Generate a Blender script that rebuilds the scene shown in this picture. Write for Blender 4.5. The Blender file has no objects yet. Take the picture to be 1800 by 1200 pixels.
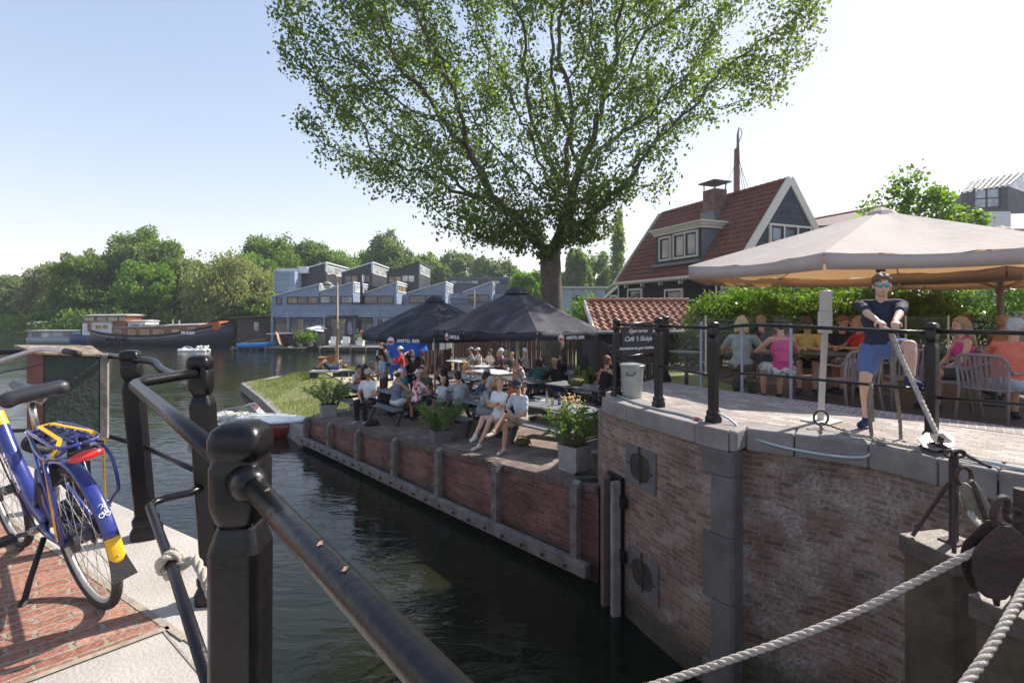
import bpy, math, random
import numpy as np
from mathutils import Vector, Matrix, Quaternion, kdtree
from mathutils.geometry import delaunay_2d_cdt
SC = bpy.context.scene
COL = SC.collection
random.seed(7); np.random.seed(7)
R = math.radians
# ---------------------------------------------------------------- camera, world, sun, exposure
F = 900.0; EYE = 1.32; HOR = 549.0
cam_d = bpy.data.cameras.new("camera"); cam = bpy.data.objects.new("camera", cam_d); COL.objects.link(cam)
cam_d.lens = 18.0; cam_d.sensor_width = 36.0; cam_d.sensor_fit = 'HORIZONTAL'
cam.location = (0, 0, EYE); cam.rotation_euler = (R(90), 0, 0)
cam_d.shift_y = -(600 - HOR) / 1800.0
cam_d.clip_start = 0.05; cam_d.clip_end = 5000
SC.camera = cam
SUN_AZ, SUN_EL = R(56), R(41)
SUNV = Vector((math.sin(SUN_AZ) * math.cos(SUN_EL), math.cos(SUN_AZ) * math.cos(SUN_EL), math.sin(SUN_EL)))
W = bpy.data.worlds.new("World"); SC.world = W; W.use_nodes = True
_nt = W.node_tree; _nt.nodes.clear()
_o = _nt.nodes.new('ShaderNodeOutputWorld'); _b = _nt.nodes.new('ShaderNodeBackground'); _s = _nt.nodes.new('ShaderNodeTexSky')
_s.sky_type = 'NISHITA'; _s.sun_disc = False; _s.sun_elevation = SUN_EL; _s.sun_rotation = SUN_AZ
_s.air_density = 1.0; _s.dust_density = 0.4; _s.ozone_density = 1.0; _s.altitude = 0
_b.inputs['Strength'].default_value = 0.15
_h = _nt.nodes.new('ShaderNodeHueSaturation'); _h.inputs['Saturation'].default_value = 1.0
_m = _nt.nodes.new('ShaderNodeMix'); _m.data_type = 'RGBA'; _m.blend_type = 'MULTIPLY'; _m.inputs[0].default_value = 1; _m.inputs[7].default_value = (1.075, .97, .985, 1)
# soft ceiling on the sky near the sun, as hazy summer air gives
_q = _nt.nodes.new('ShaderNodeVectorMath'); _q.operation = 'MULTIPLY_ADD'; _q.inputs[1].default_value = (.21,) * 3; _q.inputs[2].default_value = (1,) * 3
_d = _nt.nodes.new('ShaderNodeVectorMath'); _d.operation = 'DIVIDE'; _nt.links.new(_s.outputs[0], _q.inputs[0]); _nt.links.new(_s.outputs[0], _d.inputs[0]); _nt.links.new(_q.outputs[0], _d.inputs[1])
_nt.links.new(_d.outputs[0], _h.inputs['Color']); _nt.links.new(_h.outputs[0], _m.inputs[6]); _nt.links.new(_m.outputs[2], _b.inputs[0]); _nt.links.new(_b.outputs[0], _o.inputs[0])
sun_d = bpy.data.lights.new("sun", 'SUN'); sun = bpy.data.objects.new("sun", sun_d); COL.objects.link(sun)
sun_d.energy = 2.9; sun_d.angle = R(0.5); sun_d.color = (1.0, 0.93, 0.84)
sun.rotation_euler = SUNV.to_track_quat('Z', 'Y').to_euler()
SC.view_settings.view_transform = 'Standard'; SC.view_settings.look = 'None'
SC.view_settings.exposure = 1.55; SC.view_settings.gamma = 1.0

# ---------------------------------------------------------------- materials
def _mat(name):
    m = bpy.data.materials.new(name); m.use_nodes = True
    nt = m.node_tree; return m, nt, nt.nodes['Principled BSDF']
def N(nt, t, **kw):
    n = nt.nodes.new(t)
    for k, v in kw.items():
        if k in n.inputs: n.inputs[k].default_value = v
        else: setattr(n, k, v)
    return n
def L(nt, a, b): nt.links.new(a, b)
def c4(c): return (c[0], c[1], c[2], 1.0)
def ramp(nt, pts):
    r = nt.nodes.new('ShaderNodeValToRGB'); e = r.color_ramp.elements
    e[0].position = pts[0][0]; e[0].color = c4(pts[0][1]); e[1].position = pts[-1][0]; e[1].color = c4(pts[-1][1])
    for p, c in pts[1:-1]:
        x = e.new(p); x.color = c4(c)
    return r
def mixc(nt, fac, a, b, mode='MIX'):
    m = nt.nodes.new('ShaderNodeMix'); m.data_type = 'RGBA'; m.blend_type = mode
    for s, v in ((0, fac), (6, a), (7, b)):
        if hasattr(v, 'is_linked'): L(nt, v, m.inputs[s])
        elif s == 0: m.inputs[0].default_value = v
        else: m.inputs[s].default_value = c4(v)
    return m.outputs[2]
_cache = {}
def mat(name, col, rough=.6, metal=0.0, var=.18, scale=6.0, bump=0.0, bscale=40.0, spec=.5, col2=None, coat=0.0, coords='Object', detail=4.0):
    """plain surface with noise variation between col and col2 (or a darker col)"""
    if name in _cache: return _cache[name]
    m, nt, p = _mat(name)
    tc = N(nt, 'ShaderNodeTexCoord')
    no = N(nt, 'ShaderNodeTexNoise', Scale=scale, Detail=detail, Roughness=.65); L(nt, tc.outputs[coords], no.inputs[0])
    lo = col2 or tuple(c * (1 - var) for c in col); hi = col if col2 else tuple(min(1, c * (1 + var)) for c in col)
    r = ramp(nt, [(.32, lo), (.68, hi)]); L(nt, no.outputs[0], r.inputs[0]); L(nt, r.outputs[0], p.inputs['Base Color'])
    p.inputs['Roughness'].default_value = rough; p.inputs['Metallic'].default_value = metal
    p.inputs['Specular IOR Level'].default_value = spec; p.inputs['Coat Weight'].default_value = coat
    if bump:
        b2 = N(nt, 'ShaderNodeTexNoise', Scale=bscale, Detail=5.0); L(nt, tc.outputs[coords], b2.inputs[0])
        bp = N(nt, 'ShaderNodeBump', Strength=bump, Distance=.02); L(nt, b2.outputs[0], bp.inputs['Height']); L(nt, bp.outputs[0], p.inputs['Normal'])
    _cache[name] = m; return m
def brick(name, c1, c2, mortar, bw=.21, rh=.065, ms=.009, rot=0, rough=.85, stain=None, bump=.6, warp=.02, offset=.5, dirt=.5, third=None, tide=None):
    if name in _cache: return _cache[name]
    m, nt, p = _mat(name)
    tc = N(nt, 'ShaderNodeTexCoord'); mp = N(nt, 'ShaderNodeMapping'); mp.inputs['Rotation'].default_value = (0, 0, rot)
    L(nt, tc.outputs['UV'], mp.inputs[0])
    wn = N(nt, 'ShaderNodeTexNoise', Scale=3.5, Detail=3.0); L(nt, mp.outputs[0], wn.inputs[0])
    wn2 = N(nt, 'ShaderNodeTexNoise', Scale=30.0, Detail=3.0); L(nt, mp.outputs[0], wn2.inputs[0])
    def vm(op, a, b):
        v = nt.nodes.new('ShaderNodeVectorMath'); v.operation = op
        for i, q in enumerate((a, b)):
            if hasattr(q, 'is_linked'): L(nt, q, v.inputs[i])
            else: v.inputs[i].default_value = q
        return v.outputs[0]
    d = vm('MULTIPLY', vm('SUBTRACT', wn.outputs[1], (.5, .5, .5)), (warp * 3, warp * 2, 0))
    d2 = vm('MULTIPLY', vm('SUBTRACT', wn2.outputs[1], (.5, .5, .5)), (warp * .9, warp * .7, 0))
    uv = vm('ADD', vm('ADD', mp.outputs[0], d), d2)
    bt = N(nt, 'ShaderNodeTexBrick', Scale=1.0); bt.offset = offset; bt.offset_frequency = 2
    bt.inputs['Brick Width'].default_value = bw; bt.inputs['Row Height'].default_value = rh
    bt.inputs['Mortar Size'].default_value = ms; bt.inputs['Mortar Smooth'].default_value = .25; bt.inputs['Bias'].default_value = 0
    bt.inputs['Color1'].default_value = (0, 0, 0, 1); bt.inputs['Color2'].default_value = (1, 1, 1, 1); bt.inputs['Mortar'].default_value = (.5, .5, .5, 1)
    L(nt, uv, bt.inputs[0])
    cr = ramp(nt, [(0, c1), (.5, tuple((a + b) / 2 for a, b in zip(c1, c2))), (.85, c2), (1, third or c2)]); L(nt, bt.outputs[0], cr.inputs[0])
    fine = N(nt, 'ShaderNodeTexNoise', Scale=45.0, Detail=5.0); L(nt, tc.outputs['UV'], fine.inputs[0])
    fr = ramp(nt, [(.3, (.62, .62, .62)), (.7, (1.25, 1.25, 1.25))]); L(nt, fine.outputs[0], fr.inputs[0])
    col = mixc(nt, 1.0, cr.outputs[0], fr.outputs[0], 'MULTIPLY')
    col = mixc(nt, bt.outputs[1], col, mortar)
    big = N(nt, 'ShaderNodeTexNoise', Scale=1.3, Detail=6.0, Roughness=.7); L(nt, tc.outputs['UV'], big.inputs[0])
    br = ramp(nt, [(.35, (1 - dirt, 1 - dirt, 1 - dirt)), (.65, (1.1, 1.1, 1.1))]); L(nt, big.outputs[0], br.inputs[0])
    col = mixc(nt, 1.0, col, br.outputs[0], 'MULTIPLY')
    if stain:
        sc_, amt, scol = stain[:3]
        sn = N(nt, 'ShaderNodeTexNoise', Scale=sc_, Detail=9.0, Roughness=.75); L(nt, tc.outputs['UV'], sn.inputs[0])
        hi_ = stain[3] if len(stain) > 3 else .62
        sr = ramp(nt, [(hi_ - .08, (0, 0, 0)), (hi_ + .06, (amt, amt, amt))]); L(nt, sn.outputs[0], sr.inputs[0])
        s2 = N(nt, 'ShaderNodeTexNoise', Scale=26.0, Detail=6.0, Roughness=.8); L(nt, tc.outputs['UV'], s2.inputs[0]); s3 = ramp(nt, [(.42, (.12, .12, .12)), (.6, (1, 1, 1))]); L(nt, s2.outputs[0], s3.inputs[0])
        col = mixc(nt, mixc(nt, 1.0, sr.outputs[0], s3.outputs[0], 'MULTIPLY'), col, scol)
    if tide:  # wet algae band that follows the water line
        sx = N(nt, 'ShaderNodeSeparateXYZ'); L(nt, tc.outputs['UV'], sx.inputs[0]); ma = N(nt, 'ShaderNodeMath', operation='MULTIPLY_ADD'); L(nt, big.outputs[0], ma.inputs[0]); ma.inputs[1].default_value = -.9; L(nt, sx.outputs[1], ma.inputs[2])
        tr_ = ramp(nt, [(.0, (1, 1, 1)), (1, (0, 0, 0))]); mr = N(nt, 'ShaderNodeMapRange'); mr.inputs[1].default_value = tide - .62; mr.inputs[2].default_value = tide - .30; L(nt, ma.outputs[0], mr.inputs[0]); L(nt, mr.outputs[0], tr_.inputs[0])
        col = mixc(nt, tr_.outputs[0], col, mixc(nt, .78, col, (.022, .028, .012)))
    L(nt, col, p.inputs['Base Color']); p.inputs['Roughness'].default_value = rough
    inv = N(nt, 'ShaderNodeMath', operation='SUBTRACT'); inv.inputs[0].default_value = 1; L(nt, bt.outputs[1], inv.inputs[1])
    ad = N(nt, 'ShaderNodeMath', operation='ADD'); L(nt, inv.outputs[0], ad.inputs[0])
    mu = N(nt, 'ShaderNodeMath', operation='MULTIPLY'); L(nt, fine.outputs[0], mu.inputs[0]); mu.inputs[1].default_value = .7; L(nt, mu.outputs[0], ad.inputs[1])
    bp = N(nt, 'ShaderNodeBump', Strength=bump, Distance=.012); L(nt, ad.outputs[0], bp.inputs['Height']); L(nt, bp.outputs[0], p.inputs['Normal'])
    _cache[name] = m; return m
def leafmat(name, a, b, trans=.45, rough=.5, c=None):
    """leaf colour varies from leaf to leaf; light also shines through"""
    if name in _cache: return _cache[name]
    m, nt, p = _mat(name)
    g = N(nt, 'ShaderNodeNewGeometry')
    r = ramp(nt, [(0, a), (.8, b), (1, c or b)]); L(nt, g.outputs['Random Per Island'], r.inputs[0])
    L(nt, r.outputs[0], p.inputs['Base Color']); p.inputs['Roughness'].default_value = rough; p.inputs['Specular IOR Level'].default_value = .35
    tr = N(nt, 'ShaderNodeBsdfTranslucent'); tcol = mixc(nt, 1.0, r.outputs[0], (1.5, 1.7, .55), 'MULTIPLY'); L(nt, tcol, tr.inputs[0])
    ms = N(nt, 'ShaderNodeMixShader'); ms.inputs[0].default_value = trans
    L(nt, p.outputs[0], ms.inputs[1]); L(nt, tr.outputs[0], ms.inputs[2]); L(nt, ms.outputs[0], nt.nodes['Material Output'].inputs[0])
    _cache[name] = m; return m
def clothmat(name, col, trans=.25, rough=.8, var=.08, scale=3.0, tcol=None, bump=.25):
    if name in _cache: return _cache[name]
    m = mat(name, col, rough, var=var, scale=scale, bump=bump, bscale=7.0, spec=.25); nt = m.node_tree; p = nt.nodes['Principled BSDF']
    if trans:
        tr = N(nt, 'ShaderNodeBsdfTranslucent'); tr.inputs[0].default_value = c4(tcol or col)
        ms = N(nt, 'ShaderNodeMixShader'); ms.inputs[0].default_value = trans
        L(nt, p.outputs[0], ms.inputs[1]); L(nt, tr.outputs[0], ms.inputs[2]); L(nt, ms.outputs[0], nt.nodes['Material Output'].inputs[0])
    return m
def glassmat(name, col=(.03, .04, .045), rough=.03, alpha=1.0):
    if name in _cache: return _cache[name]
    m, nt, p = _mat(name); p.inputs['Roughness'].default_value = rough; p.inputs['Specular IOR Level'].default_value = .9
    tc = N(nt, 'ShaderNodeTexCoord'); no = N(nt, 'ShaderNodeTexNoise', Scale=.9, Detail=2.0); L(nt, tc.outputs['Object'], no.inputs[0])
    r = ramp(nt, [(.35, tuple(c * .5 for c in col)), (.7, tuple(c * 1.6 for c in col))]); L(nt, no.outputs[0], r.inputs[0]); L(nt, r.outputs[0], p.inputs['Base Color'])
    if alpha < 1: p.inputs['Alpha'].default_value = alpha
    _cache[name] = m; return m
def screenglass(name, amt=.12):
    if name in _cache: return _cache[name]
    m, nt, p = _mat(name)
    t = N(nt, 'ShaderNodeBsdfTransparent'); t.inputs[0].default_value = (.93, .96, .95, 1)
    g = N(nt, 'ShaderNodeBsdfGlossy'); g.inputs['Roughness'].default_value = .02
    fr = N(nt, 'ShaderNodeFresnel'); fr.inputs[0].default_value = 1.45
    ms = N(nt, 'ShaderNodeMixShader'); L(nt, fr.outputs[0], ms.inputs[0]); L(nt, t.outputs[0], ms.inputs[1]); L(nt, g.outputs[0], ms.inputs[2])
    L(nt, ms.outputs[0], nt.nodes['Material Output'].inputs[0]); _cache[name] = m; return m

# ---------------------------------------------------------------- mesh building
def rotz(a): return Matrix.Rotation(a, 3, 'Z')
class MB:
    """collects shapes; build() links them as one mesh object"""
    def __init__(s): s.v = []; s.f = []; s.uv = {}; s.mi = {}; s.cur = 0
    def _add(s, vs, fs):
        o = len(s.v); s.v += [tuple(x) for x in vs]
        for f in fs:
            if s.cur: s.mi[len(s.f)] = s.cur
            s.f.append(tuple(i + o for i in f))
        return s
    def face(s, pts, uv=None):
        if uv: s.uv[len(s.f)] = uv
        return s._add(pts, [tuple(range(len(pts)))])
    def box(s, c, d, rz=0, M=None):
        c = Vector(c); m = M or rotz(rz); h = [x / 2 for x in d]
        vs = [c + m @ Vector((h[0] * a, h[1] * b, h[2] * e)) for e in (-1, 1) for a, b in ((-1, -1), (1, -1), (1, 1), (-1, 1))]
        return s._add(vs, [(3, 2, 1, 0), (4, 5, 6, 7), (0, 1, 5, 4), (1, 2, 6, 5), (2, 3, 7, 6), (3, 0, 4, 7)])
    def beam(s, a, b, w, h, up=(0, 0, 1)):
        """rectangular bar from a to b, w wide sideways, h high along up"""
        a = Vector(a); b = Vector(b); d = (b - a); l = d.length; d.normalize(); u = Vector(up)
        if abs(d.dot(u)) > .99: u = Vector((1, 0, 0))
        sd = d.cross(u).normalized(); u = sd.cross(d)
        M = Matrix((d, sd, u)).transposed()
        return s.box((a + b) / 2, (l, w, h), M=M)
    def tube(s, pts, r, n=8, cap=True, flat=None):
        pts = [Vector(p) for p in pts]; k = len(pts); rr = r if hasattr(r, '__len__') else [r] * k
        vs = []; prev = None
        for i, p in enumerate(pts):
            d = (pts[min(i + 1, k - 1)] - pts[max(i - 1, 0)]).normalized()
            if prev is None:
                u = Vector((0, 0, 1)) if abs(d.z) < .9 else Vector((1, 0, 0))
                u = (u - d * u.dot(d)).normalized()
            else:
                u = prev - d * prev.dot(d)
                u = u.normalized() if u.length > 1e-6 else prev
            prev = u; w = d.cross(u)
            for j in range(n):
                a = 2 * math.pi * (j + .5 * (n == 4)) / n
                vs.append(p + (u * math.cos(a) + w * math.sin(a) * (flat or 1)) * rr[i])
        fs = [(i * n + j, i * n + (j + 1) % n, (i + 1) * n + (j + 1) % n, (i + 1) * n + j) for i in range(k - 1) for j in range(n)]
        if cap: fs += [tuple(range(n))[::-1], tuple(range((k - 1) * n, k * n))]
        return s._add(vs, fs)
    def lathe(s, prof, c=(0, 0, 0), n=16, M=None, a0=0):
        c = Vector(c); vs = []; m = M or Matrix.Identity(3)
        for r, z in prof:
            for j in range(n):
                a = a0 + 2 * math.pi * j / n; vs.append(c + m @ Vector((r * math.cos(a), r * math.sin(a), z)))
        k = len(prof)
        fs = [(i * n + j, i * n + (j + 1) % n, (i + 1) * n + (j + 1) % n, (i + 1) * n + j) for i in range(k - 1) for j in range(n)]
        fs += [tuple(range(n))[::-1], tuple(range((k - 1) * n, k * n))]
        return s._add(vs, fs)
    def ell(s, c, r, M=None, n=12, k=8):
        c = Vector(c); m = M or Matrix.Identity(3); vs = [c + m @ Vector((0, 0, -r[2]))]
        for i in range(1, k):
            t = math.pi * i / k
            for j in range(n):
                a = 2 * math.pi * j / n; vs.append(c + m @ Vector((r[0] * math.sin(t) * math.cos(a), r[1] * math.sin(t) * math.sin(a), -r[2] * math.cos(t))))
        vs.append(c + m @ Vector((0, 0, r[2]))); fs = [(0, 1 + (j + 1) % n, 1 + j) for j in range(n)]
        fs += [(1 + i * n + j, 1 + i * n + (j + 1) % n, 1 + (i + 1) * n + (j + 1) % n, 1 + (i + 1) * n + j) for i in range(k - 2) for j in range(n)]
        o = 1 + (k - 2) * n; e = len(vs) - 1
        fs += [(o + j, o + (j + 1) % n, e) for j in range(n)]
        return s._add(vs, fs)
    def grid(s, g):
        k = len(g[0]); return s._add([v for r in g for v in r], [(i * k + j, i * k + j + 1, (i + 1) * k + j + 1, (i + 1) * k + j) for i in range(len(g) - 1) for j in range(k - 1)])
    def cap(s, a, b, ra, rb, n=10):
        """tapered capsule"""
        a = Vector(a); b = Vector(b); d = b - a
        if d.length < 1e-5: return s.ell(a, (ra,) * 3)
        d.normalize(); pts = [a - d * ra * .98]; rr = [ra * .12]
        for t in (60, 35): pts.append(a - d * ra * math.sin(R(t))); rr.append(ra * math.cos(R(t)))
        pts.append(a); rr.append(ra); pts.append(b); rr.append(rb)
        for t in (35, 60): pts.append(b + d * rb * math.sin(R(t))); rr.append(rb * math.cos(R(t)))
        pts.append(b + d * rb * .98); rr.append(rb * .12)
        return s.tube(pts, rr, n)
    def prism(s, poly, z0, z1, top=True, bottom=True):
        n = len(poly); zz0 = z0 if hasattr(z0, '__len__') else [z0] * n; zz1 = z1 if hasattr(z1, '__len__') else [z1] * n
        area = sum(poly[i][0] * poly[(i + 1) % n][1] - poly[(i + 1) % n][0] * poly[i][1] for i in range(n))
        vs = [(p[0], p[1], z) for p, z in zip(poly, zz0)] + [(p[0], p[1], z) for p, z in zip(poly, zz1)]
        fs = [(i, (i + 1) % n, n + (i + 1) % n, n + i) for i in range(n)]
        if top: fs.append(tuple(range(n, 2 * n)))
        if bottom: fs.append(tuple(range(n))[::-1])
        if area < 0: fs = [f[::-1] for f in fs]
        return s._add(vs, fs)
    def extr(s, poly, org, ux, uy, th):
        """planar polygon (u,v) placed with axes ux,uy at org and given thickness along ux x uy"""
        org = Vector(org); ux = Vector(ux); uy = Vector(uy); nn = ux.cross(uy).normalized() * th; n = len(poly)
        a = [org + ux * p[0] + uy * p[1] for p in poly]; vs = a + [q + nn for q in a]
        area = sum(poly[i][0] * poly[(i + 1) % n][1] - poly[(i + 1) % n][0] * poly[i][1] for i in range(n))
        fs = [(i, (i + 1) % n, n + (i + 1) % n, n + i) for i in range(n)] + [tuple(range(n, 2 * n)), tuple(range(n))[::-1]]
        if area * th < 0: fs = [f[::-1] for f in fs]
        return s._add(vs, fs)
    def build(s, name, mats, parent=None, world=False, smooth=False, bevel=0, seg=2, **tags):
        me = bpy.data.meshes.new(name); vs = s.v
        if world and parent is not None:
            lx, ly, lz = parent.location; q = parent.parent
            while q is not None: lx += q.location[0]; ly += q.location[1]; lz += q.location[2]; q = q.parent
            vs = [(x - lx, y - ly, z - lz) for x, y, z in vs]
        me.from_pydata(vs, [], s.f)
        uvl = me.uv_layers.new(name="UVMap").data; co = s.v
        for p in me.polygons:
            u = s.uv.get(p.index)
            if u:
                for k, li in enumerate(p.loop_indices): uvl[li].uv = u[k]
                continue
            nx, ny, nz = p.normal
            if abs(nz) > .75:
                for li in p.loop_indices: c = co[me.loops[li].vertex_index]; uvl[li].uv = (c[0], c[1])
            else:
                h = math.hypot(nx, ny); tx, ty = -ny / h, nx / h
                for li in p.loop_indices: c = co[me.loops[li].vertex_index]; uvl[li].uv = (c[0] * tx + c[1] * ty, c[2])
        for m in (mats if isinstance(mats, (list, tuple)) else [mats]): me.materials.append(m)
        for i, k in s.mi.items(): me.polygons[i].material_index = k
        if smooth: me.polygons.foreach_set('use_smooth', [True] * len(me.polygons))
        ob = bpy.data.objects.new(name, me); COL.objects.link(ob); ob.parent = parent
        if bevel:
            b = ob.modifiers.new('bevel', 'BEVEL'); b.width = bevel; b.segments = seg; b.limit_method = 'ANGLE'; b.angle_limit = R(35); b.harden_normals = False
        if smooth == 'auto':
            me.polygons.foreach_set('use_smooth', [False] * len(me.polygons))
        for k, v in tags.items(): ob[k] = v
        return ob
    def blob(s, name, m, parent=None, voxel=.014, it=3, noise=None, **tags):
        ob = s.build(name, m, parent, smooth=True)
        md = ob.modifiers.new('join', 'REMESH'); md.mode = 'VOXEL'; md.voxel_size = voxel; md.use_smooth_shade = True; md.adaptivity = 0
        if it: sm = ob.modifiers.new('soft', 'SMOOTH'); sm.iterations = it; sm.factor = .5
        if noise:
            tx = bpy.data.textures.get('n%g' % noise[1]) or bpy.data.textures.new('n%g' % noise[1], 'CLOUDS'); tx.noise_scale = noise[1]
            d = ob.modifiers.new('rough', 'DISPLACE'); d.texture = tx; d.strength = noise[0]; d.mid_level = .5; d.texture_coords = 'LOCAL'
        for k, v in tags.items(): ob[k] = v
        return ob
def thing(name, label, cat, loc=(0, 0, 0), rz=0, group=None, kind=None):
    o = bpy.data.objects.new(name, None); COL.objects.link(o); o.location = loc; o.rotation_euler = (0, 0, rz); o.empty_display_size = .2
    return tag(o, label, cat, group, kind)
def tag(o, label=None, cat=None, group=None, kind=None):
    if label: o['label'] = label
    if cat: o['category'] = cat
    if group: o['group'] = group
    if kind: o['kind'] = kind
    return o
def kids(o): return [c for c in list(COL.objects) if c.parent == o]
_kidcache = {}
def copy_tree(o, loc=None, rz=None, label=None, group=None, scale=None):
    if o.name not in _kidcache:
        ks = kids(o); _kidcache[o.name] = [(k, kids(k)) for k in ks]
    c = o.copy(); COL.objects.link(c)
    if loc is not None: c.location = loc
    if rz is not None: c.rotation_euler = (0, 0, rz)
    if label: c['label'] = label
    if group: c['group'] = group
    if scale: c.scale = scale if hasattr(scale, '__len__') else (scale,) * 3
    for k, ss in _kidcache[o.name]:
        k2 = k.copy(); COL.objects.link(k2); k2.parent = c
        for g in ss: g2 = g.copy(); COL.objects.link(g2); g2.parent = k2
    return c
def text(name, s, size, loc, M, m, parent, ext=.001, shear=0, ax='CENTER', bold=0, spacing=1.0):
    """lettering; M maps text x,y,z to parent space"""
    cu = bpy.data.curves.new(name, 'FONT'); cu.body = s; cu.size = size; cu.extrude = ext; cu.shear = shear; cu.align_x = ax; cu.align_y = 'CENTER'
    cu.offset = bold; cu.space_character = spacing; cu.resolution_u = 3; cu.materials.append(m)
    o = bpy.data.objects.new(name, cu); me = bpy.data.meshes.new_from_object(o); bpy.data.objects.remove(o)
    o = bpy.data.objects.new(name, me); COL.objects.link(o); o.parent = parent
    o.matrix_local = Matrix.Translation(Vector(loc)) @ M.to_4x4()
    return o
def frame3(x, y): x = Vector(x).normalized(); y = Vector(y); z = x.cross(y).normalized(); y = z.cross(x); return Matrix((x, y, z)).transposed()
def G(x, y, z):
    """the point at height z seen at photo pixel x,y"""
    t = (EYE - z) * F / (y - HOR); return Vector(((x - 900) * t / F, t, z))
def P(x, y, Y): return Vector(((x - 900) * Y / F, Y, EYE + (HOR - y) * Y / F))
def smooth01(t): t = max(0, min(1, t)); return t * t * (3 - 2 * t)
def tz(X, Y):
    """height of the lower terrace and its bank"""
    k = .0676 * (1 - .62 * smooth01((Y - 15) / 9))
    return -1.22 + k * min(X, 3) - .014 * min(Y, 30)
def T(x, y, H=0):
    """terrace point whose height above the terrace is H, at photo pixel x,y"""
    lo, hi = 3.0, 60.0; f = lambda t: EYE - t * (y - HOR) / F - H - tz((x - 900) / F * t, t)
    for _ in range(50):
        m = (lo + hi) / 2
        if f(m) > 0: lo = m
        else: hi = m
    return Vector(((x - 900) / F * lo, lo, tz((x - 900) / F * lo, lo)))
def catmull(pts, k=6):
    pts = [Vector(p) for p in pts]; q = [pts[0] * 2 - pts[1]] + pts + [pts[-1] * 2 - pts[-2]]; out = []
    for i in range(1, len(q) - 2):
        for j in range(k):
            t = j / k; a, b, c, d = q[i - 1:i + 3]
            out.append(.5 * ((2 * b) + (c - a) * t + (2 * a - 5 * b + 4 * c - d) * t * t + (3 * b - a - 3 * c + d) * t ** 3))
    out.append(pts[-1]); return out
def npmesh(name, verts, quads, m, parent=None, tri=False):
    me = bpy.data.meshes.new(name); k = 3 if tri else 4; nf = len(quads)
    me.vertices.add(len(verts)); me.vertices.foreach_set('co', np.asarray(verts, dtype=np.float32).ravel())
    me.loops.add(nf * k); me.loops.foreach_set('vertex_index', np.asarray(quads, dtype=np.int32).ravel())
    me.polygons.add(nf); me.polygons.foreach_set('loop_start', np.arange(0, nf * k, k, dtype=np.int32)); me.polygons.foreach_set('loop_total', np.full(nf, k, dtype=np.int32))
    me.update(calc_edges=True); me.materials.append(m)
    o = bpy.data.objects.new(name, me); COL.objects.link(o); o.parent = parent; return o
def leafarr(pos, size, rng, aspect=.55, droop=.0, nrm=None, fold=.0):
    """leaf quads (base, side, tip, side) at pos; returns verts, quads"""
    n = len(pos); size = np.broadcast_to(size, (n,)).reshape(n, 1)
    d = rng.normal(size=(n, 3)); d[:, 2] -= droop; d /= np.linalg.norm(d, axis=1, keepdims=True)
    a = rng.normal(size=(n, 3))
    if nrm is not None: a = a * .6 + nrm
    s = np.cross(d, a); s /= np.linalg.norm(s, axis=1, keepdims=True) + 1e-9
    b = pos - d * size * .5; t = pos + d * size * .5; nn = np.cross(d, s)
    v = np.stack([b, pos + s * size * aspect * .5 + nn * size * fold, t, pos - s * size * aspect * .5 + nn * size * fold], axis=1).reshape(-1, 3)
    return v, np.arange(n * 4).reshape(n, 4)
# ================================================================ common materials
M_stone = mat('coping_stone', (.235, .212, .20), .8, var=.22, scale=4, bump=.35, bscale=60)
M_stoneL = mat('platform_stone', (.42, .385, .345), .85, var=.15, scale=2.2, bump=.35, bscale=70)
M_quoin = mat('quoin_stone', (.135, .122, .118), .75, var=.3, scale=2.6, bump=.35, bscale=35)
M_iron = mat('black_iron_paint', (.0075, .0068, .0075), .30, var=.3, scale=30, bump=.12, bscale=45, spec=.38)
M_rust = mat('rusty_iron', (.075, .04, .032), .75, var=.4, scale=14, bump=.5, bscale=60, col2=(.035, .022, .022))
M_wood = mat('weathered_timber', (.24, .215, .19), .85, var=.3, scale=5, bump=.5, bscale=25)
M_darkwood = mat('wet_timber', (.075, .055, .034), .8, var=.45, scale=4, bump=.6, bscale=20)
M_blackwood = mat('black_stained_wood', (.028, .026, .03), .6, var=.3, scale=8, bump=.3, bscale=30)
M_rope = mat('hemp_rope', (.46, .40, .335), .9, var=.2, scale=30, bump=.5, bscale=120, spec=.2)
M_white = mat('white_paint', (.78, .76, .72), .5, var=.05)
M_cream = mat('cream_paint', (.72, .68, .58), .55, var=.06)
M_grass = mat('turf', (.13, .17, .035), .95, scale=1.1, col2=(.24, .225, .10), bump=.6, bscale=30)

# ================================================================ water
WZ = -2.65
m, nt, p = _mat('canal_water')
tc = N(nt, 'ShaderNodeTexCoord'); p.inputs['Base Color'].default_value = (.02, .026, .012, 1); p.inputs['Roughness'].default_value = .04; p.inputs['IOR'].default_value = 1.33
n0 = N(nt, 'ShaderNodeTexNoise', Scale=.5, Detail=3.0); L(nt, tc.outputs['Object'], n0.inputs[0])
cr = ramp(nt, [(.35, (.006, .009, .006)), (.65, (.015, .016, .008))]); L(nt, n0.outputs[0], cr.inputs[0]); L(nt, cr.outputs[0], p.inputs['Base Color'])
mp = N(nt, 'ShaderNodeMapping'); mp.inputs['Scale'].default_value = (.55, 1.3, 1); mp.inputs['Rotation'].default_value = (0, 0, .35); L(nt, tc.outputs['Object'], mp.inputs[0])
n1 = N(nt, 'ShaderNodeTexNoise', Scale=2.2, Detail=3.0, Distortion=1.2); L(nt, mp.outputs[0], n1.inputs[0])
n2 = N(nt, 'ShaderNodeTexNoise', Scale=7.5, Detail=2.0, Distortion=.8); L(nt, mp.outputs[0], n2.inputs[0])
n3 = N(nt, 'ShaderNodeTexNoise', Scale=.35, Detail=2.0); L(nt, tc.outputs['Object'], n3.inputs[0])
r3 = ramp(nt, [(.35, (.25, .25, .25)), (.65, (1, 1, 1))]); L(nt, n3.outputs[0], r3.inputs[0])
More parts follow.
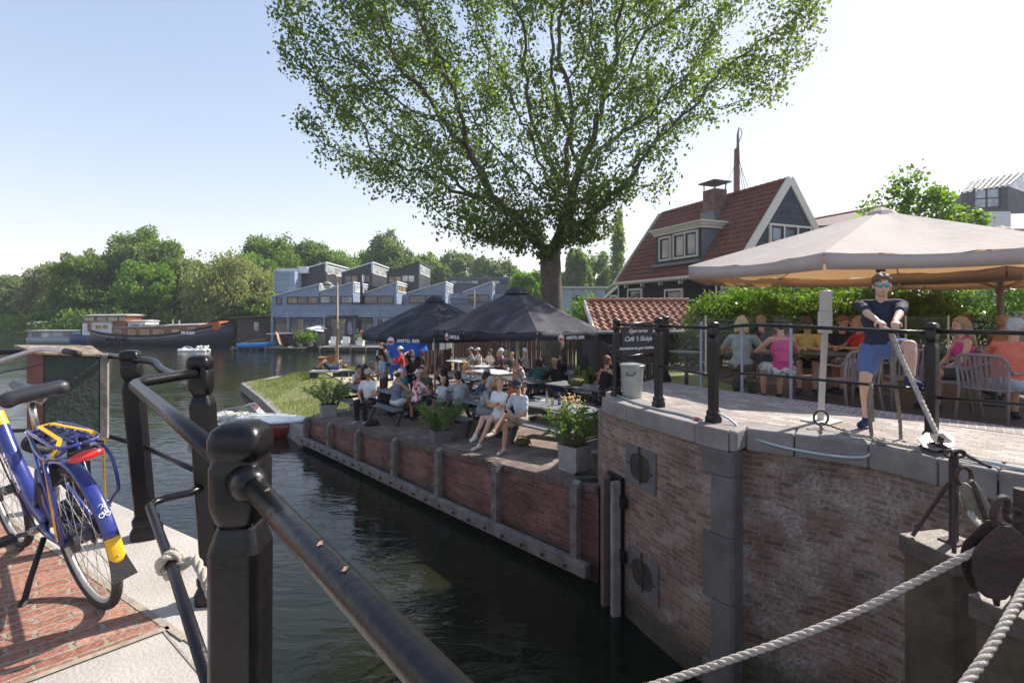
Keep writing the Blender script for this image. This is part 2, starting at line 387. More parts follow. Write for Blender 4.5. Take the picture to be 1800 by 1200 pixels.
b1 = N(nt, 'ShaderNodeBump', Distance=.028); L(nt, n1.outputs[0], b1.inputs['Height']); L(nt, r3.outputs[0], b1.inputs['Strength'])
b2 = N(nt, 'ShaderNodeBump', Strength=.35, Distance=.008); L(nt, n2.outputs[0], b2.inputs['Height']); L(nt, b1.outputs[0], b2.inputs['Normal']); L(nt, b2.outputs[0], p.inputs['Normal'])
M_water = m
mb = MB(); mb.face([(-900, -60, WZ), (300, -60, WZ), (300, 900, WZ), (-900, 900, WZ)])
mb.build('water', M_water, kind='structure')
mb = MB(); mb.face([(-1600, -650, WZ - 3), (1600, -650, WZ - 3), (1600, 1150, WZ - 3), (-1600, 1150, WZ - 3)])
mb.build('ground', mat('canal_bed', (.10, .09, .06), .9), kind='structure')

# far land behind the houseboats and houses
M_land = mat('far_grass', (.07, .09, .03), .95, var=.35, scale=.3)
shore = [(-1600, 120), (-160, 95), (-95, 84), (-62, 71), (-34, 68), (-30, 59), (-2, 58.5), (-.6, 50), (-.8, 40), (0.5, 31)]
mb = MB(); mb.prism(shore + [(1600, 31), (1600, 1150), (-1600, 1150)], WZ - .6, -2.1, bottom=False)
mb.build('land', M_land, kind='structure')

# ================================================================ lower terrace ground
WALL_A, WALL_B = Vector((-6.16, 15.4, 0)), Vector((1.27, 7.5, 0))
WU = (WALL_B - WALL_A).normalized(); WN = Vector((-WU.y, WU.x, 0))   # along the quay, and away from the water
if WN.y < 0: WN = -WN
def sheet(name, poly, m, hf, step, kind='structure', skirt=None, holes=None):
    xs = [p[0] for p in poly]; ys = [p[1] for p in poly]
    def inside(x, y):
        c = False; n = len(poly)
        for i in range(n):
            a, b = poly[i], poly[(i + 1) % n]
            if (a[1] > y) != (b[1] > y) and x < (b[0] - a[0]) * (y - a[1]) / (b[1] - a[1]) + a[0]: c = not c
        return c
    dense = []
    for i in range(len(poly)):
        a, b = Vector(poly[i][:2]), Vector(poly[(i + 1) % len(poly)][:2]); k = max(1, int((b - a).length / step))
        dense += [a.lerp(b, t / k) for t in range(k)]
    pts = list(dense); nb = len(pts)
    y = min(ys) + step * .5
    while y < max(ys):
        x = min(xs) + step * .5
        while x < max(xs):
            if inside(x, y) and min((q - Vector((x, y))).length for q in dense) > step * .35: pts.append(Vector((x, y)))
            x += step
        y += step
    r = delaunay_2d_cdt(pts, [], [list(range(nb))], 1, 1e-4)
    mb = MB(); mb._add([(q.x, q.y, hf(q.x, q.y)) for q in r[0]], [tuple(f) for f in r[2]])
    if skirt is not None:
        for i in range(nb):
            a, b = dense[i], dense[(i + 1) % nb]
            mb.face([(a.x, a.y, skirt), (b.x, b.y, skirt), (b.x, b.y, hf(b.x, b.y)), (a.x, a.y, hf(a.x, a.y))])
    return mb.build(name, m, smooth=True, kind=kind)
M_tfloor = brick('terrace_brick_paving', (.19, .135, .11), (.31, .235, .185), (.2, .17, .14), bw=.2, rh=.1, ms=.008, rot=.6, dirt=.45, third=(.3, .26, .2))
tpoly = [(1.27, 7.45), (1.9, 8.6), (2.6, 9.3), (3.4, 9.6), (3.6, 16), (5, 27), (-1, 30), (-4.4, 27.5), (-5.0, 22.5), (-5.2, 18.5), (-5.2, 16.2), (-6.16, 15.4)]
sheet('terrace_floor', [Vector(p) for p in tpoly], M_tfloor, lambda x, y: tz(x, y), .8)
bank = [(-6.16, 15.4), (-5.2, 16.2), (-5.2, 18.5), (-5.0, 22.5), (-4.4, 27.5), (-1, 30), (-.6, 37), (-4.5, 36), (-8, 33), (-11.6, 31), (-13.0, 28.5), (-13.4, 25.6), (-7.35, 16.9)]
def bankz(x, y):
    d = 9
    for a, b in zip(bank[6:-1] + [bank[-1]], bank[7:] + [bank[0]]):
        a = Vector(a); b = Vector(b); q = Vector((x, y)); t = max(0, min(1, (q - a).dot(b - a) / (b - a).length_squared)); d = min(d, (q - a.lerp(b, t)).length)
    e = -2.22 if x < -5.5 and y < 27 else -2.45
    if y > 27: e = -2.75
    w = smooth01(d / 2.6); return e * (1 - w) + (tz(x, y) - .01) * w + .03 * math.sin(x * 2.1) * math.sin(y * 1.7) * w
sheet('grass_bank', [Vector(p) for p in bank], M_grass, bankz, .45, skirt=WZ - .3)
M_sand = mat('sandy_path', (.44, .38, .29), .95, var=.16, scale=3, bump=.4)
pp = [T(632, 718), T(600, 672), T(568, 654), T(590, 648), T(660, 655), T(700, 664), T(690, 690), T(660, 712)]
sheet('path', [Vector((q.x, q.y)) for q in pp], M_sand, lambda x, y: tz(x, y) + .035 + max(0, bankz(x, y) - tz(x, y)), .5)

M_qwood = mat('grey_quay_timber', (.17, .155, .14), .85, var=.35, scale=5, bump=.5, bscale=25)
# quay wall of the lower terrace: brick panels, leaning timber posts, waling
qw = thing('quay_wall', 'low red brick quay wall with grey timber posts along the edge of the café terrace', 'wall', (WALL_A.x, WALL_A.y, 0))
M_qbrick = brick('quay_red_brick', (.19, .07, .058), (.32, .13, .10), (.22, .17, .145), ms=.007, dirt=.55, stain=(2.6, .5, (.36, .31, .29), .66), tide=-2.35)
ztA, ztB = tz(WALL_A.x, WALL_A.y), tz(WALL_B.x, WALL_B.y)
Lw = (WALL_B - WALL_A).length
def wp(s, off=0, z=0): q = WALL_A + WU * s + WN * off; return Vector((q.x, q.y, z))
def wtop(s): q = wp(s); return tz(q.x, q.y)
mb = MB()
for i in range(12):
    s0, s1 = Lw * i / 12, Lw * (i + 1) / 12
    mb.face([wp(s1, 0, -3.2), wp(s0, 0, -3.2), wp(s0, 0, wtop(s0) - .02), wp(s1, 0, wtop(s1) - .02)], [(s1, -3.2), (s0, -3.2), (s0, wtop(s0)), (s1, wtop(s1))])
mb.face([wp(0, 0, -3.2), wp(0, 1.4, -3.2), wp(0, 1.4, ztA - .03), wp(0, 0, ztA - .03)])
mb.build('brick_face', M_qbrick, qw, world=True)
M_rowlock = brick('quay_rowlock_brick', (.15, .09, .08), (.24, .16, .14), (.14, .12, .105), bw=.065, rh=.23, ms=.008, dirt=.5, offset=0)
mb = MB()
for i in range(12):
    s0, s1 = Lw * i / 12, Lw * (i + 1) / 12; a, b = wtop(s0) + .012, wtop(s1) + .012
    mb.face([wp(s0, -.035, a), wp(s0, .20, a), wp(s1, .20, b), wp(s1, -.035, b)][::-1], [(s0, 0), (s0, .23), (s1, .23), (s1, 0)][::-1])
    mb.face([wp(s1, -.035, b), wp(s0, -.035, a), wp(s0, -.035, a - .1), wp(s1, -.035, b - .1)], [(s1, .1), (s0, .1), (s0, 0), (s1, 0)])
    mb.face([wp(s1, -.035, b - .1), wp(s0, -.035, a - .1), wp(s0, .0, a - .1), wp(s1, .0, b - .1)])
mb.build('brick_capping', M_rowlock, qw, world=True)
mb = MB(); mb.beam(wp(-.1, -.19, -2.45), wp(Lw - .05, -.19, -2.42), .13, .21); mb.build('waling_beam', M_qwood, qw, world=True, bevel=.02)
for k in range(24): mb = MB(); q = wp(.3 + k * .46, -.28, -2.44); mb.ell(q, (.03, .03, .03), n=8, k=5); mb.build('bolt', M_rust, qw, world=True)
for x in (545, 587, 637, 702, 780, 882, 1022):
    d = (x - 900) / F; s = (d * WALL_A.y - WALL_A.x) / (WU.x - d * WU.y); s = max(.12, min(Lw - .1, s))
    zt = wtop(s); mb = MB()
    mb.beam(wp(s, -.14, -2.36), wp(s, -.14, zt - .02), .13, .11, up=tuple(WN))
    mb.beam(wp(s, -.14, zt - .03), wp(s, -.05, zt + .03), .13, .10, up=(0, 0, 1))
    for zz in (-2.1, zt - .28): mb.lathe([(.03, -.0), (.03, .012), (.012, .03)], wp(s, -.2, zz), 8, frame3(WU, (0, 0, 1)))
    o = mb.build('timber_post', M_qwood, qw, world=True, bevel=.018)

# timber edging of the grass bank
te = thing('timber_edging', 'grey timber beam edging the grass bank beside the open canal', 'quay edge', (-7.35, 16.9, 0))
for k, (a, b, hh) in enumerate((((-6.1, 15.25), (-7.3, 16.75), .5), ((-7.28, 16.72), (-10.4, 21.4), .42), ((-10.38, 21.38), (-13.45, 25.7), .42), ((-13.45, 25.65), (-13.0, 28.6), .4))):
    mb = MB(); mb.beam((a[0], a[1], -2.42), (b[0], b[1], -2.42), .3, hh); mb.build('beam', M_wood, te, world=True, bevel=.03)

# ================================================================ near platform on the left
pl = [(-1.26, 2.63), (-.425, .93), (.05, .15), (.5, -1.2), (-7, -3), (-9, 7.35), (-2.77, 3.57)]
plt = [Vector((x, y)) for x, y in pl]
mb = MB(); mb.prism(pl, -.26, 0, bottom=False); mb.build('platform', M_stoneL, kind='structure', bevel=.012)
sub = [(-1.29, 2.57), (-.48, .93), (0, .15), (.4, -1.2), (-7, -3), (-9, 7.2), (-2.77, 3.5)]
pw = thing('platform_wall', 'brick wall carrying the pale stone platform where the bicycle stands', 'wall', (-1.29, 2.57, 0))
mb = MB(); mb.prism(sub, -3.4, -.262, bottom=False); mb.build('brick_face', brick('platform_brick', (.16, .1, .09), (.24, .16, .14), (.22, .2, .18), dirt=.6), pw, world=True)
# stone joints and red brick paving, laid 4 mm proud
M_pave = brick('red_clinker_paving', (.27, .105, .07), (.39, .175, .115), (.31, .25, .185), bw=.205, rh=.066, ms=.0095, rot=-R(43), dirt=.18, warp=.035, bump=1.0, third=(.52, .28, .2), offset=.45)
bc = Vector((-1.434, 2.14)); d1 = Vector((-.844, .536)); d2 = Vector((-.70, -.714))
q1 = bc + d1 * 5.5; q2 = bc + d2 * 4; q3 = q1 + d2 * 4
# the clinkers step along the slanting edge
edge = []
mb = MB(); mb.face([(v.x, v.y, .004) for v in (bc, q1, q3, q2)][::1]); o = mb.build('brick_paving', M_pave, kind='structure')
M_joint = mat('stone_joint', (.30, .26, .2), .95, var=.3, scale=20)
mb = MB()
def strip(a, b, w, z=.005):
    a = Vector(a); b = Vector(b); d = (b - a).normalized(); n = Vector((-d.y, d.x)) * w / 2
    mb.face([(p.x, p.y, z) for p in (a - n, b - n, b + n, a + n)])
strip(bc - d1 * .14, q1, .028, .0065); strip(bc - d1 * .02, bc - d1 * .2, .012); strip(bc, q2, .03, .0065)
strip((-1.6, 2.25), (-.75, 1.55), .006); strip((-3.6, 3.55), (-3.95, 4.1), .008)
mb.build('mortar_joint', M_joint, kind='structure')

# ================================================================ upper platform on the right with the tall lock wall
UZ = .12
wl = [(1.27, 7.30), (1.41, 6.83), (1.745, 6.02), (2.04, 5.43), (2.20, 5.20)]
wl = [tuple(v[:2]) for v in catmull([(x, y, 0) for x, y in wl], 4)]
cor = [(2.265, 5.165), (2.42, 5.32)]
wr = [tuple(v[:2]) for v in catmull([(2.43, 5.33, 0), (2.80, 5.08, 0), (3.2, 4.80, 0), (3.44, 4.40, 0), (3.58, 4.06, 0), (3.85, 3.72, 0), (4.2, 3.2, 0), (4.6, 2.3, 0), (5.0, .8, 0), (5.2, -2, 0)], 4)]
back = [(1.27, 7.30), (1.42, 7.75), (1.95, 8.4), (2.55, 9.25)]
def off(line, d):
    out = []
    for i, p in enumerate(line):
        a = Vector(line[max(i - 1, 0)]); b = Vector(line[min(i + 1, len(line) - 1)]); t = (b - a).normalized(); out.append((p[0] - t.y * d, p[1] + t.x * d))
    return out
lw = thing('lock_wall', 'tall curved brown brick lock wall with pale lime stains and iron anchors', 'wall', (1.27, 7.3, 0))
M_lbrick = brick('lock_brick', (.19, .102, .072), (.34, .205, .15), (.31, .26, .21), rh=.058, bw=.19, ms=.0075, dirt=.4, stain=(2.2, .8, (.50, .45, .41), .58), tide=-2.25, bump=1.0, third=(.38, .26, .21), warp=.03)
M_lbrickR = brick('lock_brick_shade_colour', (.165, .09, .064), (.31, .185, .135), (.29, .24, .19), rh=.056, bw=.19, ms=.008, dirt=.45, stain=(1.6, .9, (.52, .48, .44), .545), tide=-2.2, bump=1.0, third=(.33, .21, .17), warp=.035)  # darker copy of the lock brick, shade put into the colour
def wallstrip(line, z0, z1, m, nm, par, u0=0):
    mb = MB(); u = u0
    for a, b in zip(line[:-1], line[1:]):
        l = math.hypot(b[0] - a[0], b[1] - a[1])
        mb.face([(a[0], a[1], z0), (b[0], b[1], z0), (b[0], b[1], z1), (a[0], a[1], z1)], [(u, z0), (u + l, z0), (u + l, z1), (u, z1)]); u += l
    return mb.build(nm, m, par, world=True, smooth=True)
inner = off(wl, .46); inner[-1] = (2.445, 5.565); inner[-2] = (2.45, 5.575); inner[-3] = (2.455, 5.585)
wlb = off(wl, .03); wrb = off(wr, .06)
# the left brick face, running on behind the two anchor recesses
def along(line, px):
    d = (px - 900) / F
    for i, (a, b) in enumerate(zip(line[:-1], line[1:])):
        f0, f1 = a[0] - d * a[1], b[0] - d * b[1]
        if f0 * f1 <= 0: t = f0 / (f0 - f1); return Vector((a[0] + (b[0] - a[0]) * t, a[1] + (b[1] - a[1]) * t, 0)), (Vector(b) - Vector(a)).normalized()
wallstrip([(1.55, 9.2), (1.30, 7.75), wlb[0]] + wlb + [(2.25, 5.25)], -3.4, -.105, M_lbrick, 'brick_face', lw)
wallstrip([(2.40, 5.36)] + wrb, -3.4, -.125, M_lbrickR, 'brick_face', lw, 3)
# coping stones
def coping(line, inner, z0, z1, nst, nm='coping_stone'):
    k = len(line); ids = [round(i * (k - 1) / nst) for i in range(nst + 1)]
    for a, b in zip(ids[:-1], ids[1:]):
        if a == b: continue
        mb = MB(); o_ = line[a:b + 1]; i_ = inner[a:b + 1]
        def sh(p, q, e): p = Vector(p); q = Vector(q); return tuple(p + (q - p).normalized() * e)
        o_ = [sh(o_[0], o_[1], .004)] + o_[1:-1] + [sh(o_[-1], o_[-2], .004)]; i_ = [sh(i_[0], i_[1], .004)] + i_[1:-1] + [sh(i_[-1], i_[-2], .004)]
        mb.prism(o_ + i_[::-1], z0, z1); mb.build(nm, M_stone, lw, world=True, bevel=.022, seg=3)
inr = off(wr, .36); coping(wl, inner, -.10, UZ, 3)
mb = MB(); mb.prism([wl[-1], cor[0], cor[1], tuple(wr[0]), inr[0], inner[-1]], -.10, UZ + .001); mb.build('corner_stone', M_stone, lw, world=True, bevel=.03, seg=3)
coping(wr, inr, -.12, UZ - .003, 8)
mb = MB(); mb.prism([(2.22, 5.24), (2.66, 5.50), (2.64, 5.85), (2.34, 5.95), (2.15, 5.5)], -.09, UZ - .006); mb.build('corner_bed', M_stone, lw, world=True)
# quoin pillar
for k, (za, zb, ww) in enumerate(((-.102, -.36, 1), (-.364, -.98, 0), (-.984, -1.66, 1), (-1.664, -2.32, 0), (-2.324, -3.3, 1))):
    e = .30 if ww else .20; a = Vector((2.2, 5.2)); d = (Vector(wl[-3]) - a).normalized(); pA = a + d * e
    mb = MB(); mb.prism([tuple(pA), (2.205, 5.185), (2.255, 5.185), (2.405, 5.33), (2.42, 5.62), tuple(pA + Vector((.2, .2)))], zb, za)
    mb.build('quoin_stone', M_quoin, lw, world=True, bevel=.012)
# anchor recesses: pale stone frame, shallow inset coloured as deep shade, iron bars
M_recess_shade = mat('recess_shade', (.06, .045, .035), .95)
for (px_, z_) in ((1127, -.62), (1131, -1.93)):
    c, d = along(wlb, px_); nrm = Vector((d.y, -d.x, 0)); d3 = Vector((d.x, d.y, 0)); c.z = z_
    mb = MB(); w_, h_ = .30, .25; n = 20
    op = [(.20 * math.copysign(abs(math.cos(2 * math.pi * i / n)) ** .7, math.cos(2 * math.pi * i / n)), .17 * math.copysign(abs(math.sin(2 * math.pi * i / n)) ** .7, math.sin(2 * math.pi * i / n))) for i in range(n)]
    ou = [(max(-w_, min(w_, p_[0] * 2.4)), max(-h_, min(h_, p_[1] * 2.4))) for p_ in op]
    f = lambda p_, o_: c + d3 * p_[0] + Vector((0, 0, p_[1])) + nrm * o_
    for i in range(n):
        j = (i + 1) % n
        mb.face([f(op[i], .02), f(ou[i], .02), f(ou[j], .02), f(op[j], .02)]); mb.face([f(ou[i], .02), f(ou[i], -.01), f(ou[j], -.01), f(ou[j], .02)])
    fr = mb.build('recess_frame', M_quoin, lw, world=True)
    mb = MB()
    for i in range(n):
        j = (i + 1) % n; mb.face([f(op[j], .02), f(op[j], .006), f(op[i], .006), f(op[i], .02)])
    mb.face([f(q, .006) for q in op]); mb.build('recess', M_recess_shade, lw, world=True)
    mb = MB(); mb.tube([f((-.24, .02), .035), f((.24, -.02), .035)], .013, 6); mb.tube([f((.02, -.2), .035), f((0, .27), .035)], .012, 6); mb.ell(f((.0, .0), .04), (.03, .03, .03), n=8, k=5)
    mb.build('wall_anchor', M_rust, lw, world=True)
# steel guide channel with two timber rails
gc = thing('guide_channel', 'pair of upright timber fender rails in a steel channel on the lock wall', 'fender', tuple(along(wlb, 1085)[0]))
c, d = along(wlb, 1086); nr = Vector((d.y, -d.x, 0)); d3 = Vector((d.x, d.y, 0))
for s_ in (-.13, .13):
    mb = MB(); q = c + d3 * s_ + nr * .11; mb.box((q.x, q.y, -1.95), (.085, .12, 2.1), math.atan2(d.y, d.x)); mb.build('timber_rail', M_wood if s_ > 0 else mat('brown_timber', (.16, .10, .085), .8, var=.3), gc, world=True, bevel=.012)
mb = MB(); q = c + nr * .035; mb.box((q.x, q.y, -1.9), (.36, .05, 2.1), math.atan2(d.y, d.x)); mb.build('steel_plate', M_iron, gc, world=True)
for zz in (-1.15, -1.85): mb = MB(); q = c + d3 * .22 + nr * .05; mb.box((q.x, q.y, zz), (.1, .06, .16), math.atan2(d.y, d.x)); mb.build('bracket', M_iron, gc, world=True, bevel=.01)

# cobbled walkway, raised garden behind the glass
M_cob = brick('cobble_paving', (.30, .245, .225), (.47, .40, .36), (.33, .29, .25), bw=.20, rh=.105, ms=.013, rot=R(50), warp=.05, dirt=.25, bump=1.2, third=(.55, .5, .45))
M_cob2 = brick('clinker_paving', (.25, .20, .19), (.36, .30, .28), (.44, .40, .36), bw=.20, rh=.07, ms=.009, rot=R(130), dirt=.25, bump=.9)
GL = [(2.55, 9.25), (3.09, 8.18), (3.88, 7.1), (4.55, 6.2), (5.32, 5.32), (6.8, 3.7), (7.5, 1)]
core = back + [Vector(p) for p in GL] + [(7.5, -2)] + wr[::-1] + cor[::-1] + wl[::-1]
mb = MB(); mb.prism([tuple(p)[:2] for p in back[1:]] + GL + [(7.5, -2)] + inr[::-1] + inner[::-1], -3.3, UZ - .004, bottom=False)
mb.build('cobbled_walkway', M_cob, kind='structure')
st = off(GL, -.42)
mb = MB(); mb.prism(GL[1:-1] + st[1:-1][::-1], UZ - .003, UZ + .001); mb.build('brick_border', M_cob2, kind='structure')
DZ = -.10
M_deck = brick('dark_deck', (.075, .05, .042), (.10, .068, .056), (.03, .02, .02), bw=2.4, rh=.13, ms=.008, rot=R(20), dirt=.3, bump=.6)
mb = MB(); mb.prism(GL[:-1] + [(30, 1), (30, 34), (5.2, 34), (3.7, 16), (2.6, 9.4)], -3.2, DZ, bottom=False); mb.build('garden_floor', M_deck, kind='structure')
gp = [(3.35, 8.2), (4.1, 7.3), (4.6, 8.2), (4.3, 9.2), (4.1, 12.5), (3.2, 12.5), (3.0, 9.6)]
mb = MB(); mb.prism(gp, DZ - .01, DZ + .012); mb.build('lawn_patch', M_grass, kind='structure')
# ================================================================ helpers for ironwork and rope
def sqlathe(mb, prof, c, n=24, rz=0):
    """profile rows (half width, z, squareness 2=round .. 8=square)"""
    c = Vector(c); vs = []
    for r, z, e in prof:
        for j in range(n):
            a = 2 * math.pi * (j + .5) / n; k = (abs(math.cos(a)) ** e + abs(math.sin(a)) ** e) ** (-1 / e)
            q = rotz(rz) @ Vector((r * k * math.cos(a), r * k * math.sin(a), z)); vs.append(c + q)
    k = len(prof); fs = [(i * n + j, i * n + (j + 1) % n, (i + 1) * n + (j + 1) % n, (i + 1) * n + j) for i in range(k - 1) for j in range(n)]
    fs += [tuple(range(n))[::-1], tuple(range((k - 1) * n, k * n))]
    return mb._add(vs, fs)
POST_SHAFT = [(.080, 0), (.080, .05), (.064, .078), (.068, .09), (.068, .115), (.052, .14), (.0555, .905), (.052, .918), (.040, .95)]
POST_HEAD = [(.036, .945, 3), (.046, .958, 3.5), (.052, .98, 5), (.053, .99, 7), (.053, 1.056, 8), (.050, 1.063, 7), (.0485, 1.067, 7), (.0485, 1.071, 7), (.054, 1.076, 7), (.0562, 1.088, 7), (.0558, 1.108, 6.5), (.051, 1.122, 5), (.036, 1.132, 3.5), (.010, 1.136, 2)]
def rail_post(par, x, y, z, h=1.13, w=1.0, lean=(0, 0), rz=0, nm='post', top=1.0):
    k = h / 1.136; s = MB(); vs = []
    for r, zz in POST_SHAFT:
        r *= w * (top if zz > .2 else 1); c = r * .74
        for q in ((r, -c), (r, c), (c, r), (-c, r), (-r, c), (-r, -c), (-c, -r), (c, -r)): v = rotz(rz) @ Vector((q[0], q[1], 0)); vs.append((x + v.x, y + v.y, z + zz * k))
    s._add(vs, [(i * 8 + j, i * 8 + (j + 1) % 8, (i + 1) * 8 + (j + 1) % 8, (i + 1) * 8 + j) for i in range(len(POST_SHAFT) - 1) for j in range(8)] + [tuple(range(8))[::-1], tuple(range(len(vs) - 8, len(vs)))])
    le = lambda: [(a + lean[0] * (c - z) / h, b + lean[1] * (c - z) / h, c) for a, b, c in s.v]
    s.v = le(); o = s.build(nm, M_iron, par, world=True, bevel=.004, seg=2)
    s = MB(); sqlathe(s, [(r * w * (top ** .5), zz * k, e) for r, zz, e in POST_HEAD], (x, y, z), n=32, rz=rz)
    s.v = le(); h_ = s.build('post_head', M_iron, None, smooth=True)
    lx, ly, lz = par.location; h_.data.transform(Matrix.Translation((-lx, -ly, -lz))); h_.parent = o
    return o
def rail_bar(par, pts, r=.021, nm='rail', n=12):
    s = MB(); s.tube(pts, r, n); return s.build(nm, M_iron, par, world=True, smooth=True)
def soft(pts, k=5): return catmull(pts, k)
def rope_into(mb, path, r, pitch=None, ns=3, seg=None):
    path = [Vector(p) for p in path]; pitch = pitch or r * 7
    L_ = [0]
    for a, b in zip(path[:-1], path[1:]): L_.append(L_[-1] + (b - a).length)
    tot = L_[-1]; n = max(8, min(900, int(tot / pitch * 10)))
    def at(d):
        for i in range(len(L_) - 1):
            if d <= L_[i + 1] or i == len(L_) - 2:
                t = (d - L_[i]) / max(1e-9, L_[i + 1] - L_[i]); return path[i].lerp(path[i + 1], t), (path[i + 1] - path[i]).normalized()
    strands = [[] for _ in range(ns)]; u = None
    for i in range(n + 1):
        d = tot * i / n; p, t = at(d)
        if u is None: u = t.orthogonal().normalized()
        u = (u - t * u.dot(t)).normalized(); w = t.cross(u)
        for k in range(ns):
            a = 2 * math.pi * (d / pitch + k / ns); strands[k].append(p + (u * math.cos(a) + w * math.sin(a)) * r * .5)
    for st_ in strands: mb.tube(st_, r * .56, 6)
def rope_thing(name, label, path, r, m=None, cat='rope', sm=True, **kw):
    mb = MB(); path = catmull(path, 6) if sm else path; rope_into(mb, path, r, **kw)
    o = mb.build(name, m or M_rope, None, smooth=True); return tag(o, label, cat)

# ================================================================ left railing
rl = thing('railing', 'old black painted iron railing around the pale stone platform beside the bicycle', 'railing', (-.5, .93, 0))
rail_post(rl, -.492, .93, 0, 1.125, w=.80, rz=R(4))
rail_post(rl, -1.37, 2.36, 0, 1.125, w=.84, lean=(-.07, 0), rz=R(10))
rail_post(rl, -2.15, 3.02, 0, 1.10, w=.88, lean=(-.105, 0), rz=R(20))
rail_post(rl, -2.96, 3.52, 0, 1.10, w=1.0, lean=(-.06, 0), rz=R(25))
rail_bar(rl, soft([(-3.9, 3.25, 1.05), (-3.45, 3.4, 1.055), (-3.02, 3.52, 1.05)]), .019)
rail_bar(rl, soft([(-3.02, 3.52, 1.05), (-2.6, 3.28, 1.045), (-2.25, 3.02, 1.045)]), .019)
rail_bar(rl, soft([(-2.25, 3.02, 1.045), (-2.05, 2.92, 1.04), (-1.9, 2.78, 1.01), (-1.7, 2.6, 1.005), (-1.44, 2.36, 1.055)]), .020)
rail_bar(rl, [(-1.43, 2.34, 1.045), (-1.45, 2.2, 1.045), (-1.462, 2.03, 1.045), (-1.462, 1.995, 1.043), (-1.44, 1.955, 1.042), (-.98, 1.46, 1.035), (-.52, .955, 1.03)], .021)
rail_bar(rl, [(-.48, .92, 1.025), (-.30, .705, 1.02), (-.06, .42, 1.015), (.30, 0, 1.01), (.6, -.4, 1.01)], .0185, n=18)
for (x, y, z, dx, dy) in ((-.455, .885, 1.024, .64, -.76), (-.535, .965, 1.03, -.64, .76)):
    s = MB(); s.tube([(x - dx * .03, y - dy * .03, z), (x + dx * .012, y + dy * .012, z), (x + dx * .03, y + dy * .03, z)], [.032, .029, .02], 16); s.build('collar', M_iron, rl, world=True, smooth=True)
rail_bar(rl, [(-3.9, 3.25, .53), (-2.98, 3.52, .53), (-2.17, 3.02, .53)], .013)
rail_bar(rl, [(-2.17, 3.02, .53), (-1.39, 2.36, .56)], .013)
rail_bar(rl, [(-1.40, 2.34, .53), (-1.43, 2.27, .52), (-1.50, 2.225, .515), (-1.525, 2.19, .51), (-1.515, 2.14, .51), (-1.12, 1.68, .50), (-.5, .93, .49)], .016)
# worn spots where the paint is chipped down to primer
M_chip = mat('bare_primer', (.26, .15, .105), .8, var=.2)
for (x, y, z) in ((-.385, .806, 1.0412), (-.235, .626, 1.0377), (-.185, .566, 1.0370)):
    s = MB()
    for k in range(1):
        a = 0; c = Vector((x, y, z + .0004)); s.face([c + Vector((.0035 * math.cos(t) * random.uniform(.4, 1.4), .0075 * math.sin(t) * random.uniform(.4, 1.4), 0)) for t in np.linspace(0, 5.8, 11)])
    s.build('chipped_paint', M_chip, rl, world=True)
# short rope knotted to the lower bar
A_ = Vector((-1.13, 1.69, .502)); B_ = Vector((-.77, 1.25, .5)); path = []
dr = (B_ - A_).normalized(); w_ = Vector((0, 0, 1)); sd = -dr.cross(w_)
for i in range(22):
    a = i / 21 * 2 * math.pi * 1.6; path.append(A_ + dr * (.05 * i / 21) + (w_ * math.cos(a) + sd * math.sin(a)) * .030)
path += [A_ + dr * .08 + sd * .06 + w_ * .02, A_ + dr * .16 + sd * .075 + w_ * -.01, A_ + dr * .25 + sd * .09 - w_ * .06, A_ + dr * .33 + sd * .09 - w_ * .13, A_ + dr * .38 + sd * .08 - w_ * .22]
rope_thing('rope', 'short piece of pale rope knotted round the lower bar of the railing behind the bicycle', path, .0155, sm=False)

# wooden cabinet hung on the railing, its slanting lid peeling
cb = thing('wooden_cabinet', 'weathered green and brown wooden cabinet with a slanting lid behind the bicycle saddle', 'cabinet', (-2.8, 3.3, .5))
fA = P(46, 760, 3.05); fB = P(88, 760, 3.33); fC = P(178, 760, 3.0)
def zc(px, py, Y): return P(px, py, Y).z
s = MB(); s.prism([(-2.94, 3.10), (-2.765, 3.02), (-2.765, 3.06), (-2.92, 3.14)], .56, [1.10, 1.075, 1.075, 1.10]); s.build('brown_side', mat('brown_boards', (.15, .055, .04), .7, var=.25, scale=9, bump=.4), cb, world=True, bevel=.004)
s = MB(); s.prism([(-2.76, 3.02), (-2.66, 3.10), (-2.565, 3.18), (-2.58, 3.21), (-2.77, 3.06)], .555, [1.078, 1.06, 1.04, 1.04, 1.075]); s.build('green_front', mat('green_boards', (.045, .062, .05), .75, var=.25, scale=9, bump=.4), cb, world=True, bevel=.004)
s = MB(); s.prism([(-2.562, 3.182), (-2.53, 3.205), (-2.55, 3.24), (-2.58, 3.21)], .53, 1.06); s.build('grey_post', M_wood, cb, world=True, bevel=.004)
s = MB(); s._add([(-3.01, 3.09, 1.125), (-2.77, 2.98, 1.092), (-2.53, 3.18, 1.06), (-2.74, 3.34, 1.105), (-3.01, 3.09, 1.107), (-2.77, 2.98, 1.074), (-2.53, 3.18, 1.042), (-2.74, 3.34, 1.087)], [(0, 1, 2, 3), (7, 6, 5, 4), (4, 5, 1, 0), (5, 6, 2, 1), (6, 7, 3, 2), (7, 4, 0, 3)])
s.build('lid', mat('peeling_lid', (.33, .27, .20), .9, col2=(.12, .085, .06), scale=12, bump=.8, bscale=30), cb, world=True, bevel=.004)
s = MB(); s.box((-2.74, 3.24, .8), (.3, .05, .5), .6); s.build('back_panel', M_darkwood, cb, world=True)

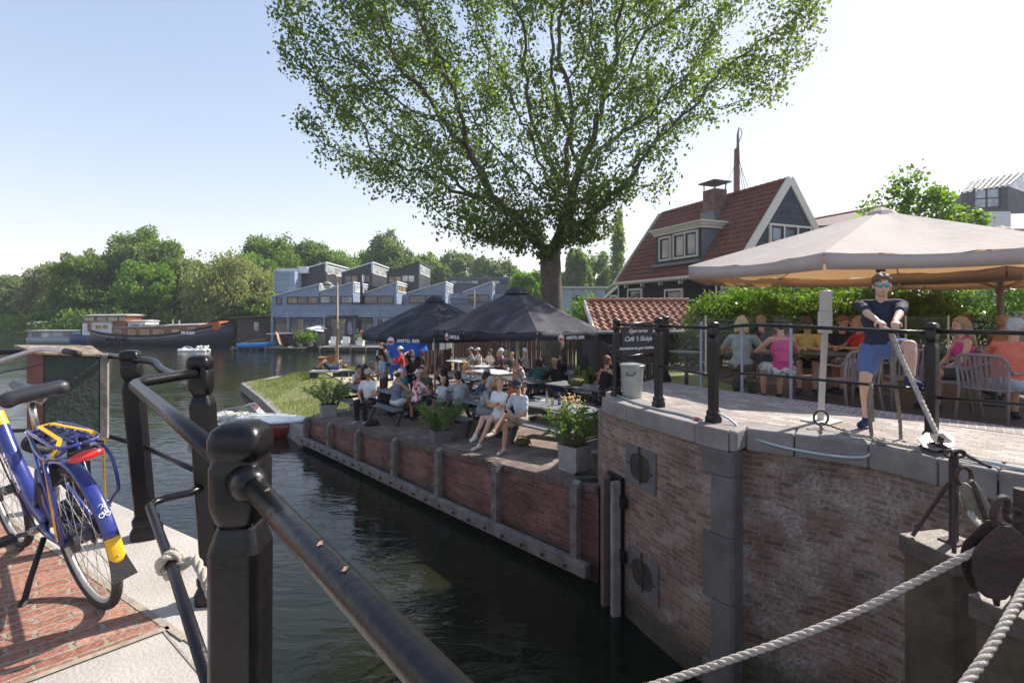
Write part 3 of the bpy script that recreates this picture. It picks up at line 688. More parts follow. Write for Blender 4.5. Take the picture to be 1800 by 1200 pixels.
# ================================================================ bicycle
M_blue = mat('blue_bike_paint', (.022, .035, .20), .28, var=.12, scale=20, coat=.6)
M_yel = mat('yellow_paint', (.78, .42, .015), .4, var=.08, scale=20)
M_blk = mat('black_rubber', (.018, .018, .02), .65, var=.3, scale=60, bump=.2, bscale=150)
M_tyre = mat('tyre_rubber', (.045, .042, .04), .8, var=.3, scale=40, bump=.5, bscale=160)
M_chrome = mat('scuffed_steel', (.55, .53, .5), .3, metal=.9, var=.15, scale=30)
M_rim = mat('dull_alloy', (.50, .47, .43), .45, metal=.5, var=.12, scale=30)
M_red = mat('red_lens', (.65, .03, .02), .18, var=.2, scale=60, coat=.6)
M_wht = mat('white_print', (.8, .8, .8), .5, var=.03)
bk = thing('bicycle', 'blue and yellow rental bicycle leaning on its kickstand on the red clinkers', 'bicycle', (-1.86, 2.31, 0))
fw = Vector((-.84, .54, 0)).normalized(); bk.rotation_mode = 'QUATERNION'
side = Vector((0, 0, 1)).cross(fw); upv = (Vector((0, 0, 1)) * math.cos(R(10)) + side * math.sin(R(10))); lf = upv.cross(fw)
bk.rotation_quaternion = Matrix((fw, lf, upv)).transposed().to_quaternion()
WR = .335
def wheel(nm, cx, hubw):
    w = thing(nm, None, None); w.parent = bk; w.location = (cx, 0, WR)
    def arc(r, a0=0, a1=360, n=48, y=0): return [(r * math.cos(R(a0 + (a1 - a0) * i / n)), y, r * math.sin(R(a0 + (a1 - a0) * i / n))) for i in range(n + 1)]
    s = MB(); s.tube(arc(WR - .02), .02, 10, cap=False); s.build('tyre', M_tyre, w, smooth=True)
    s = MB(); k = 48; prof = [(.297, -.011), (.303, -.013), (.316, -.012), (.316, .012), (.303, .013), (.297, .011), (.285, .006), (.285, -.006)]
    vs = []
    for i in range(k):
        a = 2 * math.pi * i / k
        for r, y in prof: vs.append((r * math.cos(a), y, r * math.sin(a)))
    n = len(prof); s._add(vs, [(i * n + j, i * n + (j + 1) % n, ((i + 1) % k) * n + (j + 1) % n, ((i + 1) % k) * n + j) for i in range(k) for j in range(n)]); s.build('rim', M_rim, w, smooth=True)
    s = MB()
    for i in range(32):
        a = 2 * math.pi * i / 32; sg = 1 if i % 2 else -1; b = a + (1 if (i // 2) % 2 else -1) * R(62)
        s.tube([(.045 * math.cos(b), sg * .028, .045 * math.sin(b)), (.29 * math.cos(a), sg * .003, .29 * math.sin(a))], .0013, 4, cap=False)
    s.build('spokes', M_chrome, w)
    s = MB(); s.tube([(0, -hubw, 0), (0, -.034, 0), (0, -.033, 0), (0, -.028, 0), (0, -.027, 0), (0, .027, 0), (0, .028, 0), (0, .045, 0), (0, .046, 0), (0, hubw, 0)], [.009, .009, .05, .05, .026, .026, .05, .05, .012, .009], 16); s.build('hub', mat('dark_alloy', (.09, .09, .09), .45, metal=.5), w, smooth='auto')
    return w
wheel('rear_wheel', 0, .075); wheel('front_wheel', 1.10, .06)
def band(cx, cz, r, a0, a1, hw, n=24, crown=.012, th=.002):
    s = MB(); rows = []
    for i in range(n + 1):
        a = R(a0 + (a1 - a0) * i / n); ys = [-hw, -hw * .95, -hw * .5, 0, hw * .5, hw * .95, hw]; rr = [r - crown * 1.4, r - crown * .4, r, r + crown * .15, r, r - crown * .4, r - crown * 1.4]
        rows.append([(cx + q * math.cos(a), y, cz + q * math.sin(a)) for y, q in zip(ys, rr)])
    return s.grid(rows)
def solid(o, t=.002): md = o.modifiers.new('thickness', 'SOLIDIFY'); md.thickness = t; return o
fd = solid(band(0, WR, .362, 30, 166, .027).build('rear_mudguard', M_blue, bk, smooth=True))
solid(band(0, WR, .3625, 166, 183, .0275, 8).build('yellow_tip', M_yel, fd, smooth=True))
s = MB(); s._add([(-.357, -.028, WR + .005), (-.357, .028, WR + .005), (-.385, .045, WR - .085), (-.385, -.045, WR - .085), (-.36, .0, WR + .004)], [(0, 4, 1), (0, 1, 2, 3)]); solid(s.build('mud_flap', M_blk, fd), .004)
s = MB()
for (a, y) in ((178, 0),): s.ell((.366 * math.cos(R(a)), y, WR + .366 * math.sin(R(a))), (.004,) * 3, n=8, k=5)
s.build('rivet', M_chrome, fd, smooth=True)
# the white cyclist emblem on the mudguard, bent to its curve
s = MB()
def onf(u, v, h=.3665):  # u across, v along (m)
    a = R(147) - v / .362; return Vector((h * math.cos(a) - .0, -u, WR + h * math.sin(a)))
def emb(pts, r=.0016): s.tube([onf(u, v) for u, v in pts], r, 5)
for cx_ in (-.011, .011): emb([(cx_ + .0085 * math.cos(t), -.022 + .0085 * math.sin(t)) for t in np.linspace(0, 6.283, 13)])
emb([(-.011, -.022), (-.004, -.008), (.006, -.010), (.011, -.022)]); emb([(-.004, -.008), (0, -.022), (.006, -.010)]); emb([(.006, -.010), (.004, .0)])
emb([(-.006, .002), (.002, .012), (.008, .018), (-.002, .022), (-.012, .016)]); emb([(.002, .012), (.012, .004)]); emb([(.008, .018), (.016, .022)])
s.build('emblem', M_wht, fd, smooth=True)
solid(band(1.10, WR, .362, 55, 190, .025).build('front_mudguard', M_blue, bk, smooth=True))
s = MB()
s.tube(catmull([(.955, 0, .80), (.90, 0, .72), (.80, 0, .56), (.68, 0, .43), (.55, 0, .345), (.44, 0, .30)], 5), [.036] * 26, 12)
s.tube([(.985, 0, .66), (.93, 0, .90)], .024, 12)
s.tube([(.44, 0, .29), (.36, 0, .52), (.31, 0, .78)], .02, 12)
for sg in (-1, 1):
    s.tube([(.44, sg * .02, .30), (.3, sg * .05, .30), (.0, sg * .066, WR)], .013, 8); s.tube([(.34, sg * .015, .60), (.2, sg * .05, .47), (.0, sg * .066, WR)], .011, 8)
    s.tube([(.56, sg * .012, .37), (.42, sg * .03, .44), (.335, sg * .018, .60)], .016, 8)
fr = s.build('frame', M_blue, bk, smooth=True)
s = MB(); s.tube([(.952, 0, .796), (.905, 0, .727)], .0375, 12, cap=False); s.build('yellow_band', M_yel, fr, smooth=True)
text('lettering', 'ov-fiets.nl', .058, (.725, .0365, .525), Matrix((Vector((-.62, 0, -.78)), Vector((.78, 0, -.62)) * -1, Vector((0, 1, 0)))).transposed() if False else frame3((-.62, 0, -.785), (.785, 0, -.62)), M_wht, fr, ext=.0008, bold=.001)
s = MB()
for sg in (-1, 1): s.tube([(.985, sg * .01, .66), (1.0, sg * .05, .62), (1.06, sg * .055, .45), (1.10, sg * .055, WR)], .013, 8)
s.build('fork', M_blue, bk, smooth=True)
s = MB(); s.tube([(.93, 0, .90), (.91, 0, 1.03), (.94, 0, 1.06)], .014, 8)
s.tube(catmull([(.52, -.27, 1.075), (.66, -.26, 1.085), (.84, -.20, 1.10), (.95, -.08, 1.07), (.96, 0, 1.06), (.95, .08, 1.07), (.84, .20, 1.10), (.66, .26, 1.085), (.52, .27, 1.075)], 5), .0115, 10)
hb = s.build('handlebar', M_chrome, bk, smooth=True)
for sg in (-1, 1): s = MB(); s.tube([(.515, sg * .27, 1.075), (.58, sg * .267, 1.08), (.655, sg * .26, 1.085)], [.018, .0165, .017], 12); s.build('grip', M_blk, hb, smooth=True)
s = MB(); s.tube([(.31, 0, .75), (.285, 0, .925)], .0135, 10); s.build('seat_post', M_chrome, bk, smooth=True)
s = MB(); s.tube([(.32, 0, .735), (.312, 0, .775)], .024, 10); s.tube(catmull([(.30, .03, .76), (.27, .05, .74), (.25, 0, .70), (.29, -.04, .73), (.33, -.03, .76)], 5), .022, 8); s.build('seat_clamp_cover', M_blk, bk, smooth=True)
s = MB(); s.cap((.20, -.09, .978), (.20, .09, .978), .034, .034); s.cap((.21, 0, .98), (.33, 0, .978), .036, .03); s.cap((.33, 0, .98), (.48, 0, .995), .03, .022); s.cap((.20, .09, .968), (.36, .015, .972), .034, .024); s.cap((.20, -.09, .968), (.36, -.015, .972), .034, .024)
sdl = s.blob('saddle', mat('saddle_vinyl', (.03, .03, .036), .42, var=.2, scale=30), bk, voxel=.008, it=6)
s = MB()
for sg in (-1, 1): s.tube([(.19, sg * .03, .945), (.24, sg * .02, .915), (.36, sg * .02, .92), (.44, 0, .955)], .005, 6)
s.build('saddle_rails', M_chrome, bk, smooth=True)
# rack
s = MB(); zr = .82
for sg in (-1, 1):
    s.tube(soft([(.23, sg * .03, zr - .02), (.20, sg * .055, zr), (.0, sg * .07, zr), (-.20, sg * .07, zr - .01), (-.235, sg * .04, zr - .015), (-.24, 0, zr - .015)]), .007, 8)
    s.tube(soft([(.19, sg * .055, zr), (.0, sg * .085, zr - .045), (-.14, sg * .095, zr - .06), (-.215, sg * .07, zr - .04), (-.23, sg * .05, zr - .02)]), .0075, 8)
    s.tube(soft([(-.10, sg * .085, zr - .05), (-.17, sg * .105, zr - .12), (-.18, sg * .105, zr - .26), (-.14, sg * .095, zr - .31), (-.06, sg * .08, WR + .10), (0, sg * .07, WR)]), .0075, 8)
    s.tube([(.10, sg * .07, zr - .02), (.03, sg * .075, .5), (0, sg * .07, WR)], .007, 8)
for x in (.14, .05, -.05, -.15): s.tube([(x, -.07, zr), (x, .07, zr)], .005, 6)
for y in (-.025, .025): s.tube([(.19, y, zr), (-.23, y, zr)], .0055, 6)
s.tube([(.23, 0, zr - .02), (.33, 0, .72)], .009, 8)
rk = s.build('rear_rack', M_blue, bk, smooth=True)
s = MB()
for sg in (-1, 1):
    s.beam((.17, sg * .02, zr + .012), (-.19, sg * .05, zr + .012), .016, .004); s.beam((-.19, sg * .05, zr + .012), (-.205, sg * .088, zr - .05), .016, .004, up=(1, 0, 0)); s.beam((.02 - .16, sg * .100, zr - .05), (.0, sg * .088, WR + .03), .014, .004, up=(0, 1, 0))
s.beam((.17, -.02, zr + .012), (.17, .02, zr + .012), .016, .004)
s.build('luggage_strap', M_yel, rk)
s = MB(); s.ell((-.262, 0, zr - .062), (.026, .062, .022), n=20, k=12); s.build('tail_light', M_red, bk, smooth=True)
s = MB(); s.box((-.235, 0, zr - .06), (.03, .10, .04)); s.build('tail_light_bracket', M_blk, bk, bevel=.006)
s = MB(); s.prism([(-.03, -.12), (-.03, -.085), (.1, -.085), (.1, -.12)], WR, WR + .001)
s = MB()
for sg, ln in ((-1, .17), (1, .17)):
    s.tube([(.44, sg * .03, .29), (.44, sg * .075, .29)], .02, 10); s.beam((.44, sg * .08, .29), (.44 + .16 * sg, sg * .09, .29 - .05 * sg), .012, .022, up=(0, 0, 1))
cr_ = s.build('crank', M_chrome, bk)
for sg in (-1, 1): s = MB(); s.box((.44 + .16 * sg, sg * .145, .29 - .05 * sg), (.085, .09, .026)); s.build('pedal', M_blk, bk, bevel=.006)
s = MB(); s.extr([(.0 - .05, .30), (-.03, .39), (.05, .395), (.46, .38), (.52, .33), (.51, .25), (.45, .20), (.05, .275)], (0, -.055, 0), (1, 0, 0), (0, 0, 1), .03); s.build('chain_case', M_blk, bk, bevel=.012)
s = MB(); s.extr([(.14, .50), (.28, .56), (.33, .44), (.24, .38), (.12, .40)], (0, .05, 0), (1, 0, 0), (0, 0, 1), .012); s.build('coat_guard', M_blk, bk, bevel=.004)
s = MB()
for sg in (-1, 1): s.tube(soft([(.66, sg * .235, 1.07), (.80, sg * .16, 1.02), (1.02, sg * .03, .98), (1.0, 0, .80), (.93, sg * .03, .70)]), .0035, 5)
s.tube(soft([(.93, .04, .72), (.78, .045, .52), (.55, .045, .33), (.3, .06, .30), (.05, .07, .33)]), .0035, 5)
s.build('cable', M_blk, bk, smooth=True)
s = MB(); s.box((.1, .0, .62), (.05, .11, .10)); s.build('ring_lock', M_blk, bk, bevel=.015)
s = MB(); s.tube([(.36, .05, .27), (.30, .14, .13), (.265, .215, -.018)], [.012, .012, .013], 8); s.tube([(.285, .18, .055), (.262, .222, -.03)], .017, 8); s.build('kickstand', M_blk, bk, smooth=True)

# ================================================================ railing of the upper platform
r2 = thing('railing', 'black iron railing along the curved stone coping above the lock wall', 'railing', (1.5, 7.4, UZ))
pts = [(1.505, 7.38), (1.865, 6.52), (2.21, 5.62), (3.77, 4.60)]
for (x, y), h, w in zip(pts, (1.11, 1.14, 1.10, 1.11), (1.0, 1.0, 1.05, .98)): rail_post(r2, x, y, UZ, h, w=w * .84, rz=R(25), top=.98)
rail_post(r2, 2.65, 8.9, UZ, 1.14, w=1.15, rz=R(20)); rail_post(r2, 5.35, 3.3, UZ, 1.11, rz=R(25))
rail_bar(r2, [(1.505, 7.38, 1.145), (1.865, 6.52, 1.148)], .019); rail_bar(r2, [(1.865, 6.52, 1.148), (2.21, 5.62, 1.150)], .019)
rail_bar(r2, soft([(2.21, 5.62, 1.145), (2.30, 5.60, 1.145), (2.42, 5.56, 1.17), (2.56, 5.46, 1.185), (2.8, 5.29, 1.18), (3.77, 4.60, 1.135)]), .0195)
rail_bar(r2, [(3.77, 4.60, 1.15), (5.35, 3.3, 1.15)], .0195); rail_bar(r2, [(5.35, 3.3, 1.15), (5.9, 1.5, 1.15)], .0195)
rail_bar(r2, [(1.505, 7.38, 1.145), (2.65, 8.9, 1.16)], .019); rail_bar(r2, [(1.505, 7.38, .66), (2.65, 8.9, .66)], .013)
rail_bar(r2, [(1.505, 7.38, .66), (1.865, 6.52, .64)], .013); rail_bar(r2, [(1.865, 6.52, .64), (2.21, 5.62, .625)], .014)
rail_bar(r2, soft([(2.21, 5.62, .60), (2.32, 5.59, .61), (2.45, 5.52, .66), (2.62, 5.42, .665), (2.9, 5.22, .655), (3.77, 4.60, .62)]), .014)
rail_bar(r2, [(3.77, 4.60, .56), (5.35, 3.3, .56)], .015)
# tan steel upright with a square foot plate
tp = thing('steel_upright', 'tall tan steel upright with a wide upper sleeve standing on a square base plate', 'post', (3.41, 5.66, UZ))
s = MB(); s.beam((3.41, 5.66, UZ), (3.462, 5.66, 1.15), .055, .04, up=(0, 1, 0)); s.build('shaft', mat('tan_paint', (.50, .44, .39), .6, var=.12, scale=8, bump=.2), tp, world=True, bevel=.005)
s = MB(); s.beam((3.458, 5.66, 1.09), (3.462, 5.66, 1.33), .135, .06, up=(0, 1, 0)); s.beam((3.466, 5.66, 1.33), (3.474, 5.66, 1.56), .115, .06, up=(0, 1, 0)); s.build('sleeve', _cache['tan_paint'], tp, world=True, bevel=.008)
s = MB(); s.box((3.42, 5.66, UZ + .008), (.34, .30, .014), .62); s.build('base_plate', mat('pale_plate', (.55, .53, .5), .5, var=.1), tp, world=True, bevel=.003)
# hose
hose = [(1.50, 7.30, UZ + .02), (1.62, 6.72, UZ + .015), (1.80, 6.25, UZ + .015), (1.98, 5.95, UZ + .015), (2.08, 5.62, UZ + .02)]
s = MB(); s.tube(soft(hose), .014, 8); o = s.build('garden_hose', mat('grey_hose', (.30, .35, .33), .5), None, smooth=True); tag(o, 'grey garden hose with a red coupling lying on the coping between the railing posts', 'hose')
s = MB(); s.tube([(2.04, 5.70, UZ + .022), (2.09, 5.63, UZ + .022)], .019, 8); s.build('coupling', mat('red_plastic', (.45, .05, .04), .4), o, smooth=True)
s = MB(); s.tube(soft([(2.20, 5.62, UZ + .13), (2.34, 5.50, UZ + .05), (2.5, 5.30, .02), (2.85, 5.0, -.035), (3.25, 4.74, -.02), (3.35, 4.66, UZ + .015), (3.62, 4.28, UZ + .016), (3.82, 3.93, UZ + .016), (4.2, 3.45, UZ + .016), (4.9, 2.3, UZ + .016)]), .013, 8)
o = s.build('garden_hose', mat('pale_hose', (.42, .50, .50), .45), None, smooth=True); tag(o, 'pale blue grey hose hanging over the lock wall corner and running along its coping', 'hose')
# ring, chain
rg = thing('mooring_ring', 'rusty iron ring with a short chain lying by the tan steel upright', 'mooring ring', (3.30, 5.42, UZ))
s = MB(); c = P(1443, 734, 5.36); s.tube([c + Vector((.075 * math.cos(t), 0, .075 * math.sin(t))) for t in np.linspace(0, 6.283, 25)], .011, 8, cap=False); s.build('ring', M_rust, rg, world=True, smooth=True)
s = MB(); cp = [P(1445, 742, 5.36), P(1455, 748, 5.2), P(1470, 750, 5.1), P(1480, 755, 5.0)]
for q1_, q2_ in ((P(1443, 743, 5.3), P(1443, 762, 5.05)), (P(1446, 743, 5.3), P(1478, 755, 5.1))):
    for k in range(9):
        q = q1_.lerp(q2_, k / 8); q.z = max(q.z, UZ + .012); s.ell(q, (.02, .009, .009) if k % 2 else (.012, .014, .009), n=8, k=5)
s.build('chain', M_rust, rg, world=True)

# ================================================================ mooring piles with iron stands and pulley blocks at the lower right
def pile(name, label, c, sz, top, tw, parts_loc=None):
    t = thing(name, label, 'mooring pile', (c[0], c[1], top))
    s = MB(); s.box((c[0], c[1], (top - .1 - 3.5) / 2), (sz, sz, 3.5 - .1 + top), tw); s.build('timber', M_darkwood, t, world=True, bevel=.02)
    s = MB(); s.box((c[0], c[1], top - .055), (sz + .035, sz + .035, .11), tw); s.build('steel_cap', mat('steel_cap', (.115, .095, .082), .6, metal=.3, var=.35, scale=9, bump=.3), t, world=True, bevel=.008)
    return t
p1 = pile('mooring_pile', 'square wet timber pile with a steel cap carrying a rusty tripod stand', (2.60, 3.055), .30, -.05, R(12))
B1 = Vector((2.64, 3.06, -.05)); s = MB(); s.tube([B1, B1 + Vector((0, 0, .52))], .024, 10)
s.tube([P(1604, 941, 3.12), P(1668, 848, 3.06)], .0115, 8); s.tube([P(1677, 972, 2.88), P(1679, 845, 3.03)], .0115, 8)
s.box(B1 + Vector((0, 0, .005)), (.11, .11, .01), .3); st1 = s.build('tripod_stand', M_rust, p1, world=True, smooth='auto')
s = MB(); e = P(1694, 836, 3.0); s.tube([e + Vector((.045 * math.cos(t), 0, .052 * math.sin(t))) for t in np.linspace(0, 6.283, 20)], .012, 8, cap=False); s.build('eye', M_rust, p1, world=True, smooth=True)
s = MB(); e = P(1678, 800, 3.05)
for k in range(3): q = e + Vector((-.03 + .03 * k, 0, .01)); s.tube([q + Vector((.032 * math.cos(t), .02 * math.cos(t) * (k % 2), .02 * math.sin(t))) for t in np.linspace(0, 6.283, 14)], .009, 6, cap=False)
s.build('shackle', M_rust, p1, world=True, smooth=True)
p2 = pile('mooring_pile', 'square wet timber pile at the corner with a steel cap and a rusty upright bar', (2.47, 2.37), .36, -.05, R(18))
s = MB(); s.tube([(2.42, 2.44, -.05), (2.43, 2.44, .48)], .03, 10); s.box((2.43, 2.44, .0), (.09, .02, .12)); s.tube([P(1782, 905, 2.42) + Vector((.04 * math.cos(t), 0, .03 * math.sin(t))) for t in np.linspace(0, 6.283, 16)], .013, 8, cap=False)
s.build('upright_bar', M_rust, p2, world=True, smooth='auto')
# big pulley block
c = P(1752, 984, 2.28); pb = thing('pulley_block', 'big rusty flat pulley block hanging on an iron hook with the rope running through it', 'pulley block', tuple(c))
ax = Vector((1, -.12, 0)).normalized(); ay = Vector((0, 0, 1)); an = ax.cross(ay)
poly = [(-.125, .02), (-.115, .06), (-.05, .135), (-.02, .165), (.03, .168), (.075, .13), (.12, .05), (.125, .0), (.10, -.09), (.06, -.125), (.03, -.13), (.01, -.155), (-.02, -.162), (-.07, -.15), (-.1, -.125), (-.125, -.05)]
s = MB()
for o_ in (-.035, .03): s.extr(poly, an * o_, ax, ay, .008 if o_ > 0 else .008)
s.build('cheek_plate', M_rust, pb, bevel=.003)
s = MB(); s.tube([an * -.025, an * .028], .09, 24); s.build('sheave', M_iron, pb, smooth='auto')
s = MB(); s.extr([(-.055, -.15), (-.005, -.15), (.06, .15), (.01, .16)], an * -.05, ax, ay, .014); s.tube([an * -.07 + ax * .0, an * -.035], .028, 14)
s.build('strap', M_rust, pb, bevel=.002)
s = MB(); s.tube(soft([(0, 0, .14), (-.015, 0, .2), (0, 0, .25), (.035, .01, .275), (.075, .03, .255), (.08, .04, .20)]), .014, 8); s.build('hook', M_rust, pb, smooth=True); s = MB(); s.tube([(-.005, 0, -.15), (.0, 0, -.2)], [.016, .011], 8); s.build('pin', M_rust, pb, smooth=True)
# wooden block hanging from the eye
c = P(1716, 905, 2.9); wb = thing('pulley_block', 'slim weathered wooden pulley block hanging from the iron eye of the tripod stand', 'pulley block', tuple(c))
M_ = frame3((.36, 0, -.93), (.9, -.2, .36))
s = MB(); s.ell((0, 0, 0), (.20, .05, .022), M=M_, n=20, k=10); s.ell(Vector((.045, .02, .03)), (.18, .045, .02), M=M_, n=20, k=10); s.build('cheek', mat('oiled_wood', (.17, .15, .11), .6, var=.3, scale=12, bump=.3), wb, smooth=True)
s = MB(); s.beam(M_ @ Vector((-.2, 0, 0)) + Vector((.02, -.03, .015)), M_ @ Vector((.17, 0, 0)) + Vector((.02, -.03, .015)), .022, .006, up=(0, 1, 0)); s.build('strap', M_rust, wb)
# sheave plate near the coping: two pale plates on a swivel
c = P(1648, 786, 4.05); sp = thing('pulley_block', 'flat pale steel pulley block at the foot of the post where the pulled rope ends', 'pulley block', tuple(c))
M_plate = mat('worn_steel_plate', (.20, .165, .145), .5, metal=.35, var=.2, scale=14)
s = MB()
for zo in (0, .05): s.extr([(-.16, -.04), (-.135, .045), (-.02, .10), (.05, .085), (.12, .10), (.15, .0), (.07, -.09), (-.10, -.10)], (0, 0, zo), (1, .1, .12), (-.1, .85, .45), .009)
s.build('cheek_plate', M_plate, sp, bevel=.002)
s = MB(); s.tube([(0, 0, -.0), (0, -.02, .05)], .075, 18); s.build('sheave', M_iron, sp, smooth='auto')
s = MB(); s.extr([(-.09, -.05), (-.05, .05), (.06, .05), (.05, -.05)], (0, -.03, .075), (1, .1, .12), (-.1, .85, .45), .008); s.tube([(-.0, -.03, .08), (-.0, -.045, .10)], .02, 10); s.tube(soft([(.08, -.10, .0), (.10, -.2, -.03), (.09, -.35, -.05)]), .014, 8); s.build('swivel', M_rust, sp)
# heavy ropes
rope_thing('heavy_rope', 'thick pale rope sagging from the big rusty pulley block across the water', [P(1726, 966, 2.27), P(1703, 974, 2.28), P(1600, 1027, 2.3), P(1500, 1077, 2.3), P(1400, 1118, 2.29), P(1280, 1160, 2.28), P(1150, 1203, 2.25), P(1000, 1245, 2.2), P(860, 1278, 2.2)], .0165)
rope_thing('heavy_rope', 'thick pale rope running down steeply from the big rusty pulley block', [P(1835, 985, 2.2), P(1806, 1025, 2.05), P(1770, 1090, 1.9), P(1730, 1155, 1.8), P(1690, 1212, 1.72), P(1660, 1270, 1.6)], .0165)
rope_thing('heavy_rope', 'weathered rope threaded through the slim wooden pulley block', [P(1690, 868, 3.0), P(1697, 886, 2.95), P(1712, 910, 2.85), P(1735, 932, 2.7), P(1765, 950, 2.5), P(1830, 970, 2.4)], .018)
HANDS = P(1567, 586, 4.80)
rope_thing('heavy_rope', 'thick pale rope pulled tight by the man down to the flat steel pulley block', [HANDS + Vector((-.03, .06, .05)), HANDS, P(1584, 628, 4.68), P(1604, 670, 4.5), P(1624, 714, 4.32), P(1645, 758, 4.12), P(1651, 772, 4.06), P(1655, 782, 4.02)], .021)
M_ropeD = mat('dirty_rope', (.24, .21, .17), .95, var=.3, scale=30, bump=.5, bscale=100)
rope_thing('rope', 'slack grey rope tail hanging straight down from the hands of the man', [HANDS + Vector((-.0, .02, -.02)), P(1571, 610, 4.78), P(1572, 660, 4.82), P(1577, 700, 4.84), P(1582, 740, 4.86), P(1584, 772, 4.86), P(1590, 777, 4.75)], .016, M_ropeD)
lowY = 4.78
rope_thing('rope', 'grey rope looped over the lower bar of the railing and hanging down doubled', [P(1534, 740, lowY + .1), P(1532, 700, lowY + .06), P(1531, 682, lowY + .05), P(1531, 674, lowY), P(1531, 682, lowY - .05), P(1527, 705, lowY - .06), P(1529, 735, lowY - .05), P(1532, 762, lowY - .02), P(1538, 774, lowY - .1), P(1548, 778, lowY - .2)], .017, M_ropeD)
rope_thing('rope', 'long pale rope lying along the coping between the mooring ring and flat pulley block', [G(1482, 755, UZ + .02), G(1500, 764, UZ + .02), G(1530, 768, UZ + .02), G(1560, 777, UZ + .025), G(1592, 784, UZ + .03), P(1622, 788, 4.3)], .017)
# ================================================================ the old elm: branches grown by space colonisation
def grow_tree(base, height_fork, trunk_r, ellipsoids, natt, seed, step=.42, infl=3.0, kill=.75, lean=(0, 0), iters=140):
    rng = np.random.default_rng(seed); att = []
    tot = sum(e[6] for e in ellipsoids)
    for cx, cy, cz, rx, ry, rz_, w in ellipsoids:
        n = int(natt * w / tot); d = rng.normal(size=(n, 3)); d /= np.linalg.norm(d, axis=1, keepdims=True)
        r = rng.uniform(.25, 1.06, size=(n, 1)) ** .5; q = np.array([cx, cy, cz]) + d * r * np.array([rx, ry, rz_]); ncl = max(3, n // 48); cc = q[rng.choice(n, ncl)]; own = np.argmin(((q[:, None] - cc[None]) ** 2).sum(2), axis=1); sh = rng.uniform(.15, .72, size=(ncl, 1)); att.append(q + (cc[own] - q) * sh[own])
    att = np.concatenate(att); alive = np.ones(len(att), bool)
    nodes = [np.array(base, float)]; par = [-1]; k = int(height_fork / step)
    for i in range(k): nodes.append(nodes[-1] + np.array([lean[0] * step / height_fork, lean[1] * step / height_fork, step])); par.append(i)
    for it in range(iters):
        kd = kdtree.KDTree(len(nodes))
        for i, p_ in enumerate(nodes): kd.insert(p_, i)
        kd.balance(); pull = {}
        for ai in np.nonzero(alive)[0]:
            co, i, d = kd.find(att[ai])
            if i < k - 5: continue
            if d < kill: alive[ai] = False
            elif d < infl or it < 12 or i >= k:
                v = att[ai] - nodes[i]; pull.setdefault(i, []).append(v / np.linalg.norm(v))
        if not pull: break
        new = 0
        for i, vs in pull.items():
            v = np.mean(vs, axis=0) + rng.normal(size=3) * .26
            if np.linalg.norm(v) < 1e-3: continue
            if par[i] >= 0:
                pd = nodes[i] - nodes[par[i]]; v = v / np.linalg.norm(v) + .28 * pd / (np.linalg.norm(pd) + 1e-9)
            q = nodes[i] + v / np.linalg.norm(v) * step
            co, j, d = kd.find(q)
            if d > step * .35: nodes.append(q); par.append(i); new += 1
        if not new: break
    n = len(nodes); ch = [[] for _ in range(n)]
    for i in range(1, n): ch[par[i]].append(i)
    rad = np.zeros(n)
    for i in range(n - 1, -1, -1):
        rad[i] = .011 if not ch[i] else sum(rad[c] ** 2.25 for c in ch[i]) ** (1 / 2.25)
    rad = rad * 1.0; rad[rad > .0] = np.minimum(rad, trunk_r * .9)
    s = trunk_r / rad[k]; rad = np.where(rad > .03, .03 + (rad - .03) * s * .82, rad)
    for i in range(k + 1): rad[i] = trunk_r * (1 + .35 * (1 - i / k) ** 4)
    return np.array(nodes), par, ch, rad, k
def tree_mesh(nodes, par, ch, rad, minr=0):
    mb = MB(); n = len(nodes); done = set()
    starts = [(0, None)]
    while starts:
        i, pr = starts.pop(); chain = [pr] if pr is not None else []; cur = i
        while True:
            chain.append(cur)
            if not ch[cur]: break
            cs = sorted(ch[cur], key=lambda c: -rad[c])
            for c in cs[1:]: starts.append((c, cur))
            cur = cs[0]
        if len(chain) < 2: continue
        rr = [rad[c] for c in chain]
        if pr is not None: rr[0] = min(rr[0], rr[1] * 1.15)
        if max(rr) < minr: continue
        nn = 14 if rr[-1 if len(rr) < 2 else 1] > .15 else 7 if rr[1] > .05 else 4 if rr[1] > .02 else 3
        mb.tube([nodes[c] for c in chain], rr, nn, cap=True)
    return mb
rng = np.random.default_rng(11)
TX, TY = 1.72, 21.0; tb = tz(TX, TY)
bt = thing('elm_tree', 'huge old elm with a thick trunk towering over the café terrace', 'tree', (TX, TY, tb))
ell = [(.3, 21.6, 13.2, 8.6, 5.2, 6.0, 8.5), (-4.9, 20.6, 10.6, 4.6, 4.5, 4.6, 4), (-6.0, 20.5, 12.8, 3.6, 3.5, 3.4, 2), (-2.0, 20.0, 6.9, 2.8, 2.8, 2.4, 1.3), (6.4, 21.3, 12.6, 6.2, 4.8, 3.6, 4.2), (9.9, 21.3, 13.0, 3.4, 3, 2.8, 1.5), (3.4, 20.4, 8.2, 3.6, 3.2, 3.2, 2), (2.9, 20.4, 5.9, 1.7, 1.8, 2.0, 1.2), (-1.3, 20.3, 5.1, 2.2, 1.9, 1.5, 1.7), (.9, 20.2, 6.6, 1.8, 1.6, 1.6, .7), (2.3, 21, 17.2, 6, 5, 3.5, 3), (-5.2, 20.3, 8.6, 2.2, 2.2, 1.8, .7)]
nodes, par_, ch, rad, kf = grow_tree((TX, TY, tb - .1), 5.4, .43, ell, 8200, 5, step=.40, infl=4.5, kill=.52, lean=(-.15, .1))
M_bark = mat('elm_bark', (.10, .082, .062), .95, var=.35, scale=9, bump=1.0, bscale=16)
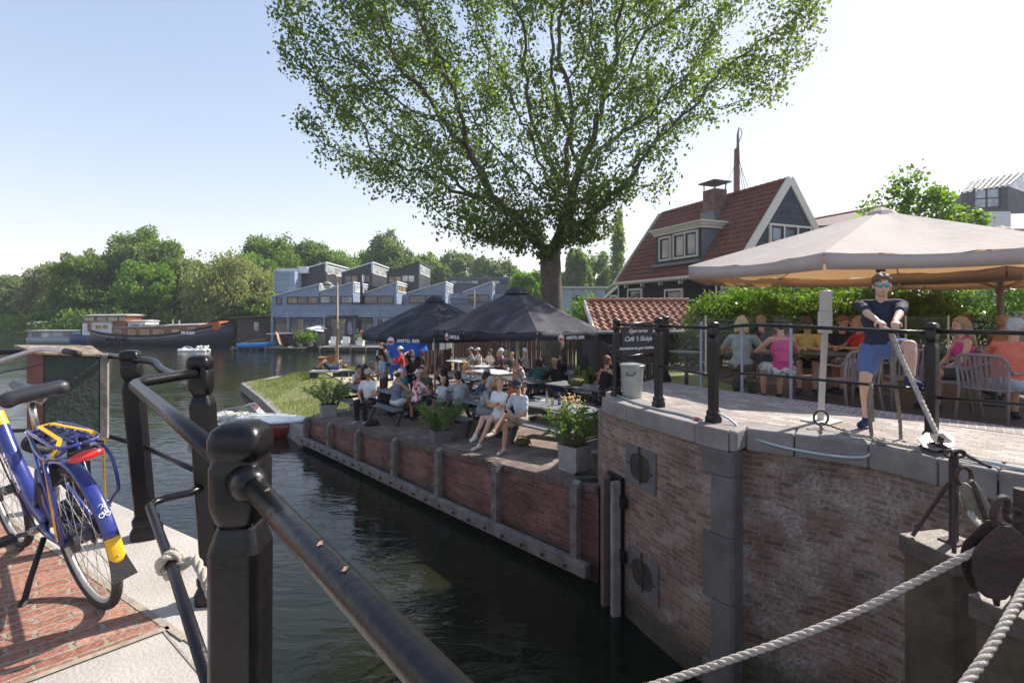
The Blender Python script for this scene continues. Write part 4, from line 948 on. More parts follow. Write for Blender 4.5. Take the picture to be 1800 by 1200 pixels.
# leaves along the thin twigs
tw = np.array([i for i in range(len(nodes)) if rad[i] < .035]); tips = nodes[tw]; dirs = np.array([nodes[i] - nodes[par_[i]] for i in tw]); dirs /= np.linalg.norm(dirs, axis=1, keepdims=True) + 1e-9
cnt = 20; base_ = np.repeat(tips, cnt, axis=0); dd = np.repeat(dirs, cnt, axis=0)
keep = rng.uniform(size=len(tw)) < .93; keepl = np.repeat(keep, cnt)
pos = base_ + dd * rng.uniform(-.45, .15, size=(len(base_), 1)) + rng.normal(size=base_.shape) * .21; pos[:, 2] -= np.abs(rng.normal(size=len(pos))) * .16
pos = pos[keepl]
tw_ = tree_mesh(nodes, par_, ch, rad); low = []
for px, py, dy, r in ((858, 396, -.8, .8), (885, 415, -.5, .8), (905, 372, -1.0, 1.1), (935, 420, -.6, .7), (925, 392, .4, .9), (960, 440, -.5, .45), (1000, 415, -.6, .6), (1018, 385, -.4, .9), (1048, 372, -.3, .9), (1075, 345, -.6, .9), (840, 372, .2, .8), (980, 370, -.9, .9), (1030, 410, .3, .6), (955, 350, -1.0, 1.0)):
    c = np.array(tuple(P(px, py, TY + dy))); i = int(np.argmin(((nodes - c) ** 2).sum(1) + (rad < .06) * 40)); m_ = (nodes[i] + c) / 2 + np.array([0, 0, .3]); tw_.tube([nodes[i], m_, c], [.04, .028, .012], 6)
    for j in range(9): e = rng.normal(size=3); e = c + e / np.linalg.norm(e) * r * rng.uniform(.5, 1); tw_.tube([c, e], [.012, .005], 4); low.append(e + rng.normal(size=(48, 3)) * r * .22)
pos = np.concatenate([pos] + low); tw_.build('trunk', M_bark, bt, world=True, smooth=True)
v, q = leafarr(pos, rng.uniform(.12, .22, size=len(pos)), rng, aspect=.62, droop=.7, fold=.12)
M_elm = leafmat('elm_leaves', (.07, .11, .025), (.15, .20, .045), .52, c=(.24, .28, .08))
o = npmesh('crown', v - np.array([TX, TY, tb]), q, M_elm, bt)
print('elm nodes', len(nodes), 'leaves', len(pos))

# ================================================================ far trees
def crown_cloud(rng, kind, h, w):
    """leaf positions for a crown h high and w wide, base at z=0"""
    pts = []; nc = {'round': 62, 'tall': 44, 'willow': 70, 'bush': 34, 'poplar': 34}[kind]
    for _ in range(nc):
        if kind == 'poplar':
            t = rng.uniform(.06, 1); r = w * .5 * (1 - t) ** .6 * rng.uniform(.2, 1); a = rng.uniform(0, 6.28); c = np.array([r * math.cos(a), r * math.sin(a), h * t]); cr = w * rng.uniform(.16, .26); fl = 1.7
        else:
            d = rng.normal(size=3); d /= np.linalg.norm(d); rr = rng.uniform(.45, 1.0) ** .6
            zc_ = {'round': .50, 'tall': .52, 'willow': .46, 'bush': .42}[kind]; hz = {'round': .50, 'tall': .48, 'willow': .5, 'bush': .5}[kind]
            c = np.array([d[0] * rr * w * .42, d[1] * rr * w * .42, h * zc_ + d[2] * rr * h * hz * .86]); cr = w * rng.uniform(.09, .17); fl = .75
            
        n = int(190 * (.7 + rng.uniform()))
        e = rng.normal(size=(n, 3)); e /= np.linalg.norm(e, axis=1, keepdims=True); e *= rng.uniform(.35, 1.05, size=(n, 1)) ** .7
        e[:, 2] *= fl
        q = c + e * cr
        if kind == 'willow': q[:, 2] -= rng.uniform(0, h * .16, size=n)
        pts.append(q)
    q = np.concatenate(pts); return q[q[:, 2] > .15]
_trunkm = mat('far_bark', (.10, .085, .065), .95, var=.3)
_proto = {}
def far_tree(label, kind, px, ytop, Y, wpx, m, seed, zb=-2.1, leaf=.34, nm='broadleaf_tree', group='trees along the far bank', xs=1.0):
    X = (px - 900) * Y / F; h = EYE + (HOR - ytop) * Y / F - zb; w = wpx * Y / F * 1.22
    t = thing(nm, label, 'tree', (X, Y, zb), group=group); key = (kind, seed % 4)
    if key not in _proto:
        rg_ = np.random.default_rng(100 + seed % 4 * 7 + len(kind)); _proto[key] = crown_cloud(rg_, kind, 1.0, 1.0)
    rg_ = np.random.default_rng(seed + 500); q = _proto[key].copy(); a = rg_.uniform(0, 6.28)
    if w > 10: q = np.concatenate([q, q * np.array([1, 1, 1]) + rg_.normal(size=q.shape) * .02])
    q = q @ np.array([[math.cos(a), math.sin(a), 0], [-math.sin(a), math.cos(a), 0], [0, 0, 1]]); q = q * np.array([w, w * .85, h])
    v, f = leafarr(q, rg_.uniform(leaf * .6, leaf * 1.3, size=len(q)), rg_, aspect=.75, droop=.5 if kind != 'willow' else 2.0, fold=.1)
    npmesh('crown', v, f, m, t)
    s = MB(); s.tube([(0, 0, -.3), (.02 * w, 0, h * .25), (0, .02 * w, h * .55), (0, 0, h * .8)], [w * .035 + .06, w * .028 + .04, w * .02, .03], 8)
    for k in range(7):
        a = rg_.uniform(0, 6.28); z0 = h * rg_.uniform(.2, .55); s.tube([(0, 0, z0), (w * .18 * math.cos(a), w * .18 * math.sin(a), z0 + h * .12), (w * .34 * math.cos(a), w * .34 * math.sin(a), z0 + h * .28)], [w * .014, w * .009, .02], 5)
    s.build('trunk', _trunkm, t, smooth=True); return t
Mg1 = leafmat('leaves_mid', (.09, .14, .03), (.17, .24, .055), .48); Mg2 = leafmat('leaves_bright', (.085, .155, .02), (.17, .28, .04), .48)
Mg3 = leafmat('leaves_willow', (.16, .18, .08), (.27, .28, .13), .45); Mg4 = leafmat('leaves_dark', (.06, .10, .025), (.12, .17, .04), .45); Mg5 = leafmat('leaves_grey', (.10, .14, .06), (.18, .23, .10), .42)
FT = [  # label, kind, px, ytop, Y, width px, material
 ('pale low tree at the far left end of the water, beyond all the boats', 'round', 12, 520, 118, 75, Mg5),
 ('broad grey green tree whose top is lowest of the far bank at the left', 'round', 40, 476, 104, 110, Mg5),
 ('tall feathery grey green tree second from the left end of the bank', 'tall', 95, 450, 96, 100, Mg3),
 ('small bright green tree leaning over the water left of the blue barge', 'bush', 110, 520, 88, 90, Mg2),
 ('dark green tree behind the wheelhouse of the long barge', 'round', 165, 440, 82, 120, Mg1),
 ('thin topped grey green tree rising left of the highest crown', 'tall', 150, 432, 90, 80, Mg3),
 ('highest tree of the far bank, with an open rounded top', 'round', 262, 390, 88, 120, Mg1),
 ('tall grey green tree just left of the highest crown of the far bank', 'tall', 222, 418, 84, 90, Mg5),
 ('vivid green maple directly behind the cabin roof of the long barge', 'round', 258, 450, 75, 88, Mg2),
 ('dark dense tree between the vivid maple and the drooping willow', 'round', 320, 440, 79, 90, Mg4),
 ('low dark bushy tree behind the deck of the long barge', 'bush', 215, 520, 72, 100, Mg4),
 ('broad drooping willow hanging over the bow of the long barge', 'willow', 405, 418, 74, 170, Mg3),
 ('dark undergrowth tree beside the brown wooden shed', 'bush', 440, 508, 70, 100, Mg4),
 ('dark round tree rising behind the willow, left of the blue grey houses', 'round', 478, 398, 100, 96, Mg1),
 ('light green tree directly behind the left corner of the blue grey houses', 'round', 452, 440, 86, 90, Mg2),
 ('wide rounded tree behind the left black roof of the houses', 'round', 560, 420, 112, 120, Mg1),
 ('flat topped green tree behind the gap of the black roofs', 'round', 622, 432, 118, 90, Mg2),
 ('airy tree with see through crown standing tallest behind the black roofs', 'tall', 685, 398, 104, 84, Mg5),
 ('mid green round tree to the right of the tallest airy tree', 'round', 760, 440, 112, 90, Mg1),
 ('pale rounded tree behind the right black roof of the houses', 'round', 815, 438, 116, 100, Mg5),
 ('light round tree above the flat dark roof right of the black roofs', 'round', 868, 445, 110, 80, Mg5),
 ('bushy bright tree just left of the elm trunk above the black parasol', 'round', 925, 462, 62, 70, Mg2),
 ('pale green tree directly right of the elm trunk', 'round', 1012, 455, 90, 60, Mg2),
 ('tall airy tree directly right of the elm trunk', 'tall', 1015, 424, 88, 44, Mg1),
 ('round tree between the two slim pointed trees', 'round', 1045, 432, 92, 60, Mg1),
 ('slim pointed poplar closest to the roof of the black house', 'poplar', 1087, 420, 84, 38, Mg1),
 ('low sunlit bush in front of the pale roof right of the elm trunk', 'bush', 1020, 498, 50, 60, Mg2)]
for i, (lb, kd_, px, yt, Y, wp_, m_) in enumerate(FT):
    far_tree(lb, kd_, px, yt, Y, wp_, m_, i * 3 + 1, leaf=.0042 * Y + .06, nm={'willow': 'willow_tree', 'poplar': 'poplar_tree', 'bush': 'bushy_tree'}.get(kd_, 'broadleaf_tree'))
# a far wood closing the view
rg_ = np.random.default_rng(77); n = 26000; a = rg_.uniform(-300, 170, size=n)
top = 4.5 + 2.5 * np.sin(a * .11) + 1.5 * np.sin(a * .31 + 1); z = -2 + (top + 2) * rg_.uniform(0, 1, size=n) ** .6 * 1.0
pos = np.stack([a, 135 + rg_.uniform(-5, 5, size=n) - np.abs(a) * .05, z + 1.2], axis=1)
v, f = leafarr(pos, rg_.uniform(.9, 1.9, size=n), rg_, aspect=.8, droop=.3); o = npmesh('far_wood', v, f, Mg5); tag(o, kind='stuff', label='far wooded skyline closing the view behind the houses')

rg_ = np.random.default_rng(78); n = 26000; u = rg_.uniform(0, 1, size=n); sx = np.interp(u, [0, .15, .35, .6, .85, 1], [-150, -100, -66, -44, -33, -31]); sy = np.interp(u, [0, .15, .35, .6, .85, 1], [99, 87, 74.5, 71.5, 70.5, 64])
hh = 2.2 + 1.3 * np.sin(sx * .37) + .8 * np.sin(sx * .9 + 2)
pos = np.stack([sx + rg_.normal(size=n) * .5, sy + rg_.uniform(-1.5, 3, size=n), -2.4 + np.maximum(hh, .8) * rg_.uniform(0, 1, size=n) ** .8], axis=1)
v, f = leafarr(pos, rg_.uniform(.25, .6, size=n), rg_, aspect=.7, droop=.6); o = npmesh('bank_undergrowth', v, f, Mg1); tag(o, kind='stuff', label='dense green undergrowth along the far bank behind the boats')
# ================================================================ blue grey stepped houses over the water
def panelmat(name, col, pw, ph, rough=.5, jw=.02, jd=.6):
    m = brick(name, tuple(c * .93 for c in col), tuple(min(1, c * 1.06) for c in col), tuple(c * jd for c in col), bw=pw, rh=ph, ms=jw, warp=0.0, dirt=.14, bump=.15, offset=0, rough=rough); return m
M_bl = panelmat('blue_grey_panels', (.25, .31, .41), 3.0, .75); M_dk = panelmat('anthracite_cladding', (.035, .037, .045), .28, 8, jd=.5)
M_gl = glassmat('window_glass', (.05, .06, .065)); M_glw = glassmat('warm_window_glass', (.22, .14, .06), rough=.15); M_glc = glassmat('curtained_glass', (.38, .40, .36), rough=.2)
M_wf = mat('white_frame', (.58, .60, .62), .5, var=.05); M_df = mat('dark_frame', (.03, .033, .04), .5, var=.1)
HB = 58.0; KX = HB / F
def bx(cx): return (440 + cx / 3.4615 - 900)  # crop px -> offset px
def bz(cy, Y=HB): return EYE + (HOR - (380 + cy / 3.4615)) * Y / F
bh = thing('terraced_house', 'stepped blue grey houses with black upper storeys and saw tooth roofs across the water', 'building', (bx(125) * KX, HB, -2.1))
def wx(cx, Y=HB): return bx(cx) * Y / F
def window(par, x0, x1, z0, z1, Y, n=1, gm=None, fm=None, fw_=.09, out=.06, nm='window'):
    """frame facing the camera with n panes"""
    s = MB(); fm = fm or M_df; xs = [x0 + (x1 - x0) * i / n for i in range(n + 1)]
    for i, x in enumerate(xs): s.box((x, Y - out / 2, (z0 + z1) / 2), (fw_, out + .04, z1 - z0 + fw_))
    for i in range(n):
        for z in (z0, z1): s.box(((xs[i] + xs[i + 1]) / 2, Y - out / 2, z), (xs[1] - xs[0] - fw_, out + .04, fw_))
    f = s.build(nm, fm, par, world=True)
    gms = gm if isinstance(gm, (list, tuple)) else [gm or M_gl] * n
    for i in range(n):
        s = MB(); s.box(((xs[i] + xs[i + 1]) / 2, Y - .012, (z0 + z1) / 2), (xs[1] - xs[0] - fw_, .03, z1 - z0 - fw_))
        g = s.build('pane', gms[i % len(gms)], f); lx, ly, lz = par.location; g.data.transform(Matrix.Translation((-lx, -ly, -lz)))
    return f
def wedge(par, cx0, cx1, y0, y1, ybot, Y, D, m, nm='wedge_storey', roofm=None):
    """box whose roof climbs from left to right; crop px extents of its front face"""
    x0, x1 = wx(cx0, Y), wx(cx1, Y); a, b, c = bz(y0, Y), bz(y1, Y), bz(ybot, Y)
    s = MB(); s._add([(x0, Y, c), (x1, Y, c), (x1, Y, b), (x0, Y, a), (x0, Y + D, c), (x1, Y + D, c), (x1, Y + D, b), (x0, Y + D, a)],
                     [(0, 1, 2, 3), (1, 5, 6, 2), (5, 4, 7, 6), (4, 0, 3, 7)]); o = s.build(nm, m, par, world=True)
    s = MB(); d = Vector((x1 - x0, 0, b - a)).normalized(); nz = Vector((-d.z, 0, d.x)) * .12
    p0 = Vector((x0 - .1, Y - .12, a)) + nz * .02; p1 = Vector((x1 + .12, Y - .12, b)) + nz * .02 + Vector((0, 0, .02))
    vs = [p0, p1, p1 + nz, p0 + nz]; s._add(vs + [v + Vector((0, D + .2, 0)) for v in vs], [(3, 2, 1, 0), (4, 5, 6, 7), (0, 1, 5, 4), (1, 2, 6, 5), (2, 3, 7, 6), (3, 0, 4, 7)])
    r = s.build('roof', roofm or M_wf, par, world=True)
    return x0, x1, a, b, c
def clerestory(par, x1, Y, z0, z1, y0, y1, n=2, gm=None):
    s = MB(); zz = (z0 + z1) / 2; ys = [Y + y0 + (y1 - y0) * i / n for i in range(n + 1)]
    for y in ys: s.box((x1 + .04, y, zz), (.12, .1, z1 - z0))
    for z in (z0, z1): s.box((x1 + .035, (ys[0] + ys[-1]) / 2, z), (.1, ys[-1] - ys[0] + .1, .1))
    f = s.build('clerestory_window', M_wf, par, world=True)
    s = MB(); s.box((x1 + .01, (ys[0] + ys[-1]) / 2, zz), (.03, ys[-1] - ys[0] - .1, z1 - z0 - .1)); g = s.build('pane', gm or M_glc, f); lx, ly, lz = par.location; g.data.transform(Matrix.Translation((-lx, -ly, -lz)))
# ground floor and middle band
s = MB(); x0, x1 = wx(125), wx(1625)
s._add([(x0, HB, bz(615)), (x1, HB, bz(615)), (x1, HB, bz(540)), (x0, HB, bz(540)), (x0, HB + 9, bz(615)), (x1, HB + 9, bz(615)), (x1, HB + 9, bz(540)), (x0, HB + 9, bz(540))], [(0, 1, 2, 3), (1, 5, 6, 2), (5, 4, 7, 6), (4, 0, 3, 7), (3, 2, 6, 7), (0, 4, 5, 1)])
s.build('middle_storey', M_bl, bh, world=True)
s = MB(); s.prism([(x0 + .3, HB + .35), (x1 - .3, HB + .35), (x1 - .3, HB + 8.6), (x0 + .3, HB + 8.6)], -2.2, bz(617)); s.build('ground_storey', mat('dim_interior', (.06, .055, .05), .9, var=.3, scale=.4), bh, world=True)
for k, (c0, c1, n) in enumerate(((140, 225, 1), (235, 360, 3), (370, 445, 2), (455, 560, 2), (575, 630, 2), (640, 745, 2), (765, 850, 2), (880, 1010, 3), (1030, 1180, 3), (1200, 1400, 4))):
    xa, xb = wx(c0), wx(c1); window(bh, xa, xb, -2.0, bz(622), HB + .33, n, gm=[M_gl, M_glw, M_gl] if k % 3 == 1 else [M_gl, M_glc, M_gl][k % 3:] or M_gl, fm=M_wf if k in (6, 8) else mat('blue_frame', (.10, .16, .24), .5, var=.1), fw_=.12)
for c in (132, 230, 450, 632, 756, 1020, 1190): s = MB(); s.box((wx(c), HB + .1, (-2.1 + bz(615)) / 2), (.22, .3, bz(615) + 2.1)); s.build('column', M_bl, bh, world=True)
# lower saw-tooth units
w0 = wedge(bh, 130, 420, 492, 415, 541, HB, 8, M_bl)
LU = [(424, 625, 462, 405), (680, 890, 478, 402), (965, 1187, 468, 402), (1300, 1472, 466, 398)]
for i, (a, b, ya, yb) in enumerate(LU):
    q = wedge(bh, a, b, ya, yb, 541, HB, 7.4, M_bl)
    clerestory(bh, q[1], HB, q[3] - 1.0, q[3] - .22, .4, 6.6, 2, [M_glc, M_glw][i % 2 == 1])
clerestory(bh, w0[1], HB, w0[3] - .9, w0[3] - .2, .4, 4, 2)
for (a, b) in ((628, 678), (895, 962), (1190, 1298), (1475, 1620)):
    s = MB(); s.box(((wx(a) + wx(b)) / 2, HB + 5.2, (bz(541) + bz(470)) / 2), (wx(b) - wx(a) + .3, 4, bz(470) - bz(541))); s.build('link_wall', M_bl, bh, world=True)
for (c0, c1, y0, y1, n, gm) in ((160, 190, 497, 535, 1, [M_gl]), (227, 412, 492, 530, 3, [M_glw, M_gl, M_glw]), (425, 620, 488, 528, 3, [M_glc, M_gl, M_glc]), (680, 870, 487, 530, 2, [M_gl, M_gl]), (968, 1165, 483, 528, 2, [M_gl]), (1330, 1450, 480, 522, 2, [M_glw, M_gl])):
    window(bh, wx(c0), wx(c1), bz(y1), bz(y0), HB, n, gm=gm)
# upper black units, set back
UY = 64.0
s = MB(); xa, xb = wx(145, UY - 2), wx(270, UY - 2); s.box(((xa + xb) / 2, UY + .5, (bz(470, UY) + bz(343, UY)) / 2), (xb - xa, 5, bz(343, UY) - bz(470, UY))); s.build('side_storey', M_bl, bh, world=True)
s = MB(); s.box(((xa + xb) / 2 - .3, UY, bz(335, UY)), (2.6, 1.2, .6)); s.box(((xa + xb) / 2 + 1.6, UY, bz(328, UY)), (1.2, 1, .8)); s.build('roof_unit', M_wf, bh, world=True, bevel=.05)
UU = [(270, 460, 338, 285), (555, 742, 345, 283), (830, 1027, 345, 281)]
for i, (a, b, ya, yb) in enumerate(UU):
    q = wedge(bh, a, b, ya, yb, 470, UY, 8.5 if i < 2 else 9, M_dk, roofm=M_wf if i < 2 else M_dk)
    clerestory(bh, q[1], UY, q[3] - 1.3, q[3] - .3, .4, 8, 2 if i else 3, M_glc)
    if i < 2:
        s = MB(); s.box((q[1] + .03, UY - .02, (q[2] + q[3]) / 2), (.22, .12, q[3] - q[2])); s.build('corner_trim', M_wf, bh, world=True)
window(bh, wx(575, UY), wx(655, UY), bz(410, UY), bz(362, UY), UY, 2, gm=[M_gl, M_glw]); window(bh, wx(675, UY), wx(728, UY), bz(402, UY), bz(358, UY), UY, 2, gm=[M_glc, M_gl])
window(bh, wx(843, UY), wx(918, UY), bz(402, UY), bz(365, UY), UY, 2, gm=[M_glw]); window(bh, wx(922, UY), wx(1000, UY), bz(400, UY), bz(360, UY), UY, 2, gm=[M_glc, M_glc])
s = MB(); s.tube([(wx(667, 57), 57.6, bz(535, 57)), (wx(667, 57), 57.6, bz(352, 57))], .17, 10); s.build('flue_pipe', M_df, bh, world=True, smooth=True)
s = MB(); s.box((wx(560, 57), 57.2, bz(607)), (wx(640) - wx(480), 1.6, .12)); s.build('canopy', M_df, bh, world=True)
# a further dark block on the right and a pale one
b2 = thing('apartment_building', 'flat roofed dark grey block with a row of windows above the blue grey houses', 'building', (wx(1390, 76), 76, -2.1))
s = MB(); s.box((wx(1390, 76), 79, (bz(440, 76) + bz(370, 76)) / 2 - 1.5), (wx(1580, 76) - wx(1200, 76), 6, bz(370, 76) - bz(440, 76) + 3)); s.build('wall', panelmat('slate_cladding', (.10, .12, .16), .5, 9), b2, world=True)
window(b2, wx(1215, 76), wx(1560, 76), bz(412, 76), bz(390, 76), 76, 8, gm=[M_glc, M_gl, M_gl])
b3 = thing('apartment_building', 'small pale flat roofed building glimpsed to the right of the elm trunk', 'building', (6.5, 50, -2))
s = MB(); s.box((6.5, 52, .9), (5.2, 4, 5.6)); s.build('wall', panelmat('pale_blue_render', (.38, .43, .50), 2, 1), b3, world=True)
s = MB(); s.box((6.5, 52, 3.77), (5.8, 4.6, .14)); s.build('roof', M_wf, b3, world=True)
window(b3, 6.3, 8.6, 1.6, 2.6, 50, 3)
# scaffold tower against the houses
sc_ = thing('scaffold', 'grey aluminium scaffold tower with platforms in front of the blue grey houses', 'scaffold', (wx(1280, 56), 56, -2.1))
s = MB(); xs = [wx(1215, 56), wx(1365, 56)]
for x in xs:
    for y in (55.6, 56.8): s.tube([(x, y, -2.1), (x, y, bz(445, 56))], .035, 6)
for z in np.arange(-1.6, bz(450, 56), .55):
    for y in (55.6, 56.8): s.tube([(xs[0], y, z), (xs[1], y, z)], .02, 5)
    for x in xs: s.tube([(x, 55.6, z), (x, 56.8, z)], .02, 5)
s.tube([(xs[0], 55.6, bz(510, 56)), (xs[1], 55.6, bz(560, 56))], .025, 5); s.tube([(xs[0], 55.6, bz(560, 56)), (xs[1], 55.6, bz(510, 56))], .025, 5); s.build('frame', M_chrome, sc_, world=True)
for z in (bz(505, 56), bz(470, 56)): s = MB(); s.box((sum(xs) / 2, 56.2, z), (xs[1] - xs[0], 1.1, .06)); s.build('deck', M_wood, sc_, world=True)
# ================================================================ quay life below the houses
def at(cx, cy, z): return G(440 + cx / 3.4615, 380 + cy / 3.4615, z)
def dk(cx0, cx1, Y0, Y1, name, label, top=-2.2):
    a, b = wx(cx0, (Y0 + Y1) / 2), wx(cx1, (Y0 + Y1) / 2); t = thing(name, label, 'jetty', ((a + b) / 2, Y0, WZ))
    n = int((b - a) / .3)
    for nm, m_, zz, th, dy in (('deck', M_wood, top, .08, 0), ('float', M_darkwood, top - .22, .3, .1)):
        s = MB(); s.box(((a + b) / 2, (Y0 + Y1) / 2, zz), (b - a - dy, Y1 - Y0 - dy, th)); s.build(nm, m_, t, world=True, bevel=.02)
    for k in range(5): s = MB(); x = a + .3 + (b - a - .6) * k / 4; s.tube([(x, Y0 - .08, WZ - .4), (x, Y0 - .08, top + .25)], .07, 8); s.build('pile', M_wood, t, world=True)
    return t
dk(475, 860, 51.5, 57.8, 'jetty', 'wide grey timber deck in front of the houses with white chairs on it')
dk(150, 380, 52.5, 57.8, 'jetty', 'narrow timber jetty with a green boat and plants below the houses', -2.3)
dk(-70, 110, 53.5, 57, 'jetty', 'low floating timber jetty beside the blue rowing boat', -2.45)
# white tub chairs
def tub(x, y, z, lb):
    t = thing('garden_chair', lb, 'chair', (x, y, z), group='white chairs on the far deck')
    s = MB(); s.prism([(-.33, -.3), (.33, -.3), (.36, .34), (-.36, .34)], .05, .42); s.build('seat', M_white, t, bevel=.05)
    s = MB(); s.prism([(-.36, .22), (.36, .22), (.4, .36), (-.4, .36)], .3, .98); s.build('backrest', M_white, t, bevel=.05)
    for sg in (-1, 1): s = MB(); s.box((sg * .35, 0, .45), (.09, .6, .3)); s.build('armrest', M_white, t, bevel=.03)
for cx, lb in ((505, 'white tub chair on the far deck, half behind the lamp post'), (578, 'white tub chair on the far deck, just right of the lamp post'), (668, 'white tub chair standing rightmost on the far deck')): tub(wx(cx, 52.6), 52.6, -2.16, lb)
# grey board screens, blankets
s = MB(); 
sd_ = thing('shed', 'small dark wooden shed with a slanting felt roof between the willow and the houses', 'shed', (wx(60, 62), 62, -2.1))
s = MB(); s.box((wx(60, 62), 63.5, -.75), (5.6, 3, 2.9)); s.build('wall', mat('dark_boards', (.10, .075, .065), .85, var=.4, scale=3, bump=.4), sd_, world=True)
s = MB(); s.box((wx(50, 62), 63.4, .85), (6.8, 4, .12), M=Matrix.Rotation(R(-3), 3, 'Y')); s.build('roof', mat('felt_roof', (.16, .15, .15), .8), sd_, world=True)
window(sd_, wx(20, 62), wx(55, 62), -.9, .2, 62, 1, gm=[M_glc])
s = MB(); s.box((wx(95, 62), 61.98, -1.0), (1.0, .06, 2.0)); s.build('door', M_darkwood, sd_, world=True)
sk = thing('board_screen', 'grey weathered board screen with a low planter on the far deck behind the lamp post', 'screen', (wx(490, 55), 55, -2.2))
s = MB(); s.box((wx(535, 55.2), 55.2, -.8), (wx(575) - wx(500), .12, 2.8)); s.build('panel', mat('board_grey', (.20, .18, .16), .85, var=.35, scale=2.5, bump=.3), sk, world=True)
s = MB(); s.box((wx(430, 55), 55, -1.6), (wx(460) - wx(400), .6, 1.3)); s.build('planter', _cache['board_grey'], sk, world=True)
s = MB(); s.box((wx(470, 54.6), 54.8, -1.4), (wx(500) - wx(455), .14, 1.9)); s.build('dark_panel', M_darkwood, sk, world=True)
# parasols over there
pr = thing('parasol', 'small white open parasol on the far deck in front of the ground floor windows', 'parasol', (wx(450, 56), 56, -2.1))
s = MB(); s.tube([(wx(450, 56), 56, -2.1), (wx(450, 56), 56, -.1)], .03, 6); s.build('pole', M_white, pr, world=True)
s = MB(); n = 8; c = Vector((wx(425, 56), 56, -.05)); vs = [c] + [c + Vector((1.5 * math.cos(i * math.pi / 4), 1.5 * math.sin(i * math.pi / 4), -.55 - .25 * math.cos(i * math.pi / 4))) for i in range(n)]; s._add(vs, [(0, 1 + i, 1 + (i + 1) % n) for i in range(n)]); solid(s.build('canopy', mat('white_cloth', (.75, .73, .7), .8), pr, world=True), .02)
pr = thing('parasol', 'closed lilac parasol in front of the ground floor windows of the houses', 'parasol', (wx(605, 56.5), 56.5, -2.1))
s = MB(); s.lathe([(.03, 0), (.03, .9), (.3, .95), (.36, 1.2), (.15, 2.3), (.03, 2.45)], (wx(605, 56.5), 56.5, -2.1), 10); s.build('canopy', mat('lilac_cloth', (.33, .29, .45), .8), pr, world=True, smooth=True)
s = MB(); s.box((wx(605, 56.5), 56.5, -2.05), (.5, .5, .1)); s.build('base', M_stone, pr, world=True)
# brown hull with a sloping slide like board, green punt
hb_ = thing('old_boat', 'old boat hull on the jetty with a brown tarpaulin and a pale brown gangboard', 'boat', (wx(250, 54), 54, -2.3))
s = MB(); x0_ = wx(195, 54); x1_ = wx(345, 54); s._add([(x0_, 53.4, -2.2), (x1_, 53.4, -2.2), (x1_ + .4, 53.2, -.9), (x0_ - .6, 53.2, -.75), (x0_, 54.8, -2.2), (x1_, 54.8, -2.2), (x1_ + .4, 55, -.9), (x0_ - .6, 55, -.75)], [(3, 2, 1, 0), (4, 5, 6, 7), (0, 1, 5, 4), (1, 2, 6, 5), (2, 3, 7, 6), (3, 0, 4, 7)]); s.build('hull', mat('dark_tarp', (.05, .032, .028), .85, var=.4, scale=1.5, bump=.8, bscale=5), hb_, world=True, bevel=.15, seg=3)
s = MB(); s.beam((wx(165, 53), 53.1, bz(712, 53)), (wx(200, 53), 52.6, bz(785, 53)), 1.2, .06, up=(1, 0, 0)); s.build('gangboard', mat('pinkish_board', (.42, .26, .20), .7), hb_, world=True)
s = MB(); s.beam((wx(95, 53), 53.1, bz(716, 53)), (wx(250, 53), 53.1, bz(711, 53)), .1, .08); s.build('boom', M_white, hb_, world=True)
gb = thing('punt', 'dark green flat punt tied up below the brown tarpaulin', 'boat', (wx(215, 51.6), 51.6, WZ))
s = MB(); a_, b_ = wx(150, 51.6), wx(335, 51.6); s._add([(a_ + .4, 51, WZ - .1), (b_ - .4, 51, WZ - .1), (b_ - .4, 52, WZ - .1), (a_ + .4, 52, WZ - .1), (a_, 50.8, WZ + .45), (b_, 50.8, WZ + .4), (b_, 52.2, WZ + .4), (a_, 52.2, WZ + .45)], [(3, 2, 1, 0), (4, 5, 6, 7), (0, 1, 5, 4), (1, 2, 6, 5), (2, 3, 7, 6), (3, 0, 4, 7)]); s.build('hull', mat('dark_green_hull', (.025, .05, .035), .5), gb, world=True, bevel=.04)
s = MB(); s.box(((a_ + b_) / 2, 51.5, WZ + .5), (.3, 1.2, .08)); s.build('thwart', M_wood, gb, world=True)
# potted plants on the jetty and small person sized clutter
for cx, Y, lb, mm in ((365, 53, 'leafy yellow green plant in a pot on the narrow jetty', Mg2), (300, 53, 'reedy green plant on the narrow jetty below the tarpaulin', Mg1), (683, 53.2, 'pot plant with pink blossom on the wide far deck', None)):
    t = thing('potted_plant', lb, 'plant', (wx(cx, Y), Y, -2.2)); s = MB(); s.lathe([(.2, 0), (.28, .4), (.3, .42), (.24, .4)], n=10); s.build('pot', M_stone, t)
    rg_ = np.random.default_rng(cx); q = rg_.normal(size=(160, 3)) * np.array([.32, .32, .35]) + np.array([0, 0, 1.0]); v, f = leafarr(q, .28, rg_); npmesh('leaves', v, f, mm or Mg1, t)
    if mm is None: q = rg_.normal(size=(70, 3)) * np.array([.3, .3, .16]) + np.array([0, 0, 1.4]); v, f = leafarr(q, .2, rg_); npmesh('blossom', v, f, mat('pink_blossom', (.75, .12, .35), .6), t)
